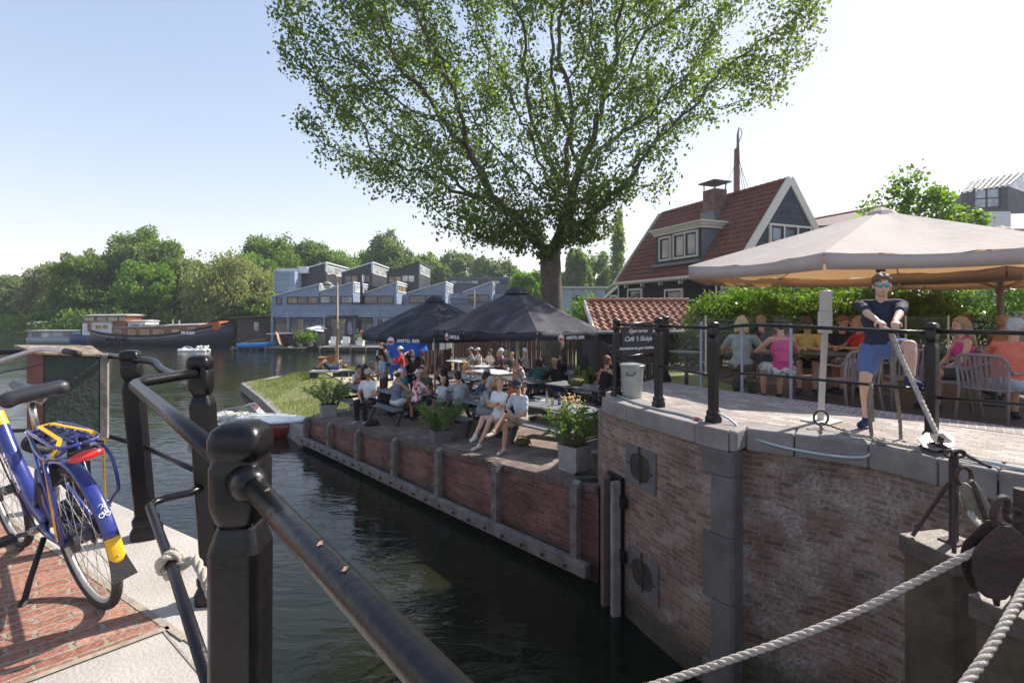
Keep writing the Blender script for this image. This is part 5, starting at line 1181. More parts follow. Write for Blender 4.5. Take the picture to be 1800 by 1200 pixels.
# ================================================================ boats
def hull(s, L_, B, H0, H1, H2, draft=.3, n=18, bow=1.0):
    """open hull along +x (bow), deck edge heights at stern, middle, bow"""
    rows = []
    for i in range(n + 1):
        t = i / n; x = -L_ / 2 + L_ * t; w = B / 2 * (1 - max(0, (t - .62) / .38) ** 2.2) * (1 - .35 * max(0, (.16 - t) / .16) ** 2); h = H0 * (1 - t) ** 2 + 2 * H1 * t * (1 - t) + H2 * t * t
        sh = x + (.5 * bow) * max(0, t - .8) / .2
        rows.append([(sh, -w, h), (sh, -w * 1.0, h * .5), (x, -w * .92, 0), (x - .0, -w * .55, -draft), (x, w * .55, -draft), (x, w * .92, 0), (sh, w, h * .5), (sh, w, h)])
    o = len(s.v); vs = [v for r in rows for v in r]; k = 8
    fs = [(i * k + j, (i + 1) * k + j, (i + 1) * k + j + 1, i * k + j + 1) for i in range(n) for j in range(k - 1)]
    fs += [(i * k + 7, (i + 1) * k + 7, (i + 1) * k, i * k) for i in range(n)] + [tuple(range(k))]
    s._add(vs, fs); return rows
BY = 60.5
def cb3(cx): return (cx / 3.6 - 900) * BY / F      # first crop px -> x at the barge
def cz3(cy): return EYE + (HOR - (380 + cy / 3.6)) * BY / F
L_ = cb3(1425) - cb3(478); xc = (cb3(1425) + cb3(478)) / 2
bg = thing('houseboat', 'long dark hulled houseboat barge with a white wheelhouse and a varnished brown cabin', 'boat', (xc, BY + 2.2, WZ), R(0))
s = MB(); rows = hull(s, L_ - 1.3, 4.4, 2.05, .05, 2.9, n=26); s.build('hull', mat('navy_hull', (.028, .032, .045), .45, var=.3, scale=1.5), bg, smooth=True)
s = MB()
for sg in (0, 7): s.tube([(r[sg][0], r[sg][1] * 1.01, r[sg][2] - .32) for r in rows[:-1]], .035, 5)
s.build('rubbing_strake', mat('tan_stripe', (.5, .42, .3), .6), bg, smooth=True)
s = MB()
for sg in (0, 7): s.tube([(r[sg][0], r[sg][1], r[sg][2] + .02) for r in rows], .06, 6)
s.build('gunwale', M_df, bg, smooth=True)
def lx(cx): return cb3(cx) - xc
def lz(cy): return cz3(cy) - WZ
M_var = mat('varnished_wood', (.21, .062, .028), .4, var=.2, scale=2, coat=.3); M_boatroof = mat('grey_boat_roof', (.36, .35, .33), .7, var=.2, scale=1.5)
M_yf = mat('yellow_wood_frame', (.62, .42, .2), .5)
yf = -1.55
def cabin(name, c0, c1, zt0, zt1, zb, m, hw=1.55, rm=None, par=None, ov=.12):
    x0, x1 = lx(c0), lx(c1); s = MB(); s._add([(x0, -hw, zb), (x1, -hw, zb), (x1, hw, zb), (x0, hw, zb), (x0, -hw, zt0), (x1, -hw, zt1), (x1, hw, zt1), (x0, hw, zt0)], [(3, 2, 1, 0), (0, 1, 5, 4), (1, 2, 6, 5), (2, 3, 7, 6), (3, 0, 4, 7)]); c = s.build(name, m, bg)
    s = MB(); s._add([(x0 - ov, -hw - ov, zt0), (x1 + ov, -hw - ov, zt1), (x1 + ov, hw + ov, zt1), (x0 - ov, hw + ov, zt0), (x0 - ov, -hw - ov, zt0 + .1), (x1 + ov, -hw - ov, zt1 + .1), (x1 + ov, hw + ov, zt1 + .1), (x0 - ov, hw + ov, zt0 + .1), (x0, 0, zt0 + .22), (x1, 0, zt1 + .22)], [(3, 2, 1, 0), (0, 1, 5, 4), (1, 2, 6, 5), (2, 3, 7, 6), (3, 0, 4, 7), (4, 5, 9, 8), (8, 9, 6, 7), (5, 6, 9), (7, 4, 8)]); s.build('roof', rm or M_boatroof, c); return c
def bwin(par, c0, c1, y0, y1, hw, fm=M_yf, gm=None, n=1):
    x0, x1, z0, z1 = lx(c0), lx(c1), lz(y1), lz(y0); s = MB()
    for i in range(n + 1): x = x0 + (x1 - x0) * i / n; s.box((x, -hw - .03, (z0 + z1) / 2), (.08, .08, z1 - z0 + .08))
    for z in (z0, z1): s.box(((x0 + x1) / 2, -hw - .028, z), (x1 - x0 - .08, .07, .08))
    f = s.build('window', fm, par); s = MB(); s.box(((x0 + x1) / 2, -hw - .01, (z0 + z1) / 2), (x1 - x0 - .06, .04, z1 - z0 - .06)); s.build('pane', gm or M_glw, f)
c1 = cabin('long_cabin', 683, 1235, lz(708), lz(690), .7, M_var)
for a, b in ((695, 738), (790, 830), (865, 918), (948, 1010)): bwin(c1, a, b, 722, 748, 1.55)
bwin(c1, 1068, 1108, 718, 745, 1.55, gm=M_glc); bwin(c1, 1168, 1212, 705, 728, 1.55)
s = MB()
for a in (720, 800, 870, 960, 1060): s.box((lx(a + 18), -.6, lz(703) + .25), (lx(60) - lx(10), 1.4, .1))
s.build('skylight', M_df, c1)
s = MB(); x0, x1 = lx(1237), lx(1350); s._add([(x0, -1.4, 1.3), (x1, -.9, 1.9), (x1, .9, 1.9), (x0, 1.4, 1.3), (x0, -1.5, lz(688)), (x1, -1.0, lz(665)), (x1, 1.0, lz(665)), (x0, 1.5, lz(688))], [(3, 2, 1, 0), (4, 5, 6, 7), (0, 1, 5, 4), (1, 2, 6, 5), (2, 3, 7, 6), (3, 0, 4, 7)]); s.build('fore_cabin', mat('orange_varnish', (.55, .12, .02), .4), bg, bevel=.03)
c2 = cabin('white_cabin', 563, 684, lz(672), lz(672), .8, mat('white_hullpaint', (.75, .74, .72), .5), hw=1.7); cabin('rear_cabin', 684, 880, lz(672), lz(668), .8, mat('white_hullpaint', (0, 0, 0)), hw=1.2)
bwin(c2, 585, 618, 690, 712, 1.7); bwin(c2, 632, 662, 688, 712, 1.7)
c3 = cabin('wheelhouse', 503, 768, lz(633), lz(630), 1.2, M_var, hw=1.45, par=None, ov=.25)
for a, b, n in ((507, 524, 1), (530, 562, 1), (588, 640, 2), (655, 712, 3), (728, 762, 1)): bwin(c3, a, b, 640, 660, 1.45, n=n, gm=M_glc)
s = MB(); s.box((lx(532), -1.75, (lz(668) + .9) / 2 + .1), (lx(562) - lx(502), .06, 1.4)); s.build('side_screen', _cache['white_hullpaint'], bg)
s = MB(); s.box((lx(547), -1.80, lz(705)), (.42, .05, .95)); s.build('door', M_var, bg)
for cx in (690, 742, 792): s = MB(); s.tube([(lx(cx) + .28 * math.cos(t), -2.3, lz(787) + .33 * math.sin(t)) for t in np.linspace(0, 6.283, 17)], .13, 8, cap=False); s.build('fender', M_blk, bg, smooth=True)
for cx, y0, y1 in ((1010, 655, 690), (1052, 660, 690)): s = MB(); s.tube([(lx(cx), .2, lz(y1)), (lx(cx), .2, lz(y0))], .1, 8); s.build('chimney_pipe', M_chrome, bg)
text('lettering', 'FRAGA', .5, (lx(1190), -2.26, lz(739)), frame3((1, .02, .0), (0, 0, 1)), M_wht, bg, ext=.01, bold=.02)
# low blue and white cruise boats left of the barge
t = thing('canal_boat', 'low blue and white canal boat with long windows left of the houseboat', 'boat', (cb3(300), BY + 6, WZ))
s = MB(); hull(s, 14.5, 3.2, .75, .5, .9, n=14); s.build('hull', mat('grey_hull', (.30, .32, .35), .5), t, smooth=True)
s = MB(); s.box((-1, 0, 1.05), (11.5, 2.6, 1.0)); s.build('cabin', mat('greyblue_cabin', (.28, .32, .36), .5), t, bevel=.05)
for k in range(8): s = MB(); s.box((-5.7 + k * 1.35, -1.31, 1.15), (1.1, .04, .6)); s.build('window', M_glc if k % 3 else M_gl, t)
s = MB(); s.box((-1, 0, 1.62), (12, 2.9, .1)); s.build('roof', M_boatroof, t, bevel=.03)
t = thing('tug_boat', 'dark blue work boat with a raised cabin tied behind the stern of the houseboat', 'boat', (cb3(440), BY + 5, WZ))
s = MB(); hull(s, 7, 3.0, 1.3, .9, 1.3, n=12); s.build('hull', mat('blue_hull', (.03, .06, .16), .5), t, smooth=True)
s = MB(); s.box((-.2, 0, 1.7), (3.2, 2, 1.5)); s.build('cabin', _cache['blue_hull'], t, bevel=.05)
s = MB(); s.box((-.2, 0, 2.75), (3.8, 2.5, .1)); s.build('roof', mat('tealroof', (.14, .22, .26), .5), t)
for x in (-1.2, -.2, .8): s = MB(); s.box((x, -1.01, 2.0), (.7, .04, .55)); s.build('window', M_gl, t)
for dx in (-1.9, 1.5): s = MB(); s.tube([(dx, -1.1, 1), (dx, -1.1, 2.7)], .06, 6); s.build('post', M_rust, t)
# pedal boat
c = G(343, 617, WZ); t = thing('pedal_boat', 'white pedal boat with moulded seats floating in front of the bow of the houseboat', 'boat', tuple(c), R(4)); t.scale = (.85, .85, .62)
s = MB(); 
for sg in (-1, 1): s.cap((-1.5, sg * .5, .12), (1.3, sg * .5, .12), .24, .26)
s.cap((-1.2, -.3, .3), (-1.2, .3, .3), .18, .18); s.cap((1.0, 0, .3), (1.2, 0, .36), .36, .3); s.cap((-1.9, 0, .2), (-1.2, 0, .3), .2, .3); s.blob('hull', M_white, t, voxel=.05)
for x in (.35, 1.15):
    for sg in (-1, 1): s = MB(); s.cap((x, sg * .35, .4), (x + .15, sg * .35, .78), .14, .16); s.build('seat', M_white, t, smooth=True)
s = MB(); s.tube(soft([(-1.3, -.6, .3), (-.9, -.6, .8), (-.2, -.6, .7), (.2, -.6, .3)]), .05, 6); s.build('side_rail', M_white, t, smooth=True)
# blue rowing boat
c = P(437, 607, 52.6); t = thing('rowing_boat', 'small bright blue rowing boat pulled up on the low floating jetty', 'boat', (c.x, 53.8, -2.38), R(6))
s = MB(); hull(s, 3.3, 1.3, .5, .4, .65, draft=.02, n=12); s.build('hull', mat('bright_blue', (.04, .22, .55), .5), t, smooth=True)
s = MB(); s.beam((-1.2, -.4, .55), (1.1, .3, .95), .09, .07); s.build('oar', mat('orange_wood', (.5, .2, .08), .6), t)
# moored speedboat in front
c = G(438, 757, WZ); c.y += .2; d = (Vector((-7.3, 16.75)) - Vector((-10.4, 21.4))).normalized()
t = thing('speed_boat', 'small red and white speedboat with a raked windscreen moored at the timber quay', 'boat', (-8.75, 16.9, WZ), R(-12))
s = MB(); rows = hull(s, 3.5, 1.6, .42, .40, .52, draft=.1, n=18, bow=1.4); s.build('hull', mat('dark_red_hull', (.22, .03, .03), .35, coat=.4), t, smooth=True)
s = MB(); dk_ = [(r[0][0], r[0][1] * 1.02, r[0][2]) for r in rows]; 
for a, b in zip(rows[7:-1], rows[8:]): s.face([(a[0][0], a[0][1] * 1.03, a[0][2] + .02), (b[0][0], b[0][1] * 1.03, b[0][2] + .02), (b[0][0], 0, b[0][2] + .1), (a[0][0], 0, a[0][2] + .1)]); s.face([(a[7][0], 0, a[7][2] + .1), (b[7][0], 0, b[7][2] + .1), (b[7][0], b[7][1] * 1.03, b[7][2] + .02), (a[7][0], a[7][1] * 1.03, a[7][2] + .02)])
for sg in (0, 7):
    s.tube([(r[sg][0], r[sg][1] * 1.02, r[sg][2] + .01) for r in rows], .045, 6)
s.build('foredeck', mat('white_gelcoat', (.72, .74, .74), .25, coat=.5), t, smooth=True)
s = MB(); s.box((-.75, 0, .40), (1.5, 1.4, .04)); s.build('cockpit_cover', mat('dark_cover', (.04, .045, .07), .7), t, bevel=.01)
s = MB(); s._add([(-.05, -.62, .5), (.35, -.45, .58), (.35, .45, .58), (-.05, .62, .5), (-.4, -.58, .86), (.0, -.4, .92), (.0, .4, .92), (-.4, .58, .86)], [(0, 1, 5, 4), (1, 2, 6, 5), (2, 3, 7, 6)]); s.build('windscreen', screenglass('boat_screen'), t)
s = MB(); s.tube([(-.4, -.58, .86), (.0, -.4, .92), (.0, .4, .92), (-.4, .58, .86)], .015, 6); s.tube([(-.05, -.62, .5), (-.4, -.58, .86)], .012, 6); s.tube([(.35, -.45, .58), (0, -.4, .92)], .01, 6); s.tube([(-.05, .62, .5), (-.4, .58, .86)], .012, 6); s.build('screen_frame', M_chrome, t, smooth=True)
for x in (-.5, -1.1): s = MB(); s.box((x, 0, .5), (.4, 1.0, .2)); s.build('seat', mat('cream_vinyl', (.45, .42, .4), .6), t, bevel=.06, seg=3)
# ================================================================ black wooden house with the red pantile roof
A0 = Vector((6.06, 29.8, 0)); E1 = Vector((.38, -.925, 0)); E2 = Vector((.925, .38, 0)); HL = 8.9; HH = 3.15; ZE, ZR, ZG = 3.11, 7.2, -1.4
UP = Vector((0, 0, 1))
def hp(a, d, z): q = A0 + E1 * a + E2 * d; return Vector((q.x, q.y, z))
def rz_(d): return ZE + (ZR - ZE) * d / HH
ho = thing('wooden_house', 'black weatherboarded house with a steep red pantile roof, dormer and brick chimney', 'house', tuple(hp(0, 0, ZG)))
M_bw = brick('black_weatherboard', (.012, .013, .016), (.02, .021, .026), (.004, .004, .005), bw=6, rh=.2, ms=.012, warp=0, dirt=.2, bump=.8); M_gw = brick('slate_blue_weatherboard', (.06, .075, .095), (.07, .088, .11), (.025, .03, .04), bw=8, rh=.26, ms=.014, warp=0, dirt=.12, bump=.8)
s = MB(); s.face([hp(0, .25, ZG), hp(HL, .25, ZG), hp(HL, .25, ZE), hp(0, .25, ZE)]); s.face([hp(0, .25, ZG), hp(0, .25, ZE), hp(0, HH, ZR - .1), hp(0, 2 * HH - .25, ZE), hp(0, 2 * HH - .25, ZG)]); s.face([hp(0, 2 * HH - .25, ZG), hp(0, 2 * HH - .25, ZE), hp(HL, 2 * HH - .25, ZE), hp(HL, 2 * HH - .25, ZG)])
s.build('wall', M_bw, ho, world=True)
s = MB(); s.face([hp(HL, .25, ZG), hp(HL, 2 * HH - .25, ZG), hp(HL, 2 * HH - .25, ZE), hp(HL, HH, ZR - .1), hp(HL, .25, ZE)]); s.build('gable_wall', M_gw, ho, world=True)
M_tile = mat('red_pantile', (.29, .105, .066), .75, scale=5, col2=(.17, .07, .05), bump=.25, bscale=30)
def pantiles(par, o, ux, uv, n_, W_, L__, tw=.24, tl=.32, m=None, amp=.028, nm='roof_tiles'):
    """o: lower left corner, ux along the eave, uv up the slope, n_ outward"""
    nx = max(1, round(W_ / tw)); ny = max(1, round(L__ / tl)); vs = []; fs = []; sub = 6; prof = [math.sin(2 * math.pi * k / sub) for k in range(sub)]
    for j in range(ny):
        for e in (0, 1):
            v = (j + (0 if e == 0 else 1.06)) * L__ / ny; lift = .05 if e == 0 else .012
            for i in range(nx * sub + 1):
                u = i * W_ / (nx * sub); vs.append(o + ux * u + uv * min(v, L__) + n_ * (lift + amp * prof[i % sub] + .004 * math.sin(i * .37 + j * 1.7)))
    k = nx * sub + 1
    for j in range(ny):
        b = 2 * j * k
        for i in range(k - 1): fs.append((b + i, b + i + 1, b + k + i + 1, b + k + i))
        if j: pb_ = (2 * j - 1) * k; [fs.append((pb_ + i, pb_ + i + 1, b + i + 1, b + i)) for i in range(k - 1)]
    s = MB(); s._add(vs, fs)
    for i in range(k - 1): a = vs[i]; b = vs[i + 1]; s.face([a - n_ * .04, b - n_ * .04, b, a])
    return s.build(nm, m or M_tile, par, world=True)
SL = math.hypot(HH, ZR - ZE); upL = (E2 * HH + UP * (ZR - ZE)).normalized(); nL = (E2 * -(ZR - ZE) + UP * HH).normalized()
o_l = hp(.12, 0, ZE) - upL * .25
pantiles(ho, o_l, E1, upL, nL, HL - .24, SL + .25)
upR = (E2 * -HH + UP * (ZR - ZE)).normalized(); nR = (E2 * (ZR - ZE) + UP * HH).normalized(); pantiles(ho, hp(HL - .12, 2 * HH, ZE) - upR * .25, -E1, upR, nR, HL - .24, SL + .25)
s = MB()
for k in range(26):
    a = .15 + (HL - .3) * k / 26; s.tube([hp(a, HH, ZR + .03), hp(a + (HL - .3) / 26 * 1.1, HH, ZR + .055)], [.11, .125], 10)
s.build('ridge_tiles', M_tile, ho, world=True, smooth='auto')
# white barge boards
for a, m_ in ((-.02, M_cream), (HL + .02, M_cream)):
    for sg in (0, 1):
        s = MB(); dE = 0 if sg == 0 else 2 * HH; u_ = upL if sg == 0 else upR
        p0 = hp(a, dE, ZE) - u_ * .35; p1 = hp(a, HH, ZR + .05); s.beam(p0, p1, .10, .34 if a > 1 else .22, up=(nL if sg == 0 else nR)); s.build('barge_board', m_, ho, world=True)
s = MB(); s.beam(hp(0, -.12, ZE - .12), hp(HL, -.12, ZE - .12), .14, .14); s.beam(hp(0, .12, ZE - .2), hp(HL, .12, ZE - .2), .3, .06); s.build('gutter', M_cream, ho, world=True)
for a in (.9, 2.4, 3.9, 5.4, 6.9, 8.2): s = MB(); s.beam(hp(a, -.05, ZE - .25), hp(a, .2, ZE - .25), .08, .3); s.build('gutter_bracket', M_cream, ho, world=True)
s = MB(); s.tube([hp(.1, .1, ZE - .2), hp(.12, .1, ZG)], .05, 8); s.build('downpipe', M_cream, ho, world=True)
def hwin(par, a0, a1, z0, z1, d, n, gm, outd=-E2, fm=None, along_=E1, o0=None, fw_=.09):
    """window in a wall running along along_, outward outd"""
    o0 = o0 if o0 is not None else A0 + E2 * d; ang = math.atan2(along_.y, along_.x); s = MB(); fm = fm or M_cream
    for i in range(n + 1): a = a0 + (a1 - a0) * i / n; q = o0 + along_ * a + outd * .04; s.box((q.x, q.y, (z0 + z1) / 2), (fw_, .1, z1 - z0 + fw_), ang)
    q = o0 + along_ * ((a0 + a1) / 2) + outd * .04
    for z in (z0, z1): s.box((q.x, q.y, z), (a1 - a0 - fw_, .096, fw_), ang)
    f = s.build('window', fm, par, world=True)
    q = o0 + along_ * ((a0 + a1) / 2) + outd * .012; s = MB(); s.box((q.x, q.y, (z0 + z1) / 2), (a1 - a0 - fw_, .02, z1 - z0 - fw_), ang); g = s.build('pane', gm, f); l = par.location; g.data.transform(Matrix.Translation((-l[0], -l[1], -l[2])))
    s = MB()
    for i in range(n):
        w_ = (a1 - a0) / n; c0 = a0 + w_ * i + .09; c1 = a0 + w_ * (i + 1) - .09
        for (ca, cw) in ((c0, .05), (c1, .05)): q = o0 + along_ * ca + outd * .05; s.box((q.x, q.y, (z0 + z1) / 2), (cw, .06, z1 - z0 - .1), ang)
        q = o0 + along_ * ((c0 + c1) / 2) + outd * .05
        for z in (z0 + .09, z1 - .09): s.box((q.x, q.y, z), (c1 - c0 - .05, .06, .05), ang)
    g = s.build('sash', M_df, f); g.data.transform(Matrix.Translation((-l[0], -l[1], -l[2])))
for a0, a1, z0, z1 in ((.9, 2.15, 1.85, 2.6), (4.1, 5.35, 1.6, 2.45), (7.6, 8.5, 1.6, 2.6)): hwin(ho, a0, a1, z0, z1, .25, 1, M_gl)
# lean-to at the far end
s = MB(); s.face([hp(-1.6, 0.3, ZG), hp(0, .3, ZG), hp(0, .3, 2.85), hp(-1.6, .3, 2.15)]); s.face([hp(-1.6, .3, ZG), hp(-1.6, .3, 2.15), hp(-1.6, 5, 2.15), hp(-1.6, 5, ZG)]); s.face([hp(-1.6, .3, 2.2), hp(0, .3, 2.9), hp(0, 5, 2.9), hp(-1.6, 5, 2.2)]); s.build('lean_to', M_bw, ho, world=True)
s = MB(); s.beam(hp(-1.8, .2, 2.08), hp(0, .2, 2.92), .12, .2); s.build('lean_to_board', M_cream, ho, world=True)
hwin(ho, -1.0, -.3, 1.7, 2.3, .3, 1, M_gl)
# dormer
DA0, DA1, DD = 3.0, 6.35, .5; zf0, zf1 = rz_(DD) + .05, 5.3; D1 = (zf1 + .1 - ZE) / (ZR - ZE) * HH
dm = MB()._add([hp(DA0, DD, zf0 - .1), hp(DA1, DD, zf0 - .1), hp(DA1, DD, zf1), hp(DA0, DD, zf1)], [(0, 1, 2, 3)]).build('dormer', mat('dormer_black', (.02, .024, .03), .5), ho, world=True)
for ff in ([hp(DA1, DD, zf0 - .1), hp(DA1, D1, zf1), hp(DA1, DD, zf1)], [hp(DA0, DD, zf0 - .1), hp(DA0, DD, zf1), hp(DA0, D1, zf1)]): s = MB(); s.face(ff); s.build('dormer_cheek', mat('lead_grey', (.17, .18, .21), .5, var=.12), ho, world=True)
s = MB()
for w_, z0_, h_ in ((.10, zf1 + .02, .14), (.18, zf1 + .16, .12), (.28, zf1 + .27, .09)):
    c = (hp(DA0, DD, 0) + hp(DA1, D1 + .2, 0)) / 2; s.box((c.x, c.y, z0_ + h_ / 2), (DA1 - DA0 + 2 * w_, D1 + .2 - DD + 2 * w_, h_), math.atan2(E1.y, E1.x))
s.build('dormer_cornice', M_cream, ho, world=True)
M_blind = glassmat('glass_with_blind', (.36, .31, .27), rough=.2)
hwin(ho, DA0 + .35, DA0 + 1.2, zf0 + .22, zf1 - .12, DD, 1, M_blind); hwin(ho, DA0 + 1.45, DA1 - .25, zf0 + .22, zf1 - .08, DD, 2, M_blind)
s = MB(); c = hp((DA0 + DA1) / 2, DD - .1, zf0 - .06); s.box(tuple(c), (DA1 - DA0 + .1, .35, .14), math.atan2(E1.y, E1.x)); s.build('lead_flashing', _cache['lead_grey'], ho, world=True)
# chimney
c = hp(5.15, 2.45, 0); chn = MB(); chn.box((c.x, c.y, 6.75), (.8, .8, 1.5), math.atan2(E1.y, E1.x)); co_ = chn.build('chimney', brick('chimney_brick', (.2, .09, .07), (.30, .15, .11), (.25, .2, .18), ms=.008), ho, world=True)
def sub(s, nm, m, par, root, **k): o = s.build(nm, m, par, **k); l = root.location; o.data.transform(Matrix.Translation((-l[0], -l[1], -l[2]))); return o
s = MB(); an_ = math.atan2(E1.y, E1.x)
for i in (-1, 1):
    for j in (-1, 1): q = c + E1 * .36 * i + E2 * .36 * j; s.tube([(q.x, q.y, 7.45), (q.x, q.y, 7.82)], .03, 6)
sub(s, 'cowl_leg', M_df, co_, ho); s = MB(); s.box((c.x, c.y, 7.87), (1.12, 1.12, .06), an_); s.lathe([(.5, 0), (.02, .12)], (c.x, c.y, 7.9), 4, a0=an_ + .78); sub(s, 'cowl', mat('cowl_grey', (.12, .12, .12), .6), co_, ho)
s = MB(); s.box((c.x, c.y, 6.15), (.95, 1.0, .5), an_); sub(s, 'flashing', _cache['lead_grey'], co_, ho)
# gable windows
hwin(ho, 1.9, 4.4, 4.35, 5.15, 0, 3, glassmat('gable_glass', (.16, .2, .26)), outd=E1, along_=E2, o0=A0 + E1 * HL)
# ================================================================ low pantiled shed behind the fence
sh_ = thing('low_shed', 'low black shed with a sunlit red pantile roof behind the terrace fence', 'shed', (4, 15.2, -1.2))
ox = Vector((1.0, 0, 0)); xL, xR = (1052 - 900) / F * 15.2, 5.95
slo = Vector((0, 2.0, .86)); sl = slo.length; slo.normalize(); nn_ = Vector((0, -.86, 2.0)).normalized()
pantiles(sh_, Vector((xL - .15, 15.0, .80)), Vector((1, 0, 0)), slo, nn_, xR - xL, sl, tw=.235, tl=.30, m=mat('lit_colour_pantile', (.36, .15, .10), .7, scale=5, col2=(.20, .085, .06), bump=.25, bscale=30), amp=.035)  # lighter copy of the house tile, sunlight put into the colour
s = MB()
for k in range(16): x = xL - .1 + (xR - xL) * k / 16; s.tube([(x, 17.0, 1.70), (x + (xR - xL) / 15, 17.0, 1.72)], [.08, .095], 8)
s.build('ridge_tiles', _cache['lit_colour_pantile'], sh_, world=True)
s = MB(); s.prism([(xL, 15.15), (xR - .2, 15.15), (xR - .2, 18.6), (xL, 18.6)], -1.3, .78); s.face([(xL, 15.15, .78), (xL, 17, 1.62), (xL, 18.6, .78)][::-1]); s.build('wall', M_bw, sh_, world=True)
s = MB(); s.beam((xL - .16, 14.95, .74), (xL - .16, 17.0, 1.64), .06, .2); s.build('barge_board', M_cream, sh_, world=True)
s = MB(); s.tube([(xL - .15, 14.92, .74), (xR - .1, 14.92, .74)], .06, 8); s.build('gutter', mat('zinc', (.35, .36, .38), .45, metal=.4), sh_, world=True)
for (xa, xb) in ((2.55, 3.35), (3.75, 4.65)):
    s = MB(); pg_ = [(xa, -1.2), (xb, -1.2), (xb, .2), ((xa * .75 + xb * .25), .38), ((xa + xb) / 2, .43), ((xa * .25 + xb * .75), .38), (xa, .2)]; s.extr(pg_, (0, 15.13, 0), (1, 0, 0), (0, 0, 1), .06); s.build('door', brick('red_brown_boards', (.085, .03, .025), (.12, .045, .035), (.02, .01, .01), bw=.14, rh=6, ms=.008, warp=0, offset=0), sh_, world=True)
# ================================================================ mast of a ship behind the house
ms_ = thing('ship_mast', 'brown wooden mast of a sailing ship rising behind the chimney of the house', 'mast', (1295 / 900 - 1, 62, 0)); mx = (1295 - 900) * 62 / F; ms_.location = (mx, 62, -2)
def mz(y): return EYE + (HOR - y) * 62 / F
s = MB(); s.tube([(mx, 62, -2), (mx, 62, mz(300)), (mx, 62, mz(262))], [.42, .36, .3], 10); s.tube([(mx, 61.6, mz(290)), (mx - .05, 61.6, mz(240)), (mx + .1, 61.6, mz(226))], [.2, .14, .05], 8); s.build('mast', mat('mast_brown', (.16, .06, .05), .6), ms_, world=True, smooth=True)
s = MB(); s.tube(soft([(mx + .1, 61.6, mz(226)), (mx + .45, 61.6, mz(234)), (mx + .1, 61.6, mz(252))]), .05, 5); s.build('pennant', M_df, ms_, world=True)
s = MB()
for x, z0_, z1_ in ((1254, 350, 290), (1312, 345, 270), (1318, 345, 266), (1330, 345, 280), (1288, 350, 262)): s.tube([((x - 900) * 62 / F, 62, mz(z0_ + 30)), (mx, 62, mz(z1_ - 8))], .03, 4)
s.build('rigging', M_df, ms_, world=True)
# ================================================================ buildings and roofs at the far right
t = thing('office_building', 'dark modern brick building with a glazed gable roof at the far right', 'building', (57, 58, -2))
def q6(x, y, Y=60): return P(x, y, Y)
a = q6(1690, 400); b = q6(1772, 400, 56); c_ = q6(1830, 400, 62)
M_dkb = brick('dark_purple_brick', (.075, .07, .085), (.11, .10, .12), (.09, .09, .1), bw=1.2, rh=.6, ms=.03, warp=0, dirt=.2)
za, zb_ = q6(1690, 340).z, q6(1772, 327, 56).z
s = MB(); s._add([(a.x, a.y, -2), (b.x, b.y, -2), (b.x, b.y, zb_), (a.x, a.y, za), (c_.x, c_.y, -2), (c_.x, c_.y, zb_), (a.x + 8, a.y + 12, -2), (a.x + 8, a.y + 12, za)], [(0, 1, 2, 3), (1, 4, 5, 2), (4, 6, 7, 5), (6, 0, 3, 7)]); s.build('wall', M_dkb, t, world=True)
r0, r1 = q6(1708, 318, 64), q6(1800, 303, 60); s = MB(); s.face([(a.x, a.y, za), (b.x, b.y, zb_), r1, r0]); s.face([(b.x, b.y, zb_), (c_.x, c_.y, zb_), r1]); s.face([(a.x, a.y, za), r0, (a.x + 8, a.y + 12, za)]); s.face([r0, r1, (c_.x, c_.y, zb_), (a.x + 8, a.y + 12, za)]); s.build('roof', glassmat('roof_glass', (.3, .33, .36), rough=.25), t, world=True)
s = MB()
for k in range(9):
    f_ = k / 8; p0 = Vector((a.x, a.y, za)).lerp(Vector((b.x, b.y, zb_)), f_); p1 = r0.lerp(r1, f_); s.beam(p0 + Vector((0, -.05, .08)), p1 + Vector((0, -.05, .08)), .22, .12)
s.build('glazing_bars', M_df, t, world=True)
d_ = (Vector(b) - Vector(a)); f0 = lambda f_, y: Vector((a.x + d_.x * f_, a.y + d_.y * f_ - .1, EYE + (HOR - y) * (a.y + d_.y * f_) / F))
s = MB(); s.face([f0(.28, 366), f0(.80, 362), f0(.80, 332), f0(.28, 337)]); s.build('window', glassmat('sky_window', (.3, .34, .4), rough=.1), t, world=True)
s = MB()
for f_ in (.27, .54, .81): s.beam(f0(f_, 367), f0(f_, 331), .15, .15)
s.beam(f0(.27, 350), f0(.81, 348), .12, .12); s.build('window_bars', M_df, t, world=True)
t = thing('tiled_roof_house', 'brown tiled roof and white parapets seen between the beige parasols and dark office block', 'house', (40, 42, -2))
s = MB(); p0, p1, p2, p3 = P(1700, 402, 42), P(1900, 402, 42), P(1900, 372, 46), P(1712, 378, 46); s._add([p0, p1, p2, p3, (p0.x, p0.y, -2), (p1.x, p1.y, -2), (p2.x, p2.y, -2), (p3.x, p3.y, -2)], [(0, 1, 2, 3), (4, 5, 1, 0), (5, 6, 2, 1), (6, 7, 3, 2), (7, 4, 0, 3)]); s.build('wall', mat('grey_render', (.3, .29, .3), .8), t, world=True)
s = MB(); s.box((38.6, 41.5, EYE + (HOR - 388) * 41.5 / F), (2.2, 1.5, 1.2)); s.build('dormer', M_white, t, world=True)
t = thing('tiled_roof_house', 'low roof of dark red tiles behind the black house and the beige parasol', 'house', tuple(P(1470, 420, 38)))
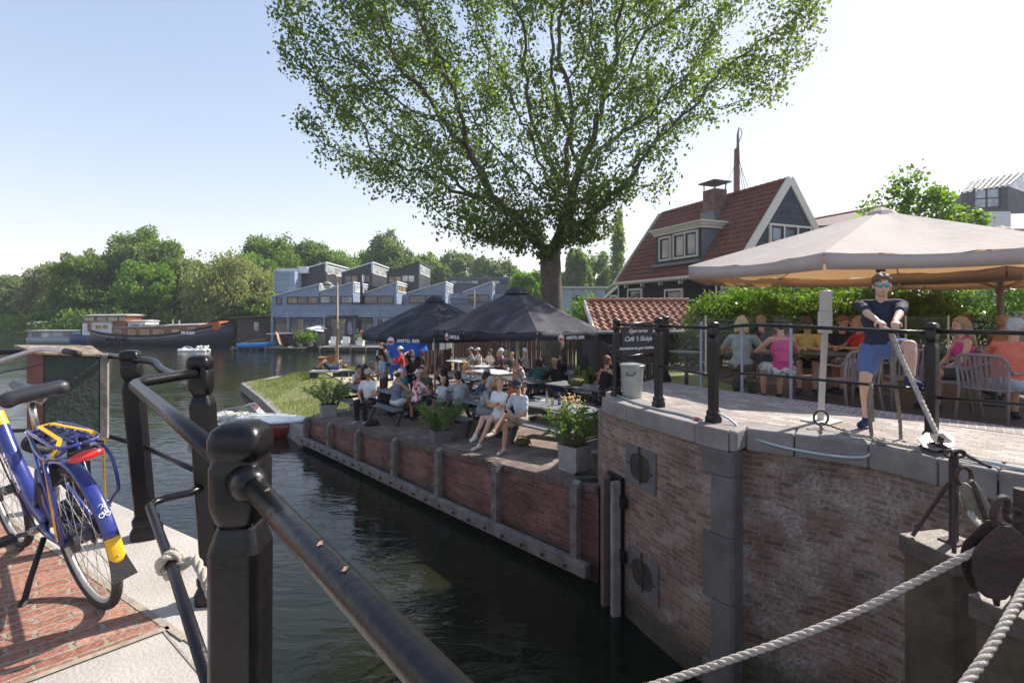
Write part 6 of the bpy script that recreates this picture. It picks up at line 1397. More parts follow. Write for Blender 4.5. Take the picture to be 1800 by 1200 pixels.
s = MB(); p0, p1, p2, p3 = P(1395, 398, 36), P(1560, 392, 36), P(1560, 362, 39), P(1432, 386, 39); s.face([p0, p1, p2, p3]); s.face([(p0.x, p0.y, -1), (p1.x, p1.y, -1), p1, p0]); s.face([(p0.x, p0.y, -1), p0, p3, (p3.x, p3.y, -1)]); s.face([p3, p2, (p2.x, p2.y, -1), (p3.x, p3.y, -1)]); s.build('roof', mat('dull_tiles', (.16, .10, .095), .8, var=.25, scale=3), t, world=True)
s = MB(); 
for k in range(14): q = p3.lerp(p2, k / 14); q2 = p3.lerp(p2, (k + 1.05) / 14); s.tube([q, q2], [.13, .16], 8)
s.build('ridge_tiles', M_tile, t, world=True)
# ================================================================ people
SKINS = {'f': (.60, .33, .22), 'm': (.53, .27, .165), 't': (.42, .20, .115), 'p': (.64, .385, .275)}
def skinmat(k):
    n = 'skin_' + k
    if n in _cache: return _cache[n]
    m = mat(n, SKINS[k], .5, var=.07, scale=9, spec=.35); p = m.node_tree.nodes['Principled BSDF']; p.inputs['Subsurface Weight'].default_value = .12; p.inputs['Subsurface Radius'].default_value = (.02, .008, .004); return m
HAIRC = {'black': (.018, .015, .014), 'dark': (.05, .03, .02), 'brown': (.13, .075, .04), 'blond': (.52, .36, .18), 'sandy': (.36, .22, .11), 'grey': (.42, .41, .40), 'white': (.68, .67, .64), 'red': (.28, .10, .04), 'auburn': (.20, .08, .035)}
def hairmat(k): return mat('hair_' + k, HAIRC[k], .6, var=.3, scale=35, bump=.6, bscale=70)
def cm(n, c, **k): return clothmat('cloth_' + n, c, trans=0, **k)
def ik(a, b, l1, l2, pole):
    a = Vector(a); b = Vector(b); d = b - a; L0 = d.length; L0c = min(L0, (l1 + l2) * .999); d.normalize(); b2 = a + d * L0c
    x = (l1 * l1 - l2 * l2 + L0c * L0c) / (2 * L0c); h = math.sqrt(max(0, l1 * l1 - x * x)); p = Vector(pole); p = (p - d * p.dot(d)).normalized(); return a + d * x + p * h, b2
def person(label, loc, yaw=0, pose='sit', k=1.0, fem=False, lean=6, skin='m', top=None, sleeve=.45, bottom=None, leg='shorts', shoes=None, hair='dark', style='short', hat=None, glasses=None,
           arms=('table', 'table'), head=(0, 0), seat=.45, J=None, vox=.016, group=None, toplen=0, fat=1.0, twist=0, knees=None, fine=False, eyes=True, roll=0):
    J = J or {}; t = thing('person', label, 'person', loc, yaw, group); V = Vector
    sw = (.158 if fem else .18) * k; hw = (.095 if fem else .088) * k
    pz = (seat + .095) if pose == 'sit' else .93 * k
    pel = J.get('pelvis', V((0, 0, pz))); ln = R(lean); s_ = V((math.sin(ln), 0, math.cos(ln)))
    if 'spine' in J: s_ = V(J['spine']).normalized()
    yy = V(J['yaxis']) if 'yaxis' in J else V((0, 1, 0)); fwd = yy.cross(s_).normalized()
    ch = pel + s_ * .30 * k; nb = pel + s_ * .50 * k; s2 = (s_ * .6 + V((0, 0, 1)) * .5 + fwd * .12).normalized()
    hc = J.get('head', nb + s2 * .195 * k)
    tw = rotz(R(twist)); ys = tw @ yy; sh = {1: nb - s_ * .045 * k + ys * sw, -1: nb - s_ * .045 * k - ys * sw}
    if 'shL' in J: sh[1] = J['shL']; sh[-1] = J['shR']
    hy, hp_ = R(head[0]), R(head[1]); b0 = Matrix((fwd if 'fdir' not in J else V(J['fdir']), yy, fwd.cross(yy))).transposed()
    if 'fdir' in J: f0_ = V(J['fdir']).normalized(); y0_ = V((0, 0, 1)).cross(f0_).normalized(); b0 = Matrix((f0_, y0_, f0_.cross(y0_))).transposed()
    elif pose == 'sit' or pose == 'stand': b0 = Matrix.Identity(3)
    HM = b0 @ Matrix.Rotation(hy, 3, 'Z') @ Matrix.Rotation(hp_, 3, 'Y') @ Matrix.Rotation(R(roll), 3, 'X'); hf = lambda x, y, z: hc + HM @ (V((x, y, z)) * k)
    up_, fo_ = .285 * k, .25 * k; el = {}; wr = {}
    for sg, a in ((1, arms[0]), (-1, arms[1])):
        if isinstance(a, tuple): tg = V(a); pole = V((-.3, sg * .7, -1))
        elif a == 'table': tg = V((.36, sg * .13, pz + .26)); pole = V((-.2, sg * 1, -.5))
        elif a == 'tablein': tg = V((.36, -sg * .02, pz + .27)); pole = V((0, sg * 1, -.4))
        elif a == 'lap': tg = V((.30, sg * .09, pz + .08)); pole = V((-.5, sg * 1, -.2))
        elif a == 'face': tg = hf(.13, sg * .03, -.12); pole = V((.5, sg * .4, -1))
        elif a == 'hair': tg = hf(0.02, sg * .12, .06); pole = V((.3, sg * 1, .2))
        elif a == 'drink': tg = V((.24, sg * .08, pz + .42)); pole = V((0, sg * .7, -1))
        elif a == 'cross': tg = ch + fwd * .17 - ys * sg * .10 * k; pole = V((0, sg * 1, -1))
        elif a == 'down': tg = V((.03, sg * (sw + .06), .80 * k if pose != 'sit' else pz + .02)); pole = V((-1, sg * .3, 0))
        elif a == 'back': tg = V((-.18, sg * .28, pz + .02)); pole = V((-1, sg * .5, 0))
        elif a == 'hold': tg = V((.28, sg * .06, pz + .20)); pole = V((-.3, sg * 1, -.6))
        elif a == 'wave': tg = V((.30, sg * .30, pz + .50)); pole = V((0, sg * .5, -1))
        if 'hand' in J and sg in J['hand']: tg = V(J['hand'][sg]); pole = V(J['pole'][sg])
        el[sg], wr[sg] = ik(sh[sg], tg, up_, fo_, pole)
    kn = {}; an = {}; toe = {}
    for sg in (1, -1):
        hip = pel + yy * hw * sg - V((0, 0, .02))
        if pose == 'sit': kn[sg] = hip + V((.42 * k, sg * .035, .02)); an[sg] = V((.40 * k, kn[sg].y * .95, .085)); toe[sg] = an[sg] + V((.15, sg * .03, -.05))
        else: kn[sg] = hip + V((.02, sg * .015, -.41 * k)); an[sg] = V((-.01, kn[sg].y + .01 * sg, .085)); toe[sg] = an[sg] + V((.15, sg * .03, -.05))
        if knees and sg in knees: kn[sg], an[sg], toe[sg] = (V(q) for q in knees[sg])
    # ---- body, one skin
    b = MB(); F_ = fat
    b.ell(pel, (.105 * F_ * k, .155 * F_ * k, .11 * k), M=Matrix((fwd, yy, s_)).transposed()); bM = Matrix((fwd, ys, s_)).transposed()
    b.ell(ch, (.108 * F_ * k, (.145 if fem else .165) * k, .17 * k), M=bM)
    tor = [(pel + s_ * .30 * k * u, (.105 + .004 * u) * F_ * k, (.155 - (.05 if fem else .03) * math.sin(math.pi * u) - (.01 if fem else -.005) * u) * (F_ if u < .8 else 1) * k) for u in (.1, .25, .4, .55, .7, .85)]
    for tc_, ta, tb_ in tor: b.ell(tc_, (ta, tb_, .11 * k), M=bM)
    b.cap(sh[1] - ys * .035, sh[-1] + ys * .035, .058 * k, .058 * k); b.cap(nb - s_ * .04, hc - HM @ V((.012, 0, .05)), .056 * k, .05 * k)
    if fem:
        for sg in (-1, 1): b.ell(ch + fwd * .085 * k + ys * sg * .065 + s_ * .02, (.05, .055, .055))
    b.ell(hf(-.008, 0, .025), (.095 * k, .076 * k, .092 * k), M=HM); b.ell(hf(.018, 0, -.035), (.068 * k, .062 * k, .078 * k), M=HM); b.ell(hf(.052, 0, -.082), (.028 * k, .034 * k, .026 * k), M=HM)
    b.cap(hf(.082, 0, .012), hf(.104, 0, -.028), .009 * k, .013 * k); b.ell(hf(.072, 0, -.062), (.020, .026, .010), M=HM); b.ell(hf(.068, 0, .030), (.022, .055, .012), M=HM)
    for sg in (-1, 1): b.ell(hf(-.005, sg * .078, -.01), (.016, .010, .028), M=HM)
    for sg in (1, -1):
        b.cap(sh[sg], el[sg], .047 * k, .038 * k); b.cap(el[sg], wr[sg], .039 * k, .025 * k)
        fd_ = (wr[sg] - el[sg]).normalized(); lat = fd_.cross(V((0, 0, 1))).normalized() if abs(fd_.z) < .95 else V((0, 1, 0)); nrm = lat.cross(fd_)
        hd = J['handdir'][sg] if 'handdir' in J else (fd_ - nrm * .15).normalized(); hd = V(hd).normalized(); lat = (lat - hd * lat.dot(hd)).normalized(); nrm = lat.cross(hd)
        pc = wr[sg] + hd * .052; b.ell(pc, (.05, .038, .017), M=Matrix((hd, lat, nrm)).transposed())
        curl = J.get('curl', .5); fl = (.064, .072, .068, .054)
        for i in range(4):
            o_ = pc + hd * .038 + lat * (-.028 + .0185 * i); d1_ = (hd * (1 - curl * .5) - nrm * curl).normalized(); m1 = o_ + d1_ * fl[i] * .5; d2_ = (hd * (1 - curl * 1.4) - nrm * curl * 1.2).normalized()
            b.cap(o_, m1, .0092, .0088, n=7); b.cap(m1, m1 + d2_ * fl[i] * .55, .0088, .0075, n=7)
        tl_ = lat * (-1 if sg > 0 else 1); o_ = wr[sg] + hd * .03 + tl_ * .028; m1 = o_ + (hd * .6 + tl_ * .6 - nrm * .5).normalized() * .035; b.cap(o_, m1, .012, .0105, n=7); b.cap(m1, m1 + (hd * .9 - nrm * .5).normalized() * .03, .0105, .0085, n=7)
        hip = pel + yy * hw * sg - V((0, 0, .02)); b.cap(hip, kn[sg], .082 * F_ * k, .056 * k); md = kn[sg].lerp(an[sg], .3) + (V((-.02, 0, 0)) if 'fdir' not in J else V((0, 0, 0))); b.cap(kn[sg], md, .053 * k, .056 * k); b.cap(md, an[sg], .056 * k, .035 * k)
        b.cap(an[sg] - V((0, 0, .03)), toe[sg], .036, .028)
    if 'belly' in J: b.ell(pel + s_ * .13 + fwd * .06, (.12, .15, .14))
    body = b.blob('body', skinmat(skin), t, voxel=vox, it=2)
    tm = top or cm('grey', (.3, .3, .32)); e = .013 if not fine else .011
    if top is not None:
        c = MB(); c.ell(pel + s_ * .02, ((.115 + e) * F_ * k, (.16 + e) * F_ * k, (.09 + toplen) * k), M=bM); [c.ell(tc_, (ta + e + .004, tb_ + e + .006, .12 * k), M=bM) for tc_, ta, tb_ in tor]; c.ell(ch, ((.112 + e) * F_ * k, ((.15 if fem else .17) + e) * k, .175 * k), M=bM)
        if fem:
            for sg in (-1, 1): c.ell(ch + fwd * .09 * k + ys * sg * .065 + s_ * .02, (.057, .062, .062))
        if 'belly' in J: c.ell(pel + s_ * .13 + fwd * .06, (.14, .17, .16))
        if sleeve > 0:
            c.cap(sh[1] - ys * .03, sh[-1] + ys * .03, .066 * k, .066 * k)
            for sg in (1, -1):
                f_ = min(1, sleeve * 1.25); q = sh[sg].lerp(el[sg], f_); c.cap(sh[sg], q, (.050 + e) * k, (.045 + e) * k)
                if sleeve > .8: c.cap(el[sg], el[sg].lerp(wr[sg], min(1, (sleeve - .8) * 5)), (.045 + e) * k, (.034 + e) * k)
        else:
            for sg in (1, -1): c.cap(ch + ys * sg * .08 + s_ * .08, nb + ys * sg * .085 - s_ * .015, .055, .052)
        c.blob('shirt' if not (fem and leg == 'dress') else 'dress', tm, t, voxel=vox, it=3 if fine else 2, noise=(.022, .07) if fine else (.02, .09))
    bm_ = bottom or cm('navy', (.03, .035, .06)); c = MB(); e2 = .018
    c.ell(pel - s_ * .01, ((.118 + e2 * .5) * F_ * k, (.162 + e2 * .6) * F_ * k, .115 * k), M=Matrix((fwd, yy, s_)).transposed())
    for sg in (1, -1):
        hip = pel + yy * hw * sg - V((0, 0, .02)); f_ = {'shorts': .68, 'trousers': 1, 'skirt': .75, 'dress': .85, 'hot': .35}[leg]; q = hip.lerp(kn[sg], f_)
        c.cap(hip, q, (.088 + e2) * F_ * k, ((.07 if f_ < 1 else .06) + e2) * k)
        if leg == 'trousers': c.cap(kn[sg], an[sg] + V((0, 0, .03)), (.056 + e2) * k, (.044 + e2) * k)
    if leg in ('skirt', 'dress'): c.cap((kn[1].lerp(pel, .45)), (kn[-1].lerp(pel, .45)), .09, .09)
    c.blob({'shorts': 'shorts', 'hot': 'shorts', 'trousers': 'trousers'}.get(leg, 'skirt'), bm_, t, voxel=vox, it=2, noise=(.012, .1))
    sm_ = shoes or cm('dark_shoe', (.03, .03, .035))
    for sg in (1, -1):
        c = MB(); dT = (toe[sg] - an[sg]).normalized(); c.cap(an[sg] - dT * .03 - V((0, 0, .035)), toe[sg] + V((0, 0, -.004)), .043, .036); c.cap(an[sg], an[sg] - V((0, 0, .03)), .045, .045); o = c.blob('shoe', sm_, t, voxel=vox * .8, it=1)
    # ---- hair and hats
    if style != 'bald' and hair:
        c = MB(); c.ell(hf(-.018, 0, .045), (.100 * k, .086 * k, .092 * k), M=HM); c.ell(hf(-.045, 0, -.005), (.068 * k, .080 * k, .085 * k), M=HM)
        if style == 'short' and not hat: c.ell(hf(.035, 0, .098), (.055, .06, .03), M=HM)
        if style in ('long', 'bob', 'vlong'):
            ln_ = {'bob': .12, 'long': .26, 'vlong': .42}[style]
            for yo in (-.06, 0, .06): a_ = hf(-.06, yo, .0); c.cap(a_, a_ + V((-.02 - .05 * (ln_ > .2), yo * .25, -ln_)), .05, .038)
            for sg in (-1, 1): c.cap(hf(-.01, sg * .078, .03), hf(-.02, sg * .09, -.10), .028, .024)
        if style == 'bun': c.ell(hf(-.07, 0, .13), (.055, .055, .05))
        if style == 'curly':
            for i in range(26): a_ = i * 2.4; u_ = i / 26; c.ell(hf(-.02 + .085 * u_ ** .5 * math.cos(a_), .078 * u_ ** .5 * math.sin(a_), .125 - .07 * u_), (.024, .024, .022))
        if style == 'tail': c.cap(hf(-.10, 0, .04), hf(-.14, 0, -.12), .035, .018)
        c.blob('hair', hairmat(hair), t, voxel=min(vox, .013), it=1, noise=(.022 if style != 'long' else .018, .03))
    if hat:
        kind, hm = hat; c = MB(); 
        if kind == 'cap': c.ell(hf(-.012, 0, .062), (.106 * k, .09 * k, .082 * k), M=HM); c.ell(hf(.115, 0, .052), (.075, .072, .013), M=HM @ Matrix.Rotation(R(12), 3, 'Y'))
        elif kind == 'flat': c.ell(hf(.012, 0, .085), (.125 * k, .10 * k, .05 * k), M=HM @ Matrix.Rotation(R(10), 3, 'Y')); c.ell(hf(.11, 0, .06), (.04, .06, .014), M=HM)
        elif kind == 'backcap': c.ell(hf(-.012, 0, .062), (.106 * k, .09 * k, .082 * k), M=HM); c.ell(hf(-.12, 0, .03), (.07, .07, .013), M=HM)
        else: c.ell(hf(-.008, 0, .07), (.10 * k, .09 * k, .08 * k), M=HM); c.ell(hf(-.008, 0, .045), (.155, .145, .02), M=HM)
        c.blob('hat', hm, t, voxel=min(vox, .012), it=1)
    if glasses:
        for sg in (-1, 1): c = MB(); c.ell(hf(.088, sg * .033, .008), (.010, .028, .020), M=HM @ Matrix.Rotation(R(8 * sg), 3, 'Z')); g_ = c.build('sunglasses', glasses, t, smooth=True)
        c = MB(); c.tube([hf(.098, -.01, .014), hf(.100, 0, .016), hf(.098, .01, .014)], .003, 5)
        for sg in (-1, 1): c.tube([hf(.088, sg * .058, .014), hf(.0, sg * .080, .010)], .003, 5)
        c.build('glasses_frame', M_df, t); c = MB(); c.ell(hf(.088, 0, -.062), (.006, .022, .005), M=HM, n=8, k=6); c.build('lips', mat('lips', (.36, .12, .11), .5), t, smooth=True)
    elif eyes:
        for sg in (-1, 1): c = MB(); c.ell(hf(.0815, sg * .031, .006), (.008, .014, .007), M=HM, n=8, k=6); c.build('eye', mat('eye_dark', (.05, .035, .03), .3), t, smooth=True)
        c = MB(); c.ell(hf(.088, 0, -.062), (.006, .022, .005), M=HM, n=8, k=6); c.build('lips', mat('lips', (.36, .12, .11), .5), t, smooth=True)
    return t
M_shade = glassmat('sunglass_lens', (.01, .01, .012), rough=.08); M_teal = mat('mirror_lens', (.02, .42, .40), .12, metal=.6, var=.3, scale=25, spec=.8)
# ---------------------------------------------------------------- the man pulling the rope
Vv = Vector
O_ = Vector((3.72, 5.37, UZ)); lc = lambda x, y, z: Vector((x, y, z)) - O_
fdir = Vector((-.52, -.85, 0)).normalized(); ydir = Vector((0, 0, 1)).cross(fdir).normalized()   # his left
pel = lc(3.885, 5.38, .95); spn = Vector((.06, .10, .52)); sn = spn.normalized(); nb_ = pel + sn * .50
hL, hR = HANDS + Vector((.03, .02, .03)), HANDS + Vector((-.025, .06, .045))
J = dict(pelvis=pel, spine=spn, yaxis=ydir, fdir=fdir, head=nb_ + Vector((-.02, -.045, .165)), hand={1: lc(*(hL - (hL - (nb_ + O_)).normalized() * .05)), -1: lc(*(hR - (hR - (nb_ + O_)).normalized() * .05))}, pole={1: Vector((.5, -.3, -1)), -1: Vector((-.6, .2, -.9))}, curl=.85,
         handdir={1: Vector((-.55, -.75, -.25)), -1: Vector((-.05, -.9, -.35))})
kneeS = {-1: (lc(3.665, 5.31, .635), lc(3.715, 5.36, UZ + .085), lc(3.60, 5.29, UZ + .04)), 1: (lc(3.86, 4.96, 1.0), lc(3.735, 4.80, .70), lc(3.70, 4.66, .665))}
person('man in a navy t-shirt, blue shorts and mirrored sunglasses pulling a thick rope', tuple(O_), 0, 'stand', k=1.0, skin='p', top=cm('navy_shirt', (.028, .032, .055), scale=4), sleeve=.55, bottom=cm('blue_shorts', (.10, .155, .33)), leg='shorts', shoes=cm('blue_slipper', (.02, .03, .09)), hair='brown', style='curly', glasses=M_teal, J=J, knees=kneeS, vox=.0075, fine=True, head=(4, 6), fat=1.04)
# ================================================================ café terrace furniture
M_pt = mat('grey_table_top', (.20, .20, .215), .55, var=.25, scale=5, bump=.3)
def picnic(loc, rz, label, L_=1.8, group='black picnic tables'):
    t = thing('picnic_table', label, 'picnic table', loc, rz, group)
    for i in range(5): pass
    s = MB()
    for i in range(5): s.box((0, -.32 + .16 * i, .735), (L_, .145, .04))
    s.build('table_top', M_pt, t, bevel=.006)
    for sg in (-1, 1):
        s = MB()
        for o_ in (-.075, .075): s.box((0, sg * .68 + o_, .44), (L_, .135, .04))
        s.build('bench_seat', M_pt, t, bevel=.006)
    for x in (-L_ * .36, L_ * .36):
        s = MB(); s.box((x, 0, .68), (.06, .72, .07)); s.box((x, 0, .385), (.06, 1.5, .08)); s.build('crossbar', M_blackwood, t, bevel=.004)
        for sg in (-1, 1): s = MB(); s.beam((x + .045 * (1 if x > 0 else -1), sg * .28, .71), (x + .045 * (1 if x > 0 else -1), sg * .66, -.03), .05, .10, up=(1, 0, 0)); s.build('leg', M_blackwood, t, bevel=.004)
    return t
ang = math.atan2(WU.y, WU.x)
def tp3(x, y): return (x, y, tz(x, y))
TB = [((.92, 10.32), 'black picnic table behind the seated couple, next to the large oleander pot'), ((-1.05, 12.25), 'black picnic table in the middle of the quayside row, behind the bushy oleander'), ((-3.0, 14.15), 'black picnic table with green bottles where the man in the flat cap sits'),
      ((-4.6, 15.9), 'black picnic table end poking out at the left beside the lawn'), ((1.75, 13.0), 'empty black picnic table with an olive bag on it'), ((.25, 15.2), 'black picnic table between the teal striped woman and the woman resting her chin'), ((-1.5, 16.9), 'black picnic table behind the dark haired boy, in shadow'), ((1.75, 16.4), 'black picnic table where the fair haired man in a black hoodie sits')]
for (x, y), lb in TB: picnic(tp3(x, y), ang, lb)
M_metal = mat('brushed_metal', (.62, .60, .57), .35, metal=.6, var=.1)
def cafe_table(px, py, H, label, r=.42, sq=False, m=None):
    q = T(px, py, H); t = thing('cafe_table', label, 'table', (q.x, q.y, q.z))
    s = MB(); (s.box((0, 0, H - .015), (r * 2.8, r * 1.7, .03), ang) if sq else s.lathe([(r, -.03), (r, 0)], (0, 0, H), 24)); s.build('table_top', m or mat('white_table_top', (.62, .62, .63), .4), t, bevel=.004)
    s = MB(); s.tube([(0, 0, .04), (0, 0, H - .03)], .03, 8); s.build('leg', M_metal, t); s = MB(); s.lathe([(.24, 0), (.22, .03), (.03, .045)], n=16); s.build('base', M_metal, t); return t, q
ct1, q1_ = cafe_table(806, 634, .74, 'small square white table with glasses by the fence at the far left', .38, True)
ct2, q2_ = cafe_table(851, 643, .74, 'round metal café table in front of the man in the white cap', .40)
ct3, q3_ = cafe_table(866, 652, .74, 'long white table sloping in the sun in front of the back row of guests', .62, True)
# glasses and bottles
M_drink = glassmat('drinking_glass', (.5, .5, .45), rough=.05, alpha=.45); M_gb = mat('green_bottle', (.01, .16, .07), .12, coat=.5); M_amb = mat('amber_drink', (.55, .25, .03), .15, coat=.5)
def on_table(tb, dx, dy, h, nm, label, m, r=.032, H=.755, bottle=False):
    x, y = tb; q = Vector((x, y, 0)) + WU * dx + WN * dy; o = thing(nm, label, nm.split('_')[-1], (q.x, q.y, tz(x, y) + H), group='drinks on the tables'); s = MB()
    if bottle: s.lathe([(r, 0), (r, h * .6), (r * .4, h * .8), (r * .38, h)], n=12)
    else: s.lathe([(r * .85, 0), (r, h)], n=12)
    s.build('glass_body', m, o, smooth='auto'); s = MB()
    s.lathe([(r * .8, .004), (r * .93, h * .7)], n=12) if not bottle else s.lathe([(r * .42, h - .01), (r * .42, h + .012)], n=10); s.build('drink' if not bottle else 'cap', M_amb if not bottle else M_metal, o); return o
t0, t1, t2 = TB[0][0], TB[1][0], TB[2][0]
for (tb, dx, dy, h, nm, lb, m_, bt_) in ((t2, -.1, -.12, .27, 'green_bottle', 'tall green bottle beside the man in the flat cap, left of the pair', M_gb, True), (t2, .25, .0, .25, 'green_bottle', 'tall green bottle in front of the waiter, right of the pair', M_gb, True), (t2, .45, -.15, .14, 'drinking_glass', 'beer glass by the green bottles', M_drink, False),
    (t0, -.25, -.05, .24, 'clear_bottle', 'clear bottle behind the woman in the white blouse', M_drink, True), (t0, .0, .05, .22, 'blue_bottle', 'dark blue bottle behind the man in the dark cap', mat('blue_bottle', (.02, .04, .2), .15), True), (t0, -.05, -.1, .15, 'drinking_glass', 'beer glass between the clear and the dark blue bottle', M_drink, False),
    (t1, .35, .1, .15, 'drinking_glass', 'drinking glass on the table behind the grey haired man', M_drink, False), (t1, .6, .0, .14, 'drinking_glass', 'second drinking glass by the woman in the white top', M_drink, False)): on_table(tb, dx, dy, h, nm, lb, m_, bottle=bt_)
for i in range(7):
    o = thing('drinking_glass', 'one of the empty glasses crowded on the small square white table', 'glass', (q1_.x - .36 + .11 * i, q1_.y + .08 * (-1) ** i, q1_.z + .745), group='glasses on the small square white table'); s = MB(); s.lathe([(.03, 0), (.036, .14)], n=10); s.build('glass_body', M_drink, o); s = MB(); s.lathe([(.026, .002), (.027, .02)], n=8); s.build('foot', M_white, o)
for q, lb in ((q2_, 'white cup on the round metal café table'), (q3_, 'pale beer glass at the right end of the long white table')):
    o = thing('cup', lb, 'cup', (q.x + (.0 if q is q2_ else .55), q.y, q.z + .745)); s = MB(); s.lathe([(.035, 0), (.045, .12)], n=12); s.build('cup_body', M_white, o); s = MB(); s.tube([(.04, 0, .03), (.07, 0, .06), (.045, 0, .09)], .006, 5); s.build('handle', M_white, o)
for k, (tb, dx, dy) in enumerate(((t2, -.45, .1), (t2, .6, .1), (t1, -.3, -.1), (t1, .1, .12), (t1, .62, -.15), (t0, .45, .1), (t0, -.6, .1), (TB[5][0], 0, 0), (TB[5][0], .5, .1), (TB[7][0], .1, 0), (TB[6][0], .2, 0))):
    q = Vector(tb + (0,)) + WU * dx + WN * dy; o = thing('plate', 'white dinner plate with leftovers on one of the black picnic tables', 'plate', (q.x, q.y, tz(*tb) + .757), group='plates on the picnic tables'); s = MB(); s.lathe([(.07, 0), (.12, .015), (.115, .018), (.06, .008)], n=18); s.build('dish', M_white, o); s = MB(); s.ell((0, .01, .02), (.05, .035, .02), n=8, k=5); s.build('food', M_amb if k % 2 else Mg2, o)
# ---------------------------------------------------------------- black octagonal parasols
M_par = clothmat('black_canvas', (.042, .042, .054), trans=.04, rough=.75, var=.3, scale=2.5, bump=.45)
def parasol(name, label, c, r, zv, zt, vh, m, pole_m, base_z, nseg=8, rot=11, polyv=None, ribm=None, pole_r=.03, hub=None, sag=.06, group=None):
    t = thing(name, label, 'parasol', (c[0], c[1], base_z), group=group); C_ = Vector((c[0], c[1], 0))
    V0 = polyv or [Vector((c[0] + r * math.cos(R(rot + 360 * i / nseg)), c[1] + r * math.sin(R(rot + 360 * i / nseg)), zv + vh)) for i in range(nseg)]; n = len(V0); top_ = Vector((c[0], c[1], zt)); s = MB(); rows = 9; cols = 8
    rr_ = random.Random(5)
    for i in range(n):
        a, b = V0[i], V0[(i + 1) % n]; g = []
        for j in range(rows + 1):
            f_ = j / rows; row = []
            for k in range(cols + 1):
                e_ = k / cols; q = top_.lerp(a.lerp(b, e_), f_); dip = math.sin(math.pi * e_) * sag * f_ * (1.15 - .3 * f_); q = q.copy(); q.z -= dip + .03 * math.sin(j * 1.1 + k * 1.9 + i * 2) * math.sin(math.pi * e_) * f_ - .0; 
                inn = (C_ - Vector((q.x, q.y, 0))); 
                if inn.length > 1e-4: q += inn.normalized() * .05 * math.sin(math.pi * e_) * f_
                row.append(q)
            g.append(row)
        s.grid([[g[j][k] for j in range(rows + 1)] for k in range(cols + 1)])
    cano = s.build('canopy', m, t, world=True, smooth=True)
    vg = []
    for i in range(n):
        a, b = V0[i], V0[(i + 1) % n]; s = MB(); gv = [[], []]
        for k in range(cols + 1):
            e_ = k / cols; q = a.lerp(b, e_); dip = math.sin(math.pi * e_) * sag * .85; q = q.copy(); q.z -= dip; inn = (C_ - Vector((q.x, q.y, 0))).normalized(); q += inn * .05 * math.sin(math.pi * e_); lo = q - Vector((0, 0, vh)) + inn * (.02 + .015 * math.sin(k * 2 + i)); lo.z += dip * .7
            if k == 0: lo += (b - a).normalized() * .03
            if k == cols: lo -= (b - a).normalized() * .03
            gv[0].append(lo); gv[1].append(q)
        s.grid(gv); o = s.build('valance', m, t, world=True, smooth=True); solid(o, .004)
        vg.append((a, b))
    hz = hub or zt - .55; s = MB(); s.tube([(c[0], c[1], base_z), (c[0], c[1], zt - .02)], pole_r, 12); s.build('pole', pole_m, t, world=True, smooth=True)
    for i in range(n):
        s = MB(); q = V0[i]; s.tube([Vector((c[0], c[1], zt - .08)), q - Vector((0, 0, .05))], .014, 6); mid = top_.lerp(q, .62) - Vector((0, 0, .06)); s.tube([Vector((c[0], c[1], hz)), mid], .012, 6); s.build('rib', ribm or pole_m, t, world=True)
    s = MB(); s.lathe([(pole_r + .03, 0), (pole_r + .04, .03), (pole_r + .02, .1)], (c[0], c[1], hz - .05), 12); s.build('hub', ribm or pole_m, t, world=True)
    s = MB(); s.lathe([(.28, 0), (.28, .05), (.05, .08)], (c[0], c[1], base_z), 16); s.build('base', M_stone, t, world=True)
    s = MB(); s.lathe([(.34, -.13), (.22, -.02), (.05, .07)], (c[0], c[1], zt + .0), 8, a0=R(rot)); s.build('vent_cap', m, t, world=True)
    return t, vg
M_pole = mat('cream_pole', (.60, .53, .46), .5, var=.05); M_logoR = mat('logo_red', (.55, .05, .05), .5, var=.03); M_logoW = mat('logo_white', (.75, .75, .75), .5, var=.03)
def panel_print(t, a, b, vh, f_, sz, txt='AMSTEL BIER', flip=False):
    """roundel and lettering printed on a valance panel"""
    a = a - Vector(t.location); b = b - Vector(t.location); d = (b - a).normalized(); mid = a.lerp(b, f_); out = d.cross(Vector((0, 0, 1))); inn = -out
    mid = mid + out * -.045; mid.z -= vh * .62 + .04; M = frame3(d, (0, 0, 1)); M_out = out * .012
    s = MB(); cpos = mid - d * sz * 2.2 + M_out
    def disc(r0, r1, m, o_): q = MB(); cc = cpos + out * o_; n = 24; q.face([cc + d * math.cos(2 * math.pi * i / n) * r1 + Vector((0, 0, 1)) * math.sin(2 * math.pi * i / n) * r1 for i in range(n)]); q.build('logo', m, t)
    disc(0, sz * .85, M_logoW, 0); disc(0, sz * .72, M_logoR, .003); q = MB(); cc = cpos + out * .006; q.face([cc + d * x * sz + Vector((0, 0, 1)) * z * sz for x, z in ((-.68, .05), (.68, .05), (.55, .45), (.2, .68), (-.2, .68), (-.55, .45))]); q.build('logo', M_logoW, t)
    text('lettering', txt, sz * .95, tuple(mid + d * sz * 1.9 + M_out), M, M_logoW, t, ext=.001, bold=.004)
PRc = (.13, 12.9); PLc = (-2.47, 16.4)
tR, vR = parasol('parasol', 'black octagonal beer parasol nearest the tree trunk with printed valance, the closer one', PRc, 2.12, .72, 1.92, .20, M_par, M_pole, tz(*PRc))
tL, vL = parasol('parasol', 'black octagonal beer parasol further back on the left, partly hidden behind the other', PLc, 2.28, .47, 1.80, .22, M_par, M_pole, tz(*PLc), rot=8)
panel_print(tR, vR[4][0], vR[4][1], .2, .60, .105); panel_print(tR, vR[5][0], vR[5][1], .2, .08, .06) if False else None
panel_print(tR, vR[6][0], vR[6][1], .2, .55, .10); panel_print(tL, vL[5][0], vL[5][1], .22, .40, .13) if True else None
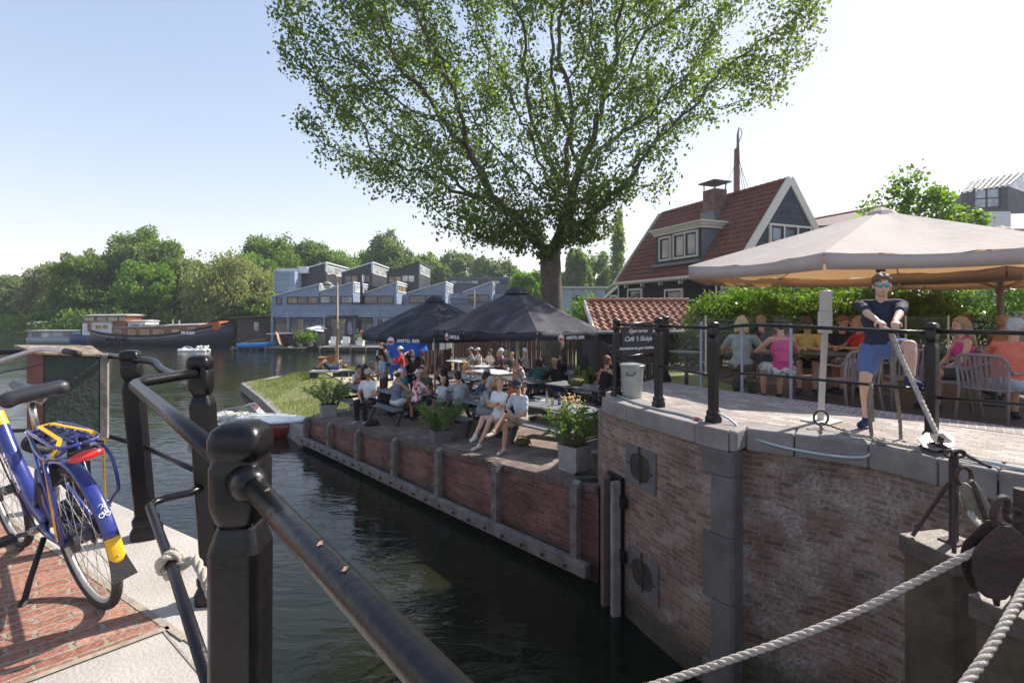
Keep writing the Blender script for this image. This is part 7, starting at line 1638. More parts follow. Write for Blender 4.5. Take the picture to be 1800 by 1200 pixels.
# ---------------------------------------------------------------- large beige parasols on the upper terrace
M_bei = clothmat('beige_canvas', (.56, .50, .46), trans=.22, rough=.8, var=.06, scale=1.2, tcol=(.80, .47, .22), bump=.5)
Cb = (7.2, 10.0); rb = 3.45
vb = [Vector((Cb[0] + rb * math.cos(R(a)), Cb[1] + rb * math.sin(R(a)), 2.24)) for a in (3, 48, 93, 138, 183, 228, 273, 318)]
vb[4] = Vector((3.42, 9.95, 2.22)); vb[5] = Vector((4.68, 7.68, 2.22))
tB, vB = parasol('parasol', 'big beige octagonal parasol shading the guests behind the man with the rope', Cb, rb, 1.98, 3.30, .26, M_bei, M_pole, DZ, polyv=vb, ribm=mat('rib_grey', (.24, .20, .18), .6), sag=.10, pole_r=.04, hub=2.15)
Cc = (12.4, 13.0); vc = [Vector((Cc[0] + 3.3 * math.cos(R(a)), Cc[1] + 3.3 * math.sin(R(a)), 2.30)) for a in (3, 48, 93, 138, 183, 228, 273, 318)]
parasol('parasol', 'second beige parasol further right whose grey pole stands before the hedge', Cc, 3.3, 2.05, 3.45, .26, M_bei, _cache['rib_grey'], DZ, polyv=vc, sag=.10, pole_r=.07, hub=1.92)
# ---------------------------------------------------------------- fence behind the lower terrace
def picket(name, label, a, b, z0, z1, m, pitch=.115, w=.085, gap_every=0, scal=0):
    a = Vector(a); b = Vector(b); t = thing(name, label, 'fence', (a.x, a.y, z0)); n = int((b - a).length / pitch); d = (b - a).normalized(); an2 = math.atan2(d.y, d.x); s = MB(); nr = Vector((-d.y, d.x, 0))
    for i in range(n):
        q = a + d * (i + .5) * pitch; zt = z1 + (scal * math.sin(math.pi * ((i * pitch) % 1.8) / 1.8) if scal else 0) + random.uniform(-.01, .01); s.box((q.x + nr.x * .02 * (i % 2), q.y + nr.y * .02 * (i % 2), (z0 + zt) / 2), (w * random.uniform(.93, 1.03), .02, zt - z0), an2)
    s.build('boards', m, t, world=True)
    s = MB()
    for z in (z0 + .35, z1 - .3): s.beam((a + nr * .05) + Vector((0, 0, z - a.z)), (b + nr * .05) + Vector((0, 0, z - b.z)), .04, .08)
    s.build('rails', m, t, world=True)
    for i in range(int((b - a).length / 1.8) + 1): q = a + d * min(i * 1.8, (b - a).length) + nr * .08; s = MB(); s.box((q.x, q.y, (z0 + z1) / 2), (.09, .09, z1 - z0 + .05), an2); s.build('post', m, t, world=True)
    return t
M_fence = mat('red_brown_stain', (.085, .034, .028), .7, var=.35, scale=3, bump=.4)
fz = tz(-2, 26)
picket('fence', 'tall red brown board fence behind the back row of the terrace', (-3.0, 26.6, 0), (2.9, 23.0, 0), fz - .1, fz + 2.15, M_fence, pitch=.118, w=.100)
picket('fence', 'dark brown board fence with a wavy top in front of the low pantiled shed', (2.9, 22.9, 0), (2.6, 15.6, 0), tz(3, 18) - .1, tz(3, 18) + 1.9, mat('dark_brown_stain', (.05, .028, .026), .7, var=.35, scale=3, bump=.4), scal=.12)
picket('fence', 'brown board fence between the lower terrace and the shed, right of the black parasol', (2.55, 15.5, 0), (2.62, 9.45, 0), -1.3, .42, _cache['dark_brown_stain'], scal=.08)
picket('fence', 'low curved red brown fence left of the tall fence by the door', (-4.3, 24.6, 0), (-3.0, 26.0, 0), tz(-4, 25) - .1, tz(-4, 25) + 1.15, M_fence, pitch=.12, w=.105)
# pavilion with white posts and blue tarpaulin at the left of the fence
pv = thing('garden_pavilion', 'glazed garden pavilion with white posts behind the blue tarpaulin', 'pavilion', (-4, 29.5, -2))
x0, x1 = (727 - 900) / F * 29.5, (790 - 900) / F * 29.5
s = MB(); s.box(((x0 + x1) / 2, 31, -.4), (x1 - x0, 2.6, 3)); s.build('wall', mat('pavilion_dark', (.05, .055, .06), .5), pv, world=True)
for px in (729, 743, 747, 762, 777, 788): s = MB(); s.box(((px - 900) / F * 29.5, 29.6, -.4), (.14 if px < 770 else .3, .12, 3)); s.build('post', M_white, pv, world=True)
s = MB(); s.box(((x0 + x1) / 2, 29.55, -.15), (x1 - x0, .08, .08)); s.box(((x0 + x1) / 2, 29.5, 1.1), (x1 - x0 + .4, 3.4, .14)); s.build('cross_beam', M_white, pv, world=True)
c = P(706, 622, 29.0); wd = thing('white_screen', 'pale green white glazed screen left of the blue tarpaulin', 'screen', (c.x - .6, 29, -2))
s = MB(); q = P(692, 597, 29); s.box((q.x, 29, -.95), (.95, .08, 1.9)); s.build('frame', M_white, wd, world=True); s = MB(); s.box((q.x, 28.95, -.9), (.7, .04, 1.5)); s.build('pane', M_glc, wd, world=True)
s = MB(); rg_ = np.random.default_rng(4)
for dx, dz, r in ((-.5, .1, .6), (.3, .35, .75), (.9, .5, .5), (0, -.3, .7), (.7, -.2, .6), (-.2, .5, .5)): s.ell((dx, 0, dz), (r, .45, r * .9))
o = s.blob('blue_tarpaulin', clothmat('blue_tarp', (.02, .11, .55), trans=.1), None, voxel=.06, it=2, noise=(.25, .5)); c = P(709, 612, 26.5); o.location = c; tag(o, 'crumpled bright blue tarpaulin hung over a frame beside the pavilion', 'tarpaulin')
# menu board on the fence
mbd = thing('menu_board', 'narrow black chalk menu board in a wooden frame hanging on the fence', 'sign', tuple(P(902, 612, 23.4)))
s = MB(); s.box((0, 0, 0), (.32, .05, 1.0), -.5); s.build('board', mat('chalkboard', (.02, .025, .035), .6), mbd, bevel=.004)
s = MB()
for sg in (-1, 1): q = rotz(-.5) @ Vector((sg * .18, -.01, 0)); s.box(tuple(q), (.035, .07, 1.06), -.5)
s.build('frame', M_wood, mbd)
# big name board hanging on the side rail of the upper railing
sg_ = thing('sign_board', 'black board with white script lettering hanging between the first two railing posts', 'sign', (2.0, 8.1, .7))
aS, bS = Vector((1.60, 7.46, 0)), Vector((2.55, 8.72, 0)); dS = (bS - aS).normalized(); nS = Vector((dS.y, -dS.x, 0))
aS, bS = Vector((1.575, 7.37, 0)), Vector((2.10, 7.36 + .30, 0)); dS = (bS - aS).normalized(); nS = Vector((dS.y, -dS.x, 0)); mS = (aS + bS) / 2
wS = (bS - aS).length; s = MB(); s.box((mS.x, mS.y, .915), (wS, .025, .40), math.atan2(dS.y, dS.x)); s.build('board', mat('sign_black', (.018, .018, .022), .45, var=.15), sg_, world=True, bevel=.004)
s = MB(); s.tube([mS - dS * wS * .4 + Vector((0, 0, 1.1)), mS - dS * wS * .4 + Vector((0, 0, 1.15))], .006, 5); s.build('hanger', M_df, sg_, world=True)
MS = frame3(dS, (0, 0, 1)); l0 = Vector(sg_.location)
for st_, z_, sz_ in (('Eigen terras', 1.05, .075), ("Café ’t Sluisje", .935, .098), ('Benedenterras geen bediening', .80, .058)):
    text('lettering', st_, sz_, tuple(mS + nS * .018 + Vector((0, 0, z_)) - l0), MS, M_logoW, sg_, ext=.0008, shear=.45, bold=.0008)
# galvanised bin
gbn = thing('bin', 'galvanised metal bin with a rim and handle standing between the railing posts', 'bin', (1.70, 7.26, UZ))
M_zinc = mat('galvanised', (.36, .38, .37), .4, metal=.55, var=.18, scale=7)
s = MB(); s.lathe([(.135, 0), (.165, .45), (.172, .455), (.172, .475), (.158, .475)], n=28); s.build('bucket', M_zinc, gbn, smooth='auto')
s = MB(); s.tube([(.168 * math.cos(t), .168 * math.sin(t), .45) for t in np.linspace(0, 6.283, 25)], .012, 6, cap=False); s.build('rim', M_zinc, gbn, smooth=True)
s = MB(); s.tube([(-.10, -.125, .37), (-.12, -.17, .33), (-.03, -.19, .33), (.02, -.155, .37)], .008, 6); s.build('handle', M_df, gbn)
asht = thing('ashtray', 'small round metal ashtray on the walkway beside the second railing post', 'ashtray', (2.02, 6.9, UZ)); s = MB(); s.lathe([(.05, 0), (.055, .05), (.04, .05)], n=14); s.build('bowl', M_metal, asht, smooth='auto'); s = MB(); s.lathe([(.03, .045), (.02, .06)], n=10); s.build('lid', M_df, asht)
# glass screens along the raised garden
gs = thing('glass_screen', 'clear glass wind screen on slim steel posts along the walkway', 'screen', (3.0, 8.3, UZ))
gpts = [(1.0, 0)]; GP = [Vector((2.72, 9.0, 0)), Vector((3.06, 8.28, 0)), Vector((3.47, 7.72, 0)), Vector((3.88, 7.12, 0))]
for a, b in zip(GP[:-1], GP[1:]):
    s = MB(); d = (b - a).normalized(); s.face([(a.x, a.y, UZ + .02), (b.x, b.y, UZ + .02), (b.x, b.y, 1.22), (a.x, a.y, 1.22)]); s.build('pane', screenglass('wind_screen_glass'), gs, world=True)
M_stl = mat('blue_steel', (.25, .29, .36), .4, metal=.3)
for q in GP: s = MB(); s.box((q.x, q.y, (UZ + 1.12) / 2), (.035, .035, 1.12 - UZ + .1), .9); s.build('post', M_stl, gs, world=True)
for k, (x, y) in enumerate(((3.9, 11.5), (4.9, 11.2), (5.9, 10.9), (6.9, 10.6), (7.8, 10.3))): pass
gs2 = thing('glass_screen', 'farther glass wind screen on thin white posts before the bushes', 'screen', (3.9, 11.6, DZ)); prev = None
for k in range(8):
    q = Vector((3.6 + k * .82, 11.8 - k * .12, 0)); s = MB(); s.tube([(q.x, q.y, DZ), (q.x, q.y, 1.25)], .018, 6); s.build('post', M_white, gs2, world=True)
    if prev: s = MB(); s.face([(prev.x, prev.y, DZ + .05), (q.x, q.y, DZ + .05), (q.x, q.y, 1.22), (prev.x, prev.y, 1.22)]); s.build('pane', _cache['wind_screen_glass'], gs2, world=True)
    prev = q
# ---------------------------------------------------------------- planters and plants
def oleander(loc, rz, bw, bh, ph, pw, seed, name, label, pm, flowers=0):
    t = thing(name, label, 'planter', loc, rz); s = MB(); k = .92
    s._add([(-bw / 2 * k, -bw / 2 * k, 0), (bw / 2 * k, -bw / 2 * k, 0), (bw / 2 * k, bw / 2 * k, 0), (-bw / 2 * k, bw / 2 * k, 0), (-bw / 2, -bw / 2, bh), (bw / 2, -bw / 2, bh), (bw / 2, bw / 2, bh), (-bw / 2, bw / 2, bh)], [(3, 2, 1, 0), (4, 5, 6, 7), (0, 1, 5, 4), (1, 2, 6, 5), (2, 3, 7, 6), (3, 0, 4, 7)])
    s.build('box', pm, t, bevel=.012); s = MB(); s.box((0, 0, bh + .002), (bw * .86, bw * .86, .02)); s.build('soil', mat('soil', (.05, .035, .025), .95), t)
    rg = np.random.default_rng(seed); st = MB(); pos = []; dr_ = []
    for i in range(34):
        a = rg.uniform(0, 6.28); ou = rg.uniform(.15, 1) ** .7; hh = ph * rg.uniform(.45, 1) * (1 - .25 * ou); e_ = Vector((pw * .5 * ou * math.cos(a), pw * .5 * ou * math.sin(a), bh + hh)); b_ = Vector((.1 * math.cos(a), .1 * math.sin(a), bh)); mi_ = b_.lerp(e_, .5) + Vector((0, 0, hh * .12)); st.tube([b_, mi_, e_], [.011, .008, .004], 5)
        for k_ in range(int(24 + 10 * rg.uniform())):
            f_ = rg.uniform(.35, 1.02); p_ = (b_.lerp(mi_, f_ * 2) if f_ < .5 else mi_.lerp(e_, (f_ - .5) * 2)); d_ = Vector(rg.normal(size=3)); ax_ = (e_ - mi_).normalized(); d_ = (d_ - ax_ * d_.dot(ax_)).normalized() * .8 + ax_ * rg.uniform(.2, .9); pos.append(p_); dr_.append(d_.normalized())
    st.build('stems', mat('green_stem', (.12, .13, .05), .7), t)
    s = MB()
    for p_, d_ in zip(pos, dr_):
        l_ = rg.uniform(.09, .155); w_ = l_ * .11; sd_ = d_.cross(Vector(rg.normal(size=3))).normalized(); m_ = p_ + d_ * l_ * .5 + Vector((0, 0, .004)); tp_ = p_ + d_ * l_ - Vector((0, 0, l_ * .12)); s._add([p_, m_ + sd_ * w_, tp_, m_ - sd_ * w_], [(0, 1, 2, 3)])
    s.build('leaves', leafmat('oleander_leaves', (.08, .14, .035), (.16, .24, .07), .35, rough=.35, c=(.30, .36, .14)), t)
    if flowers:
        q = rg.normal(size=(90, 3)) * np.array([.10, .10, .045]) + np.array([.05, .1, bh + ph * .93]); v, f = leafarr(q, rg.uniform(.02, .045, size=90), rg, aspect=1.0); npmesh('blossom', v, f, leafmat('oleander_bloom', (.55, .2, .5), (.8, .6, .35), .3, c=(.8, .75, .6)), t)
    return t
M_pot = mat('grey_planter', (.32, .30, .28), .75, var=.2, scale=5, bump=.3)
q = T(1010, 826); oleander(tuple(q), .75, .40, .42, .78, .95, 3, 'oleander_planter', 'large grey square planter with a tall flowering oleander next to the lock wall', M_pot, 1)
q = T(774, 776); oleander(tuple(q), .45, .40, .26, .78, 1.25, 4, 'oleander_planter', 'brown and blue grey square planter with a wide bushy oleander beside the quay edge', mat('brown_planter', (.16, .10, .085), .7, col2=(.14, .16, .19), scale=6))
q = T(577, 731); oleander(tuple(q), .5, .46, .36, .95, 1.9, 5, 'oleander_planter', 'grey square planter with a spreading dark oleander at the left end of the terrace', M_pot)
# black hose coil and tap near planter
s = MB(); q = T(1035, 842); s.tube([q + Vector((.22 * math.cos(t), .17 * math.sin(t), .02 + .012 * (t / 6.28))) for t in np.linspace(0, 25, 90)], .013, 6); o = s.build('garden_hose', mat('black_hose', (.03, .035, .035), .5), None, smooth=True); tag(o, 'coiled black hose lying at the foot of the lock wall beside the big planter', 'hose')
s = MB(); q = T(1046, 812); s.lathe([(.09, 0), (.11, .16), (.12, .16), (.11, .18)], tuple(q), 14); o = s.build('small_bucket', M_pot, None); tag(o, 'small grey bucket standing beside the big planter', 'bucket')
# stone table left of the plant, bag under bench, bags
def bag(px, py, Y, r, m, label, name='bag', cat='bag'):
    q = T(px, py); s = MB(); s.ell((0, 0, r[2] * .9), r); s.ell((r[0] * .4, .02, r[2] * 1.2), (r[0] * .6, r[1] * .7, r[2] * .5)); o = thing(name, label, cat, tuple(q)); s.blob('pouch', m, o, voxel=.014, it=1, noise=(.05, .12)); s = MB(); s.tube(soft([(-r[0] * .7, 0, r[2]), (-r[0] * .3, .03, r[2] * 2.3), (r[0] * .6, .02, r[2] * 2.0), (r[0] * 1.1, 0, r[2] * .4)]), .012, 6); s.build('strap', m, o, smooth=True); return o
bag(918, 783, 0, (.17, .10, .08), cm('olive_bag', (.12, .10, .04)), 'olive canvas bag lying on the ground under the bench of the seated couple')
bag(652, 748, 0, (.22, .12, .07), cm('black_bag', (.02, .02, .025)), 'black bag on the ground by the foot of the man in the flat cap')
o = bag(1000, 690, 0, (.22, .14, .10), cm('olive_bag2', (.13, .14, .05)), 'olive and yellow bag lying on top of the empty picnic table'); q = Vector((1.62, 12.95, 0)); o.location = (q.x, q.y, tz(1.75, 13.0) + .757)
# fire bowl, lamp post, block bench
q = G(577, 660, -1.98); fb = thing('fire_bowl', 'rusty round fire bowl on legs standing in tall grass on the bank', 'fire bowl', tuple(q)); s = MB(); rb_ = .52
s.lathe([(.05, .62), (.3, .68), (.45, .80), (rb_, .98), (rb_ * .97, .98), (.42, .82), (.28, .72), (.05, .68)], n=26); s.build('bowl', mat('orange_rust', (.26, .10, .045), .8, var=.35, scale=5, bump=.4), fb, smooth='auto')
for a in (90, 210, 330): s = MB(); s.tube([(.4 * math.cos(R(a)), .4 * math.sin(R(a)), .78), (.36 * math.cos(R(a)), .36 * math.sin(R(a)), -.1)], .035, 6); s.build('leg', _cache['orange_rust'], fb)
rg = np.random.default_rng(9); s = MB()
for i in range(900):
    a = rg.uniform(0, 6.28); r = abs(rg.normal()) * .55; x, y = r * math.cos(a), r * math.sin(a) * .7; h = rg.uniform(.2, .7) * max(.25, 1 - r * .5); b_ = Vector((x, y, -.02)); tp_ = b_ + Vector((rg.normal() * .12, rg.normal() * .12, h)); s._add([b_ - Vector((.012, 0, 0)), b_ + Vector((.012, 0, 0)), tp_], [(0, 1, 2)])
o = s.build('tall_grass', leafmat('grass_blades', (.10, .17, .03), (.20, .29, .06), .4, c=(.3, .3, .12)), None); o.location = tuple(q); tag(o, kind='stuff', label='tall grass round the rusty fire bowl')
q = P(593, 660, 25.8); q.z = -1.95; lp = thing('street_lamp', 'tall old bronze lamp post with a curved neck and hanging globe on the bank', 'street lamp', tuple(q)); M_brz = mat('bronze_paint', (.26, .19, .11), .5, var=.2, metal=.2)
ht = EYE + (HOR - 483) * 25.8 / F + 1.95
s = MB(); s.lathe([(.13, 0), (.13, .5), (.10, .55), (.12, .75), (.07, .85), (.055, 2.4), (.085, 2.45), (.05, 2.5), (.04, ht - .4)], n=14); s.tube(soft([(0, 0, ht - .4), (-.03, 0, ht - .12), (-.16, 0, ht + .0), (-.38, 0, ht - .02), (-.5, 0, ht - .2), (-.5, 0, ht - .38)]), .028, 8); s.tube([(-.0, 0, 2.75), (.35, 0, 2.75)], .02, 6); s.build('pole', M_brz, lp, smooth=True)
s = MB(); s.lathe([(.05, .12), (.22, .02), (.24, -.02), (.20, -.1)], (-.5, 0, ht - .45), 16); s.build('lamp_shade', mat('lamp_grey', (.25, .26, .27), .5), lp, smooth=True); s = MB(); s.ell((-.5, 0, ht - .56), (.19, .19, .15), n=16, k=10); s.build('globe', mat('milky_globe', (.6, .6, .58), .3), lp, smooth=True)
q = P(600, 660, 25.2); bnz = -1.95
for (xa, xb, lb) in ((547, 598, 'left white topped block bench on which the sunbather lies'), (600, 626, 'right black block bench with a rounded end next to the sunbather')):
    a = (xa - 900) / F * 24.6; b_ = (xb - 900) / F * 24.6; t = thing('block_bench', lb, 'bench', ((a + b_) / 2, 24.6, bnz)); s = MB(); s.box(((a + b_) / 2, 24.6, bnz + .44), (b_ - a, .5, .07)); s.build('seat', mat('pale_bench_top', (.55, .55, .55), .5) if xa < 560 else M_blackwood, t, world=True, bevel=.01)
    for x in (a + .14, b_ - .14): s = MB(); s.box((x, 24.6, bnz + .2), (.28, .46, .42)); s.build('leg', M_blackwood, t, world=True, bevel=.02)
# metal chair, wicker bistro chair
def bistro(loc, rz, label, m_seat):
    t = thing('bistro_chair', label, 'chair', loc, rz); s = MB(); s.lathe([(.21, 0), (.22, .015), (.2, .03)], (0, 0, .44), 18); s.build('seat', m_seat, t)
    s = MB(); 
    for i in range(9): a = R(120 + i * 15); a2 = R(120 + (i + 1) * 15) if i < 8 else a
    n = 10; vs = []
    for z, r_ in ((.56, .22), (.86, .26)): vs += [(r_ * math.cos(R(115 + 130 * i / n)), r_ * math.sin(R(115 + 130 * i / n)), z) for i in range(n + 1)]
    s._add(vs, [(i, i + 1, n + 2 + i, n + 1 + i) for i in range(n)]); solid(s.build('backrest', m_seat, t, smooth=True), .012)
    s = MB(); s.tube(soft([(.2, .24, .66), (0, .26, .68), (-.24, .12, .87), (-.24, -.12, .87), (0, -.26, .68), (.2, -.24, .66)]), .012, 6); s.build('arm_rail', M_metal, t, smooth=True)
    for sx in (-1, 1):
        for sy in (-1, 1): s = MB(); s.tube([(.19 * sx, .22 * sy, .66 if sx > 0 else .5), (.2 * sx, .22 * sy, 0)], .012, 6); s.build('leg', M_metal, t)
    return t
q = T(826, 672); bistro(tuple(q), R(20), 'honey coloured wicker chair with a metal frame beside the round metal table', mat('wicker', (.60, .36, .14), .5, var=.2, scale=30)); q = T(722, 660) 
q = T(652, 672); bistro((q.x + .1, q.y, q.z), R(-60), 'grey metal framed chair left of the standing waiter in a black t-shirt', mat('grey_mesh', (.18, .17, .16), .6)); q = T(733, 667); 
# ---------------------------------------------------------------- resin armchairs and tables on the upper terrace
M_res = mat('taupe_resin', (.24, .195, .19), .55, var=.06)
def resin(loc, rz, label):
    t = thing('garden_armchair', label, 'chair', loc, rz, 'taupe slatted armchairs'); s = MB(); s.box((0, 0, .44), (.46, .46, .035)); s.build('seat', M_res, t, bevel=.012)
    for i in range(9): y = -.2 + .05 * i; s = MB() if i == 0 else s; s.beam((-.22, y, .45), (-.31 - .02 * math.cos(y * 6), y * 1.12, .86), .026, .014, up=(1, 0, 0))
    s.tube(soft([(-.30, -.26, .80), (-.325, -.2, .87), (-.34, 0, .88), (-.325, .2, .87), (-.30, .26, .80)]), .02, 8); s.build('backrest', M_res, t, smooth='auto')
    for sg in (-1, 1):
        s = MB(); s.tube(soft([(-.30, sg * .26, .80), (-.24, sg * .28, .68), (-.1, sg * .28, .66), (.2, sg * .28, .66), (.25, sg * .27, .62)]), .018, 8); s.build('armrest', M_res, t, smooth=True)
        s = MB(); s.tube([(.25, sg * .27, .63), (.27, sg * .27, 0)], .018, 8); s.build('leg', M_res, t, smooth=True)
        s = MB(); s.tube([(-.28, sg * .265, .78), (-.24, sg * .25, .44), (-.31, sg * .27, 0)], .018, 8); s.build('leg', M_res, t, smooth=True)
    return t
for px, py, rz, lb in ((1492, 722, 95, 'taupe slatted armchair whose back shows left of the man with the rope'), (1592, 716, 70, 'taupe slatted armchair directly behind the raised leg of the man'), (1668, 724, 150, 'taupe slatted armchair right of the black post, turned sideways'), (1745, 742, 25, 'taupe slatted armchair carrying the man in the coral polo shirt'), (1712, 712, 190, 'taupe slatted armchair carrying the woman in the pink tank top')):
    q = G(px, py, DZ); resin((q.x, q.y, DZ), R(rz), lb)
def dtable(x, y, lb, r=.4, h=.74):
    t = thing('garden_table', lb, 'table', (x, y, DZ)); s = MB(); s.lathe([(r, -.03), (r, 0)], (0, 0, h), 26); s.build('table_top', mat('dark_table_top', (.07, .065, .07), .35), t, bevel=.005); s = MB(); s.tube([(0, 0, .03), (0, 0, h)], .035, 10); s.build('leg', M_df, t); s = MB(); s.lathe([(.28, 0), (.26, .02), (.04, .05)], n=16); s.build('base', M_df, t); return t
dtable(4.35, 9.3, 'round table between the woman in grey green and the man in navy', .42); dtable(5.3, 8.7, 'round table in front of the man in the yellow t-shirt', .46); dtable(6.3, 8.8, 'round table where the auburn haired man sits', .45); dtable(7.45, 7.9, 'round table behind the black post with straw placemats', .5); dtable(3.05, 8.95, 'empty small round table behind the third railing post', .3)
# ================================================================ guests of the lower terrace
Nn = math.degrees(math.atan2(WN.y, WN.x))   # heading away from the water
CL = {k: cm(k, v) for k, v in dict(white=(.72, .72, .72), offwhite=(.66, .64, .60), navy=(.025, .03, .055), black=(.015, .015, .018), teal=(.02, .22, .22), green=(.045, .07, .05), olive=(.06, .065, .045), denim=(.07, .115, .20), red=(.50, .04, .03), orange=(.62, .14, .06), coral=(.70, .17, .11), pink=(.58, .05, .20), yellow=(.50, .33, .09), purple=(.30, .24, .52), blue=(.04, .07, .38), lime=(.16, .25, .03), greygreen=(.27, .31, .28), grey=(.24, .25, .27), beige=(.42, .38, .33), brown=(.09, .055, .04), khaki=(.36, .31, .23), ltblue=(.42, .46, .52), tankgrey=(.17, .20, .26)).items()}
def pattern(name, a, b, scale, kind='noise', th=.5):
    if name in _cache: return _cache[name]
    m, nt, p = _mat(name); tc = N(nt, 'ShaderNodeTexCoord')
    if kind == 'noise': t = N(nt, 'ShaderNodeTexNoise', Scale=scale, Detail=1.5); L(nt, tc.outputs['Object'], t.inputs[0]); o = t.outputs[0]
    elif kind == 'stripe': t = N(nt, 'ShaderNodeTexWave', Scale=scale, Distortion=0); t.bands_direction = 'Z'; L(nt, tc.outputs['Object'], t.inputs[0]); o = t.outputs[1] if False else t.outputs['Fac' if 'Fac' in t.outputs else 1]
    else: t = N(nt, 'ShaderNodeTexVoronoi', Scale=scale); L(nt, tc.outputs['Object'], t.inputs[0]); o = t.outputs[0]
    r = ramp(nt, [(th - .04, a), (th + .04, b)]); L(nt, o, r.inputs[0]); L(nt, r.outputs[0], p.inputs['Base Color']); p.inputs['Roughness'].default_value = .8; _cache[name] = m; return m
P_red = pattern('red_white_print', (.45, .03, .05), (.75, .72, .70), 14); P_str = pattern('teal_navy_stripes', (.02, .03, .06), (.02, .25, .21), 4.2, 'stripe', .3); P_camo = pattern('grey_leaf_print', (.16, .19, .19), (.34, .37, .36), 9); P_check = pattern('blue_check', (.24, .29, .42), (.44, .48, .58), 22); P_flow = pattern('flower_print', (.62, .60, .56), (.16, .22, .28), 13, th=.57); P_dflow = pattern('dark_flower_print', (.05, .03, .035), (.35, .15, .13), 16, th=.6); P_leaf = pattern('green_leaf_print', (.72, .74, .70), (.02, .28, .12), 12, th=.6); P_lstripe = pattern('pale_stripes', (.62, .66, .70), (.38, .43, .50), 11, 'stripe', .5)
WHT = ('cap', CL['white'])
def seat(px, py, yaw, lb, H=1.24, base=None, far=None, **k):
    q = T(px, py, H)
    if far and q.y > far: d = Vector(((px - 900) / F, 1, 0)); q = d * far; q.z = EYE - (py - HOR) * far / F - H
    k.setdefault('group', 'guests on the café terrace'); v = .014 if q.y < 13 else .018 if q.y < 18 else .022
    k.setdefault('vox', v); return person(lb, tuple(q), R(yaw), **k)
# quayside row
seat(628, 647, Nn - 75, 'short haired man in a white t-shirt holding his hand to his face, far left table', top=CL['white'], arms=('face', 'table'), hair='dark', leg='shorts', bottom=CL['navy'], shoes=CL['white'])
seat(641, 648, Nn + 60, 'long haired woman in a red top beside the man holding his hand to his face', fem=True, top=CL['red'], sleeve=0, style='long', hair='black', arms=('table', 'table'), leg='trousers', far=14.6, skin='t')
seat(650, 656, Nn - 150, 'man in a beige flat cap, sunglasses and white t-shirt at the table end', top=CL['white'], hat=('flat', CL['khaki']), glasses=M_shade, hair='grey', arms=('lap', 'lap'), head=(20, 22), leg='trousers', bottom=CL['black'], far=13.4, fat=1.1, shoes=CL['grey'])
seat(696, 657, Nn + 4, 'woman seen from behind in a white cap and grey tank top', fem=True, top=CL['tankgrey'], sleeve=0, hat=('backcap', CL['white']), style='bun', hair='dark', bottom=CL['white'], leg='hot', far=13.2, fat=1.08, eyes=False)
seat(712, 652, Nn + 175, 'smiling grey haired woman in a teal top facing the water', fem=True, top=CL['teal'], hair='grey', style='bob', arms=('tablein', 'table'), leg='trousers', far=14.9, skin='f')
seat(732, 657, Nn - 8, 'person seen from behind in a red and white patterned shirt and pink cap', top=P_red, hat=('backcap', P_red), hair='grey', leg='shorts', bottom=CL['navy'], far=12.7, eyes=False, fat=1.05)
seat(745, 633, Nn + 165, 'woman with wavy brown hair, sunglasses and a white top behind the bald man', fem=True, top=CL['white'], hair='brown', style='long', glasses=M_shade, far=18.5, leg='trousers', skin='f')
seat(754, 650, Nn + 172, 'bald suntanned man in a dark olive shirt facing the water', top=CL['green'], style='bald', skin='t', far=14.2, leg='trousers', arms=('table', 'drink'), fat=1.1)
seat(783, 652, Nn + 120, 'woman with very long black wavy hair in a dark top', fem=True, top=CL['black'], hair='black', style='vlong', far=13.4, arms=('hair', 'table'), leg='trousers', skin='t')
seat(776, 671, Nn + 10, 'child with short blond hair seen from behind the oleander', k=.72, top=CL['ltblue'], hair='blond', H=1.02, far=12.0, leg='trousers', eyes=False)
seat(806, 660, Nn + 70, 'boy with thick dark hair in a white shirt turned sideways', top=CL['ltblue'], hair='black', far=12.1, leg='trousers', head=(10, 10), k=.97, skin='f')
seat(833, 658, Nn - 35, 'man in a blue denim shirt bending his head down', top=CL['denim'], sleeve=1, hair='dark', far=13.3, lean=28, head=(0, 25), leg='trousers', arms=('table', 'face'))
seat(848, 667, Nn - 65, 'grey haired person in a grey green leaf print shirt stretching an arm over the table', top=P_camo, hair='grey', style='bob', far=11.4, lean=20, arms=((.45, .15, .82), (.46, -.1, .80)), leg='shorts', bottom=CL['grey'], head=(-5, 8), skin='f', fat=1.1)
seat(853, 656, Nn + 15, 'woman with pale blond hair in a sleeveless white top seen from behind', fem=True, top=CL['offwhite'], sleeve=0, hair='white', style='bob', far=13.0, eyes=False, leg='skirt')
seat(912, 664, Nn + 100, 'woman with long strawberry blond hair in an orange top behind the couple', fem=True, top=CL['orange'], hair='sandy', style='long', far=11.6, head=(0, 15), leg='trousers', skin='f')
# the couple
cyaw = Nn + 180 + 4; o_ = Vector((-.28, 10.65, tz(-.28, 10.65)))
def loc_(px, py, Y): v = P(px, py, Y) - o_; return rotz(-R(cyaw)) @ v
def gl_(x, y, h): v = Vector((x, y, tz(x, y) + h)) - o_; return rotz(-R(cyaw)) @ v
person('young woman in a white blouse and shorts with crossed legs and folded arms', tuple(o_), R(cyaw), fem=True, skin='p', top=CL['white'], sleeve=.5, bottom=CL['white'], leg='hot', shoes=mat('white_sneaker', (.62, .64, .58), .6), hair='sandy', style='bun', arms=('cross', 'cross'), head=(38, -2), lean=-5, vox=.0105, fine=True, group='guests on the café terrace',
       knees={1: (loc_(848, 735, 10.38), loc_(835, 766, 10.18), loc_(828, 774, 10.04)), -1: (loc_(860, 741, 10.32), gl_(-.66, 10.2, .085), gl_(-.78, 10.08, .035))})
cyaw = Nn + 180 - 2; o_ = Vector((.2, 10.15, tz(.2, 10.15)))
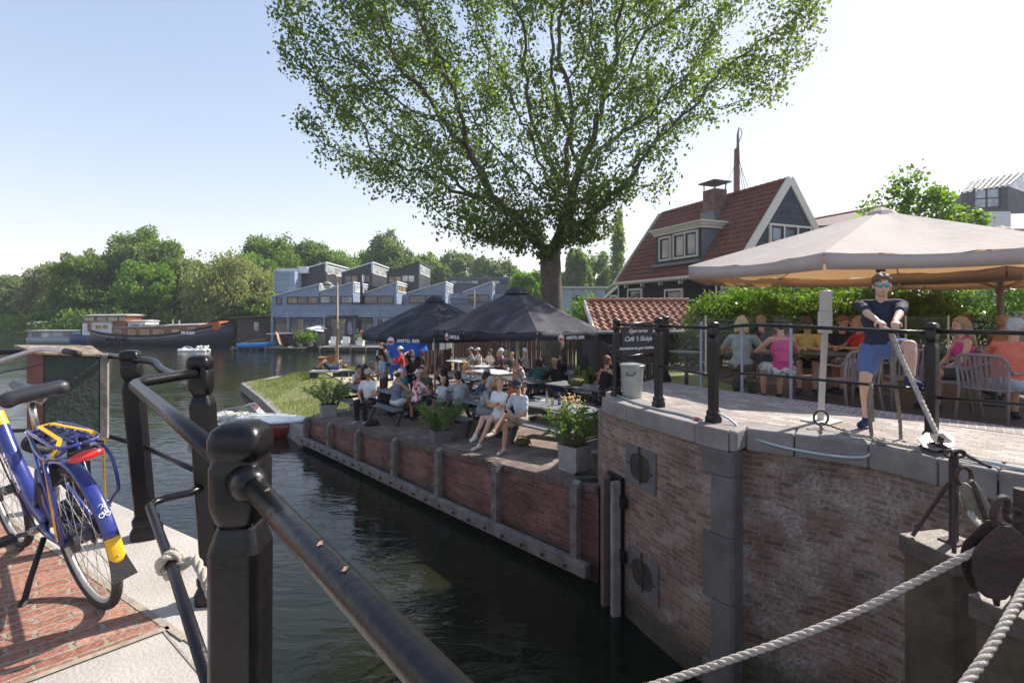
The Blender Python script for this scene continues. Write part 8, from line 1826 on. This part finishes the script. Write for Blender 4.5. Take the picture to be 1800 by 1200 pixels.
person('man in a dark cap, pale blue striped shirt and beige shorts with crossed legs', tuple(o_), R(cyaw), skin='m', top=P_lstripe, sleeve=.6, bottom=CL['khaki'], leg='shorts', shoes=mat('beige_shoe', (.45, .36, .28), .7), hair='grey', hat=('cap', CL['navy']), glasses=M_shade, arms=('lap', 'hold'), head=(32, 22), lean=10, vox=.0105, fine=True, group='guests on the café terrace',
       knees={1: (loc_(886, 730, 9.84), loc_(867, 759, 9.55), loc_(856, 766, 9.40)), -1: (loc_(888, 748, 9.84), gl_(-.16, 9.75, .085), gl_(-.26, 9.6, .035))})
# row behind
seat(919, 632, Nn + 165, 'woman with dark hair in a sleeveless white dress resting her chin on both hands', fem=True, top=CL['white'], sleeve=0, hair='dark', style='tail', arms=('face', 'face'), leg='dress', bottom=CL['white'], lean=18, skin='f')
seat(947, 635, Nn + 40, 'woman in a teal and navy striped cardigan seen half from behind', fem=True, top=P_str, sleeve=1, hair='dark', style='bob', leg='dress', bottom=CL['teal'], toplen=.05, eyes=False)
seat(957, 633, Nn + 110, 'woman with tied back auburn hair next to the teal striped woman', fem=True, top=CL['grey'], hair='auburn', style='bun', skin='f', far=17.2)
seat(981, 636, Nn + 75, 'fair haired man in a black hoodie with a pale hood and bright blue shorts', top=CL['black'], sleeve=1, hair='blond', leg='shorts', bottom=CL['blue'], lean=18, far=15.6)
seat(992, 627, Nn + 150, 'dark haired woman with her hand at her chin in deep shade by the fence', fem=True, top=CL['black'], sleeve=1, hair='dark', style='bob', arms=('face', 'table'), skin='m', far=18)
seat(1027, 632, Nn + 30, 'woman with long dark hair in a bright green jacket seen from behind', fem=True, top=CL['lime'], sleeve=1, hair='black', style='vlong', far=15.8, eyes=False)
seat(1063, 634, Nn - 10, 'woman with a curly auburn bun and dark tank top looking at her phone', fem=True, top=CL['black'], sleeve=0, hair='auburn', style='curly', arms=((.25, .22, .95), 'table'), far=12.2, eyes=False, skin='f', leg='trousers', bottom=CL['brown'])
seat(1076, 627, Nn + 120, 'man in a navy peaked cap mostly hidden behind the first railing post', top=CL['brown'], hat=('cap', CL['navy']), hair='dark', far=13.4)
seat(903, 623, Nn + 75, 'bald older man in a dark green shirt leaning on the long white table', top=CL['green'], style='bald', skin='m', far=19.5, lean=12, leg='shorts', bottom=CL['khaki'])
seat(926, 617, Nn + 120, 'white haired man in a pale beige shirt right of the white parasol pole', top=CL['beige'], hair='white', far=20, skin='m', leg='trousers')
seat(880, 622, Nn + 160, 'blond woman in a dark flowered blouse behind the long white table', fem=True, top=P_dflow, hair='blond', style='long', far=20.8, skin='m')
seat(884, 613, Nn + 130, 'man in a lilac shirt and white hat against the fence', top=CL['purple'], sleeve=1, hair='white', hat=('bucket', CL['white']), far=22.6, H=1.34)
seat(893, 620, Nn + 100, 'grey blond woman half hidden behind the bald man in dark green', fem=True, top=CL['beige'], hair='sandy', style='bob', far=21.5)
seat(864, 618, Nn + 170, 'woman in sunglasses and a white top raising both hands', fem=True, top=CL['white'], hair='dark', style='tail', glasses=M_shade, arms=('wave', 'wave'), far=21.8)
seat(843, 616, Nn + 165, 'man in a white cap and white t-shirt sitting with folded arms by the fence', top=CL['white'], hat=WHT, hair='dark', glasses=M_shade, arms=('cross', 'cross'), far=22.4, leg='shorts')
seat(831, 615, Nn + 150, 'man in a pale cap and grey shirt in the back row beside the wicker chair', top=CL['grey'], hat=('cap', CL['beige']), hair='dark', glasses=M_shade, far=22.0, leg='shorts', bottom=CL['beige'])
# left rear group
seat(707, 614, Nn + 150, 'person in a red and blue jacket with a white bucket hat below the blue tarpaulin', top=CL['red'], sleeve=1, hat=('bucket', CL['white']), hair='dark', far=20.5, bottom=CL['blue'], leg='trousers')
seat(725, 620, Nn + 110, 'woman with white framed sunglasses on her head at the rear table', fem=True, top=CL['black'], hair='brown', style='bob', glasses=M_shade, far=19.2, arms=('hair', 'table'))
seat(720, 630, Nn + 150, 'woman with curly dark hair in a black top drinking', fem=True, top=CL['black'], hair='dark', style='curly', far=16.8, arms=('drink', 'table'), skin='m')
seat(733, 634, Nn + 40, 'woman with long straight dark hair seen from behind the pink cap', fem=True, top=CL['black'], hair='black', style='vlong', far=16.0, eyes=False)
seat(679, 609, Nn + 110, 'man in dark navy behind the standing waiter in the checked shirt', top=CL['navy'], sleeve=1, hair='dark', far=20.5)
q = T(675, 619, 1.76); q = Vector(((675 - 900) / F * 15.6, 15.6, 0)); q.z = EYE - (617 - HOR) * 15.6 / F - 1.74
person('standing waiter in a blue checked shirt and brown apron writing down an order', tuple(q), R(Nn + 172), 'stand', top=P_check, sleeve=.6, hair='dark', style='curly', leg='trousers', bottom=CL['brown'], arms=((.28, .10, 1.10), (.28, -.08, 1.08)), head=(0, 32), vox=.014, skin='f', group='waiters')
yy_ = 22.5; q = Vector(((668 - 900) / F * yy_, yy_, EYE - (601 - HOR) * yy_ / F - 1.72))
o = person('standing waiter in a black t-shirt with a white back print seen from behind', tuple(q), R(Nn + 20), 'stand', top=CL['black'], hair='sandy', leg='trousers', bottom=CL['olive'], vox=.02, eyes=False, group='waiters')
s = MB()
for k_ in range(16):
    a = 2 * math.pi * k_ / 16; a2 = 2 * math.pi * (k_ + 1) / 16; s.face([(-.165, .07 * math.cos(a), 1.30 + .07 * math.sin(a)), (-.165, .07 * math.cos(a2), 1.30 + .07 * math.sin(a2)), (-.165, .05 * math.cos(a2), 1.30 + .05 * math.sin(a2)), (-.165, .05 * math.cos(a), 1.30 + .05 * math.sin(a))])
s.box((-.165, 0, 1.19), (.004, .16, .035)); s.build('back_print', M_wht, o)
# sunbather on the block bench
zt_ = bnz + .44; V_ = Vector; yb = 24.6; xs_ = -8.75
t = person('sunbather in dark blue shorts lying on the block benches with one knee up', (xs_, yb, bnz + .52), 0, 'lie', skin='m', top=CL['denim'], sleeve=.4, bottom=CL['navy'], leg='shorts', hair='brown', vox=.02,
       J=dict(pelvis=V_((0, 0, .10)), spine=(1, 0, .05), yaxis=(0, 1, 0), fdir=(.1, 0, 1), head=V_((.72, 0, .18)), hand={1: (.45, -.05, .42), -1: (.50, .05, .45)}, pole={1: (0, 1, .3), -1: (0, -1, .3)}),
       knees={1: (V_((-.28, .08, .45)), V_((-.45, .08, .08)), V_((-.6, .1, .06))), -1: (V_((-.32, -.08, .38)), V_((-.6, -.08, .08)), V_((-.72, -.1, .1)))}, group='guests on the café terrace')
# ================================================================ guests of the upper terrace
def up_(px, Y, yaw, lb, **k):
    k.setdefault('group', 'guests under the beige parasols'); k.setdefault('vox', .013); X = (px - 900) / F * Y; return person(lb, (X, Y, DZ), R(yaw), **k)
up_(1303, 8.45, 60, 'woman with pale blond hair and a grey green shirt seen from behind, raising one hand', fem=True, top=CL['greygreen'], hair='blond', style='bob', arms=('table', (.28, -.22, .98)), leg='trousers', bottom=CL['olive'], fat=1.12, toplen=.06, eyes=False, skin='m')
up_(1342, 9.9, 100, 'sandy haired man in a navy shirt facing the bushes', top=CL['navy'], hair='sandy', eyes=False)
up_(1375, 7.9, 85, 'woman in a bright pink tank top and patterned skirt seen from behind', fem=True, top=CL['pink'], sleeve=0, hair='dark', style='short', bottom=P_flow, leg='dress', fat=1.1, eyes=False, skin='m')
up_(1419, 9.2, -120, 'man in a mustard yellow t-shirt and dark cap leaning over his plate', top=CL['yellow'], hat=('cap', CL['brown']), hair='dark', lean=16, head=(0, 18), arms=('tablein', 'table'))
up_(1478, 9.4, -100, 'auburn haired man in a black t-shirt reaching across the table', top=CL['black'], hair='auburn', head=(25, 12), arms=((.5, .1, .82), 'table'))
up_(1497, 10.4, -110, 'woman in sunglasses and a dark top sitting farthest under the beige parasol', fem=True, top=CL['navy'], hair='dark', glasses=M_shade, style='bob')
up_(1518, 8.9, 170, 'fair haired woman in a red top and leaf print skirt behind the rope puller', fem=True, top=CL['red'], sleeve=.4, hair='sandy', style='bob', bottom=P_leaf, leg='dress')
up_(1700, 7.35, 160, 'blond woman in a pink tank top seated in an armchair right of the black post', fem=True, top=CL['pink'], sleeve=0, hair='sandy', style='long', head=(10, 5), bottom=CL['olive'], leg='shorts', arms=('lap', 'lap'), skin='f')
up_(1771, 6.55, 20, 'man with cropped grey hair in a coral polo shirt with white sleeve edges', top=CL['coral'], sleeve=.55, hair='grey', bottom=CL['ltblue'], leg='shorts', lean=14, head=(0, 18), arms=('table', 'lap'), fat=1.15, vox=.011)
up_(1684, 9.0, -30, 'man in a burgundy cap in the shade behind the woman in the pink tank top', top=CL['beige'], hat=('cap', cm('burgundy', (.16, .03, .04))), hair='dark')
up_(1757, 9.3, 10, 'bare chested young man turning his head before the hedge', top=None, hair='sandy', head=(-10, 0), skin='t', bottom=CL['navy'])
up_(1812, 8.0, 180, 'grey haired guest in a pale green top at the right end of the terrace', top=CL['greygreen'], hair='grey')
# ================================================================ hedge, shrubs and the small tree behind the upper terrace
def leafy(name, label, cat, boxes, n, size, m, seed, aspect=.5, root=None, stems=True, kind=None):
    rg = np.random.default_rng(seed); pos = []
    tot = sum(b[6] * b[4] * b[5] for b in boxes)
    for (cx, cy, cz, rz_q, hx, hy, hz) in boxes: pass
    return None
def shrub(name, label, blobs, n, size, m, seed, aspect=.45, trunkbase=None, droop=.6, cat='shrub'):
    rg = np.random.default_rng(seed); x = np.mean([b[0] for b in blobs]); y = np.mean([b[1] for b in blobs]); z0 = trunkbase if trunkbase is not None else DZ
    t = thing(name, label, cat, (x, y, z0)); vol = np.array([b[3] * b[4] * b[5] for b in blobs]) ** .7; vol /= vol.sum(); pos = []
    for b, w in zip(blobs, vol):
        k = int(n * w); d = rg.normal(size=(k, 3)); d /= np.linalg.norm(d, axis=1, keepdims=True); r = rg.uniform(.3, 1.08, size=(k, 1)) ** .45; bump_ = 1 + .14 * np.sin(d[:, :1] * 7 + seed) * np.cos(d[:, 2:3] * 9) + .1 * np.sin(d[:, 1:2] * 13)
        pos.append(np.array(b[:3]) + d * r * bump_ * np.array(b[3:6]))
    q = np.concatenate(pos) - np.array([x, y, z0]); q = q[q[:, 2] > .03]; v, f = leafarr(q, rg.uniform(size * .6, size * 1.3, size=len(q)), rg, aspect=aspect, droop=droop, fold=.1); npmesh('foliage', v, f, m, t)
    s = MB()
    for b in blobs:
        for k in range(3): a = rg.uniform(0, 6.28); s.tube([(b[0] - x + .1 * math.cos(a), b[1] - y, 0), (b[0] - x + b[3] * .5 * math.cos(a), b[1] - y + b[4] * .5 * math.sin(a), max(.2, b[2] - z0))], [.03, .012], 5)
    s.build('stems', _trunkm, t); return t
Mg_sun = leafmat('shrub_leaves', (.07, .13, .02), (.14, .22, .045), .45, rough=.32, c=(.24, .32, .10)); Mg_hedge = leafmat('hedge_leaves', (.035, .06, .018), (.07, .11, .03), .3, rough=.4, c=(.12, .17, .05))
bl = []
for i in range(7): bl.append((5.5 + i * .85, 13.6 - i * .05, 1.15 + .12 * math.sin(i * 2.1), .85, .8, .72))
shrub('laurel_shrub', 'large sunlit bay like shrub with pointed leaves under the left edge of the beige parasol', bl, 26000, .135, Mg_sun, 21, aspect=.36)
bl = []
for i in range(16): bl.append((8.6 + i * .95, 14.3 + .15 * math.sin(i), .35, .75, .65, .95)); bl.append((8.9 + i * .95, 14.2, -.1, .75, .6, .5))
for i in range(8): bl.append((4.6 + i * .7, 13.4, .05, .7, .55, .75))  # dark leaves added below the laurel to stand in for shade
for i in range(4): bl.append((7.6 + i * .5, 14.0, .9 - i * .05, .7, .7, .7))
shrub('clipped_hedge', 'long dark clipped hedge at the right, dark leaves added as shade below the laurel', bl, 62000, .085, Mg_hedge, 22, aspect=.6, cat='hedge')
bl = [(9.5, 18, 1.8, 1.8, 1.2, 1.0), (12.3, 18.5, 1.9, 1.8, 1.2, .9), (15, 19, 2.0, 1.8, 1.2, .9), (18, 19.5, 2.0, 2, 1.2, 1.0)]
shrub('tall_shrub', 'bright green bushes showing above the hedge under the parasols', bl, 16000, .16, Mg_sun, 23)
# maple like tree behind the beige parasol
def branchy(name, label, base, z0, clumps, leafn, size, m, seed, tr=.16):
    rg = np.random.default_rng(seed); t = thing(name, label, 'tree', (base[0], base[1], z0)); s = MB(); pos = []
    tip = Vector((base[0], base[1], z0 + (clumps[0][2] - z0) * .45)); s.tube([Vector((base[0], base[1], z0)) - t.location, tip - t.location], [tr, tr * .7], 10)
    for (x, y, z, r) in clumps:
        e = Vector((x, y, z)); mi_ = tip.lerp(e, .5) + Vector(rg.normal(size=3)) * .15; s.tube([tip - t.location, mi_ - t.location, e - t.location], [tr * .5, tr * .28, .02], 6)
        for k in range(12):
            d = Vector(rg.normal(size=3)).normalized() * r; q = e + d; s.tube([e - t.location, q - t.location], [.018, .006], 4)
            pos.append(np.array(q)[None] + rg.normal(size=(int(leafn / 12), 3)) * r * .28)
    s.build('trunk', _trunkm, t, smooth=True); q = np.concatenate(pos) - np.array(tuple(t.location)); v, f = leafarr(q, rg.uniform(size * .6, size * 1.3, size=len(q)), rg, aspect=.8, droop=.6, fold=.12); npmesh('crown', v, f, m, t); return t
Yt = 22
cl = [tuple(P(x, y, Yt + dy)) + (r,) for x, y, r, dy in ((1596, 322, .55, 0), (1590, 350, .6, .4), (1622, 345, .5, -.3), (1560, 372, .7, .2), (1535, 385, .6, .5), (1650, 352, .45, 0), (1665, 368, .6, .3), (1615, 375, .8, 0), (1640, 382, .7, -.4), (1690, 385, .5, .2), (1715, 392, .4, 0), (1580, 395, .9, .3), (1660, 400, .8, .2), (1540, 405, .7, 0), (1610, 405, .8, .5), (1700, 405, .5, 0))]
branchy('maple_tree', 'small open maple tree rising behind the beige parasol', (17.3, Yt), -1.2, cl, 200, .18, leafmat('maple_leaves', (.08, .14, .02), (.15, .24, .04), .5, c=(.24, .32, .08)), 31)
# climbing greenery behind the fence, small leaves over the parasol
shrub('vine', 'pale green climbing plant hanging over the fence right of the white parasol pole', [(1.3, 25.2, 1.0, .9, .3, .25), (2.6, 24.5, .9, .7, .3, .3), (.4, 26, .5, 1.2, .4, .8)], 5200, .12, Mg2, 41, trunkbase=-1.6)
shrub('garden_shrub', 'light green shrub in the gap between the red brown fence and the low shed', [(3.6, 24.5, .7, 1.1, .8, 1.4), (4.6, 25, .2, 1, .8, 1.2)], 6000, .16, Mg2, 42, trunkbase=-1.6)
# short grass and weeds on the bank
rg = np.random.default_rng(55); s = []; nb = 30000
px = rg.uniform(-13.3, -5.0, size=nb); py = rg.uniform(15.6, 30, size=nb); vs = []
def inb(x, y):
    c = False; n = len(bank)
    for i in range(n):
        a, b = bank[i], bank[(i + 1) % n]
        if (a[1] > y) != (b[1] > y) and x < (b[0] - a[0]) * (y - a[1]) / (b[1] - a[1]) + a[0]: c = not c
    return c
for x, y in zip(px, py):
    if not inb(x, y): continue
    if -9.6 < x < -5.2 and 20 < y < 28 and rg.uniform() < .7: continue
    h = rg.uniform(.03, .12) * (1.6 if math.sin(x * 1.3) * math.sin(y * .9) > .3 else 1); z = bankz(x, y); a = rg.uniform(0, 3.14); w = .012; lx_, ly_ = rg.normal() * .03, rg.normal() * .03
    vs += [(x - w * math.cos(a), y - w * math.sin(a), z), (x + w * math.cos(a), y + w * math.sin(a), z), (x + lx_, y + ly_, z + h)]
o = npmesh('grass', vs, np.arange(len(vs)).reshape(-1, 3), leafmat('lawn_blades', (.10, .14, .03), (.19, .22, .06), .3, c=(.34, .31, .16)), tri=True); tag(o, kind='stuff', label='short sunburnt grass on the bank')
# weeds at the quay wall joints and floating leaves
s = MB()
for i in range(26):
    k_ = rg.uniform(.3, Lw - .3); z_ = rg.choice([-2.28, wtop(k_) - .02], p=[.6, .4]); q = wp(k_, -.05, z_)
    for j in range(16): d = Vector(rg.normal(size=3)) * .07; d.z = abs(d.z); s._add([q + Vector((.006, 0, 0)), q - Vector((.006, 0, 0)), q + d - WN * .05], [(0, 1, 2)])
o = s.build('weeds', Mg1, None); tag(o, kind='stuff', label='tufts of weed growing from the joints of the quay wall')
# ================================================================ summer haze
m = bpy.data.materials.new('haze'); m.use_nodes = True; nt = m.node_tree; nt.nodes.clear()
ou = nt.nodes.new('ShaderNodeOutputMaterial'); pv_ = nt.nodes.new('ShaderNodeVolumePrincipled'); pv_.inputs['Color'].default_value = (.86, .91, 1, 1); pv_.inputs['Density'].default_value = .00055; pv_.inputs['Anisotropy'].default_value = .25
L(nt, pv_.outputs[0], ou.inputs['Volume'])
s = MB(); s.box((0, 220, 10), (3300, 1900, 40)); o = s.build('haze', m, None); tag(o, kind='stuff')
